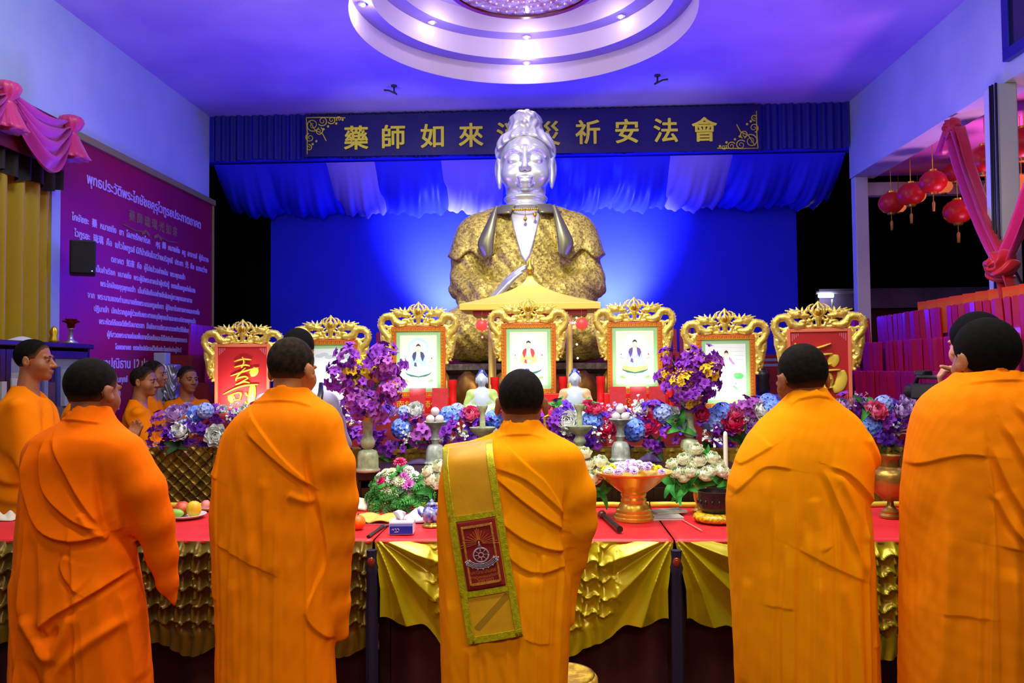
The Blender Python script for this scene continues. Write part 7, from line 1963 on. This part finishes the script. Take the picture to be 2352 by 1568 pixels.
for k, (y, z) in enumerate(BS):
    for gx0, gx1, wh in ((-1.95, -1.60, 'left of the blue-robed Buddha picture'), (1.35, 1.75, 'right of the gold lotus Buddha picture'), (-2.95, -2.60, 'behind the long life panel')):
        n = 5
        for i in range(n):
            o = link('red_tablet', tm if i % 2 else tm2, None, None, (gx0+(gx1-gx0)*(i+.5)/n, y+.05, z+0.001), (-0.06, 0, 0))
            o['label'] = 'narrow red tablet, %s back step, seen %s' % (('lower', 'middle', 'upper')[k], wh); o['category'] = 'tablet'; o['group'] = 'back rack tablets, %s step, %s' % (('lower', 'middle', 'upper')[k], wh)

# ------------------------------------------------------------------ right side: lanterns, ribbon, framed panel, yard beyond
M_lred = mat('lantern_red_silk', s2l((190, 16, 20)), 0.35, trans=0.0, emit=(1, 0.05, 0.03), estr=0.04)
M_lor = mat('lantern_orange_glow', s2l((230, 80, 40)), 0.4, emit=(1, 0.22, 0.08), estr=0.55)
M_tass = mat('tassel_gold', s2l((200, 150, 40)), 0.5)
def lantern(px, py, D, r, label, m=None, tass=True):
    p = at(px, py, D)
    t = thing('hanging_lantern', label, 'lantern', tuple(p), 0, 'lanterns under the porch')
    b = B(); b.lathe([(r*.30, r*.86), (r*.62, r*.72), (r*.90, r*.40), (r, 0), (r*.90, -r*.40), (r*.62, -r*.72), (r*.30, -r*.86)], 48, wave=lambda a, z: .035*abs(math.cos(8*a))); b.build('silk_body', m or M_lred, t, sm=True)
    b = B(); b.lathe([(r*.32, r*.84), (r*.32, r*.98), (r*.06, r*1.0)], 20); b.tube([(0, 0, r), (0, 0, max(r*1.3, 3.6-p.z))], .003, 5); b.build('top_cap', M_goldb, t, sm=True, ang=40)
    b = B(); b.lathe([(r*.06, -r*1.02), (r*.30, -r*1.0), (r*.36, -r*.84)], 20); b.build('bottom_cap', M_goldb, t, sm=True, ang=40)
    if tass:
        b = B(); b.tube([(0, 0, -r*1.0), (0, 0, -r*1.55)], .004, 5); b.tube([(0, 0, -r*1.5), (0, 0, -r*1.65), (0, 0, -r*2.3)], [r*.06, r*.13, r*.10], 8); b.build('tassel', M_tass, t, sm=True)
LN = [(2047, 466, 8.0, 30, 'smallest red lantern, hanging lowest at the left of the porch row'), (2092, 446, 7.7, 32, 'red lantern second from the left in the porch row'), (2143, 418, 7.3, 32, 'red lantern third from the left in the porch row'), (2200, 486, 7.6, 34, 'dark red lantern hanging below the porch row'), (2262, 366, 6.6, 40, 'large red lantern beside the white column')]
for px, py, D, r, lb in LN: lantern(px, py, D, r*.9*D/F, lb)
for px, py, D, r, lb, m in ((2195, 396, 7.9, 24, 'faint patterned red lantern behind the pink ribbon', M_lred), (2168, 428, 8.3, 18, 'small orange lantern behind the third red lantern', M_lor), (2108, 450, 8.35, 17, 'small orange lantern behind the second red lantern', M_lor), (2064, 474, 8.4, 16, 'small orange lantern behind the lowest red lantern', M_lor), (2222, 482, 8.2, 18, 'small orange lantern behind the dark red lantern', M_lor), (2268, 455, 7.0, 24, 'glowing orange lantern next to the white column', M_lor), (2352, 330, 6.4, 40, 'red lantern cut by the right edge', M_lred), (2346, 425, 6.6, 26, 'orange lantern cut by the right edge', M_lor)):
    lantern(px, py, D, r*D/F, lb, m, False)
b = B(); p0 = atx(2225, 348, 3.7); p1 = atx(2352, 205, 4.2); p2 = atx(2085, 480, 3.8)
# pink ribbon with knots
M_rib = mat('pink_ribbon_satin', s2l((206, 36, 130)), 0.4, sheen=0.3); M_ribr = mat('red_ribbon_satin', s2l((200, 16, 40)), 0.45, sheen=0.3)
rb = thing('ribbon_drape', 'pink and red cloth ribbon draped from the beam to a rosette on the white column', 'drape', (3.25, 5.6, 2.2)); iv = Matrix.Translation(-Vector(rb.location))
def ribbon(name, pts, w, m, tw=0.0):
    P_ = smooth_pts3(pts, 8); n = len(P_)-1
    def f(u, v):
        i = min(int(u*n), n-1); a = u*n-i; p = P_[i].lerp(P_[i+1], a)
        s = (v-.5)*w*(0.75+0.25*math.sin(u*PI))
        return (p.x - .03*math.sin(v*18+u*3) - .02*math.cos(v*9), p.y + s*0.95, p.z + s*.25)
    b = B(); b.grid(f, 40, 24); o = b.build(name, m, rb, sm=True, solid=.004); o.matrix_parent_inverse = iv
def smooth_pts3(pts, n):
    P = [pts[0]] + list(pts) + [pts[-1]]; out = []
    for i in range(1, len(P)-2):
        for k in range(n):
            t = k/n; out.append(0.5*((2*P[i]) + (-P[i-1]+P[i+1])*t + (2*P[i-1]-5*P[i]+4*P[i+1]-P[i+2])*t*t + (-P[i-1]+3*P[i]-3*P[i+1]+P[i+2])*t**3))
    return out + [Vector(pts[-1])]
K1, K2, K3 = at(2190, 292, 6.35), at(2300, 610, 5.48), at(2375, 420, 5.2)
K1.x = 3.27; 
ribbon('ribbon', [K1+Vector((0, 0, -.03)), at(2215, 400, 6.15), at(2255, 510, 5.8), K2], 0.20, M_rib)
ribbon('ribbon', [K1+Vector((.01, -.08, -.02)), at(2232, 400, 6.1), at(2272, 510, 5.75), K2+Vector((.01, -.03, 0))], 0.10, M_ribr)
ribbon('ribbon', [K3, at(2345, 510, 5.35), K2], 0.18, M_rib)
ribbon('tail', [K2, at(2316, 670, 5.47), at(2322, 760, 5.47)], 0.16, M_ribr)
ribbon('tail', [K1, at(2170, 340, 6.45), at(2160, 356, 6.5)], 0.14, M_rib)
def ros(c, r, m):
    def f(P):
        d = ell(P, c, (r*.8, r, r)); q = P-np.asarray(c)
        a = np.arctan2(q[:, 2], q[:, 1]); rr = np.hypot(q[:, 1], q[:, 2])
        return d - r*.16*np.sin(a*5+rr*60/r*.12+q[:, 0]*30)*np.sin(rr*3.0/r*2)
    o = link('rosette', sdf_mesh('rosette', f, np.asarray(c)-r*1.4, np.asarray(c)+r*1.4, r/16), m, rb); o.matrix_parent_inverse = iv
ros(tuple(K1), .075, M_ribr); ros(tuple(K2), .112, M_ribr)
# blue framed panel on the beam at the top right corner
t = thing('wall_panel', 'deep blue framed panel high on the right-hand beam, cut by the photo corner', 'panel', (XR-.02, 4.9, 3.65)); iv = Matrix.Translation(-Vector(t.location))
b = B()
y0, y1, z0, z1 = 3.9, 5.56, 3.66, 4.30
for lo, hi in (((y0, z0), (y1, z0+.08)), ((y0, z1-.08), (y1, z1)), ((y0, z0+.08), (y0+.08, z1-.08)), ((y1-.08, z0+.08), (y1, z1-.08))): b.box((XR-.05, lo[0], lo[1]), (XR-.002, hi[0], hi[1]))
b.build('frame', mat('royal_blue_lacquer', s2l((24, 28, 130)), .35), t, bevel=.005).matrix_parent_inverse = iv
b = B(); b.box((XR-.03, y0+.08, z0+.08), (XR-.004, y1-.08, z1-.08)); b.build('dark_glass', mat('dark_glass', s2l((40, 40, 60)), .15), t).matrix_parent_inverse = iv
# yard beyond: shed wall, tube lamp, fan bracket
M_shed = mat('lilac_shed_paint', s2l((150, 120, 170)), .7, col2=s2l((120, 100, 150)), nscale=2); M_brk = mat('brown_red_wall', s2l((110, 48, 44)), .8)
a_ = at(1880, 745, 11.5); c_ = at(2330, 668, 11.5)
b = B(); b.box((a_.x, 11.45, 0), (c_.x, 11.6, 2.62)); o = b.build('wall_shed', M_brk); struct(o)
b = B(); b.box((a_.x-.05, 11.30, 2.36), (c_.x, 11.46, 2.64)); struct(b.build('beam_shed', M_shed))
p = at(1897, 679, 11.1); t = thing('tube_lamp', 'short bright fluorescent tube outside behind the right-hand post', 'lamp', tuple(p))
b = B(); b.tube([(-.10, 0, 0), (.10, 0, 0)], .026, 12); b.build('tube', mat('tube_glow', (1, 1, 1), .4, emit=(.85, .95, 1), estr=14), t, sm=True)
b = B(); b.box((-.13, .0, .03), (.45, .05, .06)); b.build('fitting', M_post, t)
p = at(1912, 690, 11.1); t = thing('wall_fan', 'white bracket fan under the outdoor tube lamp', 'fan', tuple(p))
b = B(); b.tube([(0, 0, .02), (0, 0, -.12)], .015, 8); b.lathe([(.02, -.12), (.05, -.16), (.03, -.2)], 14); b.build('stem', M_post, t, sm=True)
for k in range(3):
    b = B(); petal(b, Matrix.Translation((0, 0, -.18)) @ Matrix.Rotation(k*2.1, 4, 'Z'), .22, .04, 1.5, .1); b.build('blade', M_post, t, sm=True, solid=.004)
# lavender covered side table behind the altar at the right
p = at(1765, 905, 6.9); b = B(); b.box((-.26, -.2, 0), (.26, .2, 1.30)); tag(b.build('covered_table', mat('lavender_cloth', s2l((110, 90, 190)), .7), loc=(p.x, 6.9, 0), bevel=.01), 'lavender cloth covered stand between the two right-hand pictures', 'stand')
p = at(1752, 868, 6.85); b = B(); b.lathe([(.05, 0), (.06, .05), (.05, .12), (.06, .17), (.045, .22), (.001, .235)], 20); tag(b.build('dark_urn', M_blk, sm=True, loc=(p.x, 6.85, 1.302)), 'dark round urn on the lavender covered stand', 'urn')
for k, py in enumerate((826, 838)):
    p = at(1770, py, 7.4); b = B(); b.box((-.20, -.02, -.012), (.20, .02, .012)); b.box((-.19, .0, -.012), (-.17, .02, -.012-(p.z-.012))) if 0 else None
    tag(b.build('steel_rail', mat('steel_blue', s2l((130, 150, 200)), .3, metal=.5), loc=tuple(p)), ('upper' if k == 0 else 'lower') + ' thin steel rail seen between the two right-hand pictures', 'rail')
# ------------------------------------------------------------------ people further back
def robe_rows(H, wide=1.0):
    return [(H*a, 0.0, w*wide, d*wide, c) for a, w, d, c in ((0.05, .235, .19, 0.01), (0.25, .225, .18, .01), (0.45, .225, .17, .01), (0.58, .222, .165, 0), (0.70, .215, .15, 0), (0.765, .205, .135, -.01), (0.795, .175, .115, -.015), (0.815, .115, .09, -.02), (0.835, .072, .075, -.02), (0.845, .058, .065, -.02))]
M_eye = mat('dark_brow_and_iris', (.012, .009, .008), .4)
def back_person(label, loc, H, rz, hyaw, robe_m, hair_m, skin, seed, wide=1.0, hs=1.0, arms='clasp', htilt=0.0, hair_t=0.0024, h=0.007, hair_line=HAIRLINE, zmin=0.4, shirt=False, group=None, extra=None):
    prof = Profile(robe_rows(H, wide), 5)
    hc = (0, 0.025, H - 0.122*hs); hR = rotm(htilt, 0, hyaw)
    if arms == 'clasp':
        A = {s: ((s*.185*wide, 0, H*.775), (s*.235*wide, .08, H*.61), (s*.035, .27, H*.655)) for s in (-1, 1)}
        hd = {s: ((-s*.25, .35, .9), (-s, .1, 0), .10, s) for s in (-1, 1)}
    elif arms == 'down':
        A = {s: ((s*.185*wide, 0, H*.775), (s*.235*wide, .0, H*.60), (s*.22, .06, H*.46)) for s in (-1, 1)}
        hd = {s: ((0, .1, -1), (-s, 0, 0), .25, s) for s in (-1, 1)}
    else: A, hd = arms
    def body(P):
        d = body_common(P, H, hc, hR, hs, (0, -.01, H*.80), .02)
        for s in (-1, 1): d = smin(d, arm_sdf(P, A[s][0], A[s][1], A[s][2], hd[s]), .015)
        return d
    def robe(P):
        d = prof(P, 2.3)
        for s in (-1, 1):
            sh, el, wr = [np.array(q) for q in A[s]]
            w2 = el + (wr-el)*(.45 if shirt else .72)
            d = smin(d, chain(P, [sh, el], [.062, .058] if not shirt else [.06, .056]), .05)
            if not shirt:
                d = smin(d, chain(P, [el, w2], [.058, .070]), .02)
                d = smin(d, chain(P, [el + [0, 0, -.04], w2 + [0, -.02, -.16], w2 + [0, -.02, -.24]], [.05, .048, .02]), .03)
        X = P[:, 0]; Z = P[:, 2]
        f = .008*np.sin((X*1.0 + Z*.75 + .05*np.sin(Z*9+seed))*46) * sstep(H*.40, H*.55, Z)*sstep(H*.84, H*.76, Z) + .006*np.sin(X*70+2*np.sin(Z*3+seed))*sstep(H*.6, H*.4, Z) + .006*vnoise(P, (9, 9, 5), seed)
        d = d - f*(1 if not shirt else .5)
        # neck opening
        q = ell(P, (0, .06, H*.845), (.075, .085, .075)); d = smax(d, -q, .012)
        return smax(d, .06 - Z, .01)
    lo = (-.42, -.30, -.02); hi = (.42, .46, H+.04)
    def hair(P):
        Q = (P - np.asarray(hc)) @ hR / hs
        return hair_sdf(Q, hair_t, hair_line)*hs
    o = build_person('person', label, loc, rz, body, lo, hi, h, skin,
        (hair, (-.13, -.13, hc[2]-.1), (.13, .17, hc[2]+.15), hair_m, .0045, growth_f(hc, hR, hs, hair_line, 0.04 if hair_t < 0.005 else 0.012)), (robe, lo, (.42, .46, H*.86), robe_m, .008), group)
    M3_ = Matrix([list(r) for r in hR])
    def hp(x, y, z): return tuple(M3_ @ Vector((x*hs, y*hs, z*hs)) + Vector(hc))
    b = B()
    for sx in (-1, 1): b.ball(hp(sx*.031, .0905, -.004), (.0105*hs, .0045*hs, .0048*hs), 10, 6, M3_)
    b.build('eyes', M_eye, o, sm=True)
    b = B()
    for sx in (-1, 1): b.tube([hp(sx*.014, .0965, .016), hp(sx*.030, .0950, .021), hp(sx*.048, .083, .016)], [.0026*hs, .003*hs, .0016*hs], 6)
    b.build('eyebrows', M_eye, o, sm=True)
    if shirt: [c for c in o.children if c.name.startswith('robe')][0].name = 'shirt'
    if extra: extra(o)
    return o
def bx(px, D): return at(px, 845, D).x
G = 'monks gathered at the left'
B1 = back_person('monk in orange robe standing in profile at the left edge, facing right', (bx(62, 4.40), 4.42, 0), 1.745, -1.25, -.10, M_robe_or, M_hair_stub, M_skin, 11, 1.0, 1.0, group=G)
back_person('young monk half hidden behind the head of the leftmost front monk', (bx(192, 5.0), 5.02, 0), 1.645, -1.3, -.2, M_robe_or, M_hair_stub, M_skin, 12, .85, .92, h=.009, group=G)
back_person('boy monk in profile with shaved head, left of the white pedestal', (bx(322, 5.65), 5.65, 0), 1.59, -1.15, -.35, M_robe_or, M_hair_brown, M_skin, 13, .74, .92, group=G)
back_person('boy monk directly behind the boy monk in profile', (bx(346, 6.15), 6.15, 0), 1.64, -1.2, -.3, M_robe_or, M_hair_brown, M_skin, 14, .74, .92, h=.009, group=G)
back_person('smiling boy monk facing the hall beside the long life panel', (bx(426, 6.72), 6.75, 0), 1.60, -2.45, .25, M_robe_or, M_hair_brown, M_skin, 15, .78, .98, group=G, h=.0065)
# layman in a white shirt behind the second monk
M_shirt = mat('white_shirt_cotton', s2l((206, 206, 226)), .8); M_blue = mat('blue_shirt_cotton', s2l((24, 30, 120)), .7)
HL2 = ([-0.12, -0.06, -0.03, 0.005, 0.03, 0.055, 0.085, 0.11], [-0.075, -0.080, -0.06, -0.02, 0.0, 0.045, 0.070, 0.085])
arms_w = ({-1: ((-.18, 0, 1.36), (-.23, .10, 1.12), (-.06, .30, 1.16)), 1: ((.18, 0, 1.36), (.25, .0, 1.12), (.10, .22, 1.17))}, {s: ((-s*.3, .8, .3), (-s, 0, -.2), .3, s) for s in (-1, 1)})
def strap(o):
    b = B(); b.tube([(.13, .02, 1.475), (.15, -.10, 1.42), (.145, -.165, 1.33), (.115, -.175, 1.24), (.10, -.168, 1.17)], [.012, .016, .02, .022, .012], 8, flat=.35); b.build('black_strap', M_blk, o, sm=True)
back_person('person in a white shirt with a black strap, behind the second monk', (bx(684, 4.5), 4.50, 0), 1.785, .1, -.1, M_shirt, M_hair_black, M_skin, 21, .95, .97, arms=arms_w, hair_t=.016, hair_line=HL2, shirt=True, extra=strap)
# person in a blue shirt behind the fifth monk, pointing left
X5_ = bx(2262, 3.02)
arms_p = ({-1: ((-.18, 0, 1.37), (-.20, -.02, 1.25), (-.108, -.12, 1.505)), 1: ((.18, 0, 1.37), (.24, .0, 1.12), (.22, .1, .90))}, {-1: ((-.95, -.05, .30), (.25, .2, -.9), (.02, .75, .8, .85), 1), 1: ((0, .2, -1), (-1, 0, 0), .3, 1)})
back_person('person in a blue shirt pointing left, hidden behind the rightmost monk', (X5_, 3.05, 0), 1.742, 0.12, .1, M_blue, M_hair_black, M_skinl, 22, 1.02, .98, arms=arms_p, hair_t=.014, hair_line=HL2, shirt=True, h=.006)
# camcorder on its tripod
p = at(2140, 900, 4.62)
t = thing('camcorder', 'black video camera mounted on a tripod beside the rightmost monk', 'camera', (p.x, 4.62, p.z), 0.25)
b = B(); b.box((-.055, -.12, -.045), (.05, .11, .05)); b.build('body', M_blk, t, bevel=.012)
b = B(); b.lathe([(.036, 0), (.042, .01), (.042, .08), (.036, .085), (.02, .085)], 20); o = b.build('lens', M_blk, t, sm=True, ang=40, loc=(0, .10, .0), rot=(-PI/2, 0, 0))
b = B(); b.tube([(-.03, -.10, .05), (-.03, -.09, .085), (-.03, .07, .088), (-.03, .09, .05)], .012, 8); b.build('top_handle', M_blk, t, sm=True)
b = B(); b.box((.05, -.02, -.015), (.135, .07, .02)); b.build('flip_screen', M_blk, t, bevel=.004)
b = B(); b.box((-.035, .02, .09), (.03, .10, .125)); b.build('microphone', M_blk, t, bevel=.01)
t = thing('tripod', 'black tripod under the video camera', 'tripod', (p.x, 4.62, 0))
h_ = p.z - .047
b = B(); b.box((-.05, -.05, h_-.05), (.05, .05, h_)); b.lathe([(.03, h_-.14), (.035, h_-.10), (.028, h_-.05)], 14); b.build('pan_head', M_blk, t)
b = B(); b.tube([(.0, 0, h_-.12), (0, 0, .75)], .016, 10); b.build('centre_column', M_blk, t)
b = B(); b.tube([(-.03, -.05, h_-.04), (-.10, -.26, h_-.16)], .008, 8); b.build('pan_bar', M_blk, t)
for k in range(3):
    a = .5 + k*2*PI/3; b = B(); b.tube([(.02*math.cos(a), .02*math.sin(a), h_-.14), (.38*math.cos(a), .38*math.sin(a), .0)], [.018, .011], 8); b.build('leg', M_blk, t)
# ------------------------------------------------------------------ light
W = bpy.data.worlds.new('night'); SC.world = W; W.use_nodes = True
W.node_tree.nodes['Background'].inputs[0].default_value = (0.02, 0.02, 0.06, 1)
W.node_tree.nodes['Background'].inputs[1].default_value = 0.15
def area(name, loc, target, size, power, col, sy=None, spread=None):
    l = bpy.data.lights.new(name, 'AREA'); l.energy = power; l.color = col; l.size = size
    if sy: l.shape = 'RECTANGLE'; l.size_y = sy
    if spread: l.spread = spread
    o = bpy.data.objects.new(name, l); COL.objects.link(o); o.location = loc
    o.rotation_euler = (Vector(target) - Vector(loc)).to_track_quat('-Z', 'Y').to_euler()
    return o
def spot(name, loc, target, power, col, ang=60, blend=0.6, rad=0.05):
    l = bpy.data.lights.new(name, 'SPOT'); l.energy = power; l.color = col; l.spot_size = math.radians(ang); l.spot_blend = blend; l.shadow_soft_size = rad
    o = bpy.data.objects.new(name, l); COL.objects.link(o); o.location = loc
    o.rotation_euler = (Vector(target) - Vector(loc)).to_track_quat('-Z', 'Y').to_euler()
    return o
def point(name, loc, power, col, rad=0.05):
    l = bpy.data.lights.new(name, 'POINT'); l.energy = power; l.color = col; l.shadow_soft_size = rad
    o = bpy.data.objects.new(name, l); COL.objects.link(o); o.location = loc
    return o
BLUE = (0.05, 0.09, 1.0); COOL = (0.45, 0.5, 1.0); WARM = (1.0, 0.90, 0.72)
# blue stage floods either side of the statue, washing the backdrop, canopy and ceiling
for sx in (-1, 1):
    spot('flood_backdrop', (-0.17 + sx*0.92, 8.62, 1.9), (-0.17 + sx*0.96, 9.3, 2.72), 1900, (0.22, 0.30, 1.0), 72, 1.0, 0.10)
area('blue_strip', (-0.17, 8.3, 1.2), (-0.17, 9.3, 2.6), 4.5, 16, (0.03, 0.05, 1.0), 0.3)
spot('flood_canopy', (-0.2, 8.0, 1.5), (-0.2, 8.9, 3.8), 110, BLUE, 120, 0.6, 0.2)
area('blue_uplight_left', (-2.2, 6.4, 1.9), (-1.4, 5.5, 4.4), 0.5, 47, (0.12, 0.06, 1.0))
area('blue_uplight_right', (1.9, 6.4, 1.9), (1.3, 5.5, 4.4), 0.5, 47, (0.12, 0.06, 1.0))
spot('flood_board', (-2.7, 6.55, 1.75), (-3.65, 6.35, 2.15), 46, (0.16, 0.05, 1.0), 88, 1.0, 0.1)
# hall ceiling tubes above the front row, then added fill lights
area('ceiling_tube_centre', (0.3, 1.5, 4.25), (0.3, 2.2, 0.6), 2.4, 29, WARM, 0.3, 2.0)
area('ceiling_tube_right', (2.3, 1.6, 4.25), (1.9, 2.4, 0.6), 1.2, 10, WARM, 0.3, 2.0)
area('ceiling_tube_left', (-2.2, 1.9, 4.25), (-1.7, 2.6, 0.6), 1.2, 10, WARM, 0.3, 2.0)
area('hall_fill', (0.2, -1.6, 3.6), (0.1, 2.6, 1.0), 3.0, 15, (1.0, 0.86, 0.68), 0.6, 1.3)
point('side_fill', (-2.3, 3.9, 3.9), 46, (0.78, 1.0, 0.95), 0.2)  # added to lighten the left wall and curtain, no fixture here
point('side_fill', (2.2, 3.6, 3.9), 20, (0.8, 0.95, 1.0), 0.2)  # added to lighten the right wall, no fixture here
point('left_fill', (-1.9, 4.7, 3.5), 15, (1.0, 0.88, 0.7), 0.15)  # warm light added for the faces at the left, no fixture here
area('front_table_fill', (0.0, 2.9, 3.6), (0.0, 4.3, 0.9), 1.6, 26, (1.0, 0.97, 0.88), 0.3, 2.2)  # soft fill added to brighten the table flowers and skirts
for sx, tx in ((-2.0, -1.5), (1.7, 1.2)):
    spot('banner_fill', (sx, 6.2, 2.9), (tx, 8.36, 4.06), 42, (1.0, 0.93, 0.6), 48, 0.9, 0.06)  # unseen spots added to brighten the banner lettering
# altar light
spot('altar_spot', (-0.16, 4.75, 4.30), (-0.17, 6.85, 2.75), 330, (1.0, 1.0, 0.86), 62, 0.9, 0.12)
spot('statue_head_fill', (-0.2, 3.0, 4.28), (-0.16, 7.0, 3.46), 380, (1.0, 1.0, 0.82), 13, 0.6, 0.06)  # narrow unseen spot added to whiten the statue's head
spot('altar_front_spot', (-0.2, 3.2, 4.25), (-0.17, 5.6, 1.5), 150, (1.0, 0.98, 0.84), 60, 0.9, 0.12)
area('table_tube', (-0.1, 3.9, 4.3), (-0.1, 4.2, 0.8), 2.0, 56, (1.0, 0.95, 0.85), 0.3, 1.9)
for i, (px, py, dz, wh) in enumerate(lamps):
    p = atz(px, py, ZC + dz); point('downlight_bulb', (p.x*0.97, p.y-0.03, ZC+dz-0.06), 2.5, (1, 0.92, 1), 0.02)
point('dome_glow', (DOMC[0], DOMC[1], ZC+0.15), 9, (1.0, 0.78, 0.95), 0.3)
area('porch_lamp', (4.9, 6.6, 3.4), (4.6, 6.5, 2), 0.5, 9, (1.0, 0.45, 0.75))
area('porch_uplight', (4.3, 6.8, 1.9), (4.0, 6.6, 3.6), 0.5, 14, (1.0, 0.30, 0.75), None, 1.6)
point('column_fill', (2.6, 5.0, 2.6), 11, (1.0, 0.74, 0.5), 0.08)  # warm light added to brighten the cards and column, no lamp there
# clip lamps among the flowers shining up at the pictures
for px, D, zb, dx in ((540, 5.62, 1.24, -.06), (590, 5.62, 1.24, .07), (760, 5.62, 1.26, 0), (962, 5.62, 1.36, 0), (1215, 5.62, 1.37, .02), (1459, 5.62, 1.37, 0), (1668, 5.40, 1.26, 0)):
    c = at(px, 900, D)
    spot('picture_lamp', (c.x, D-0.26, zb+0.06), (c.x, D, zb+0.18), 7.5, (1.0, 0.97, 0.86), 95, 1.0, 0.02)
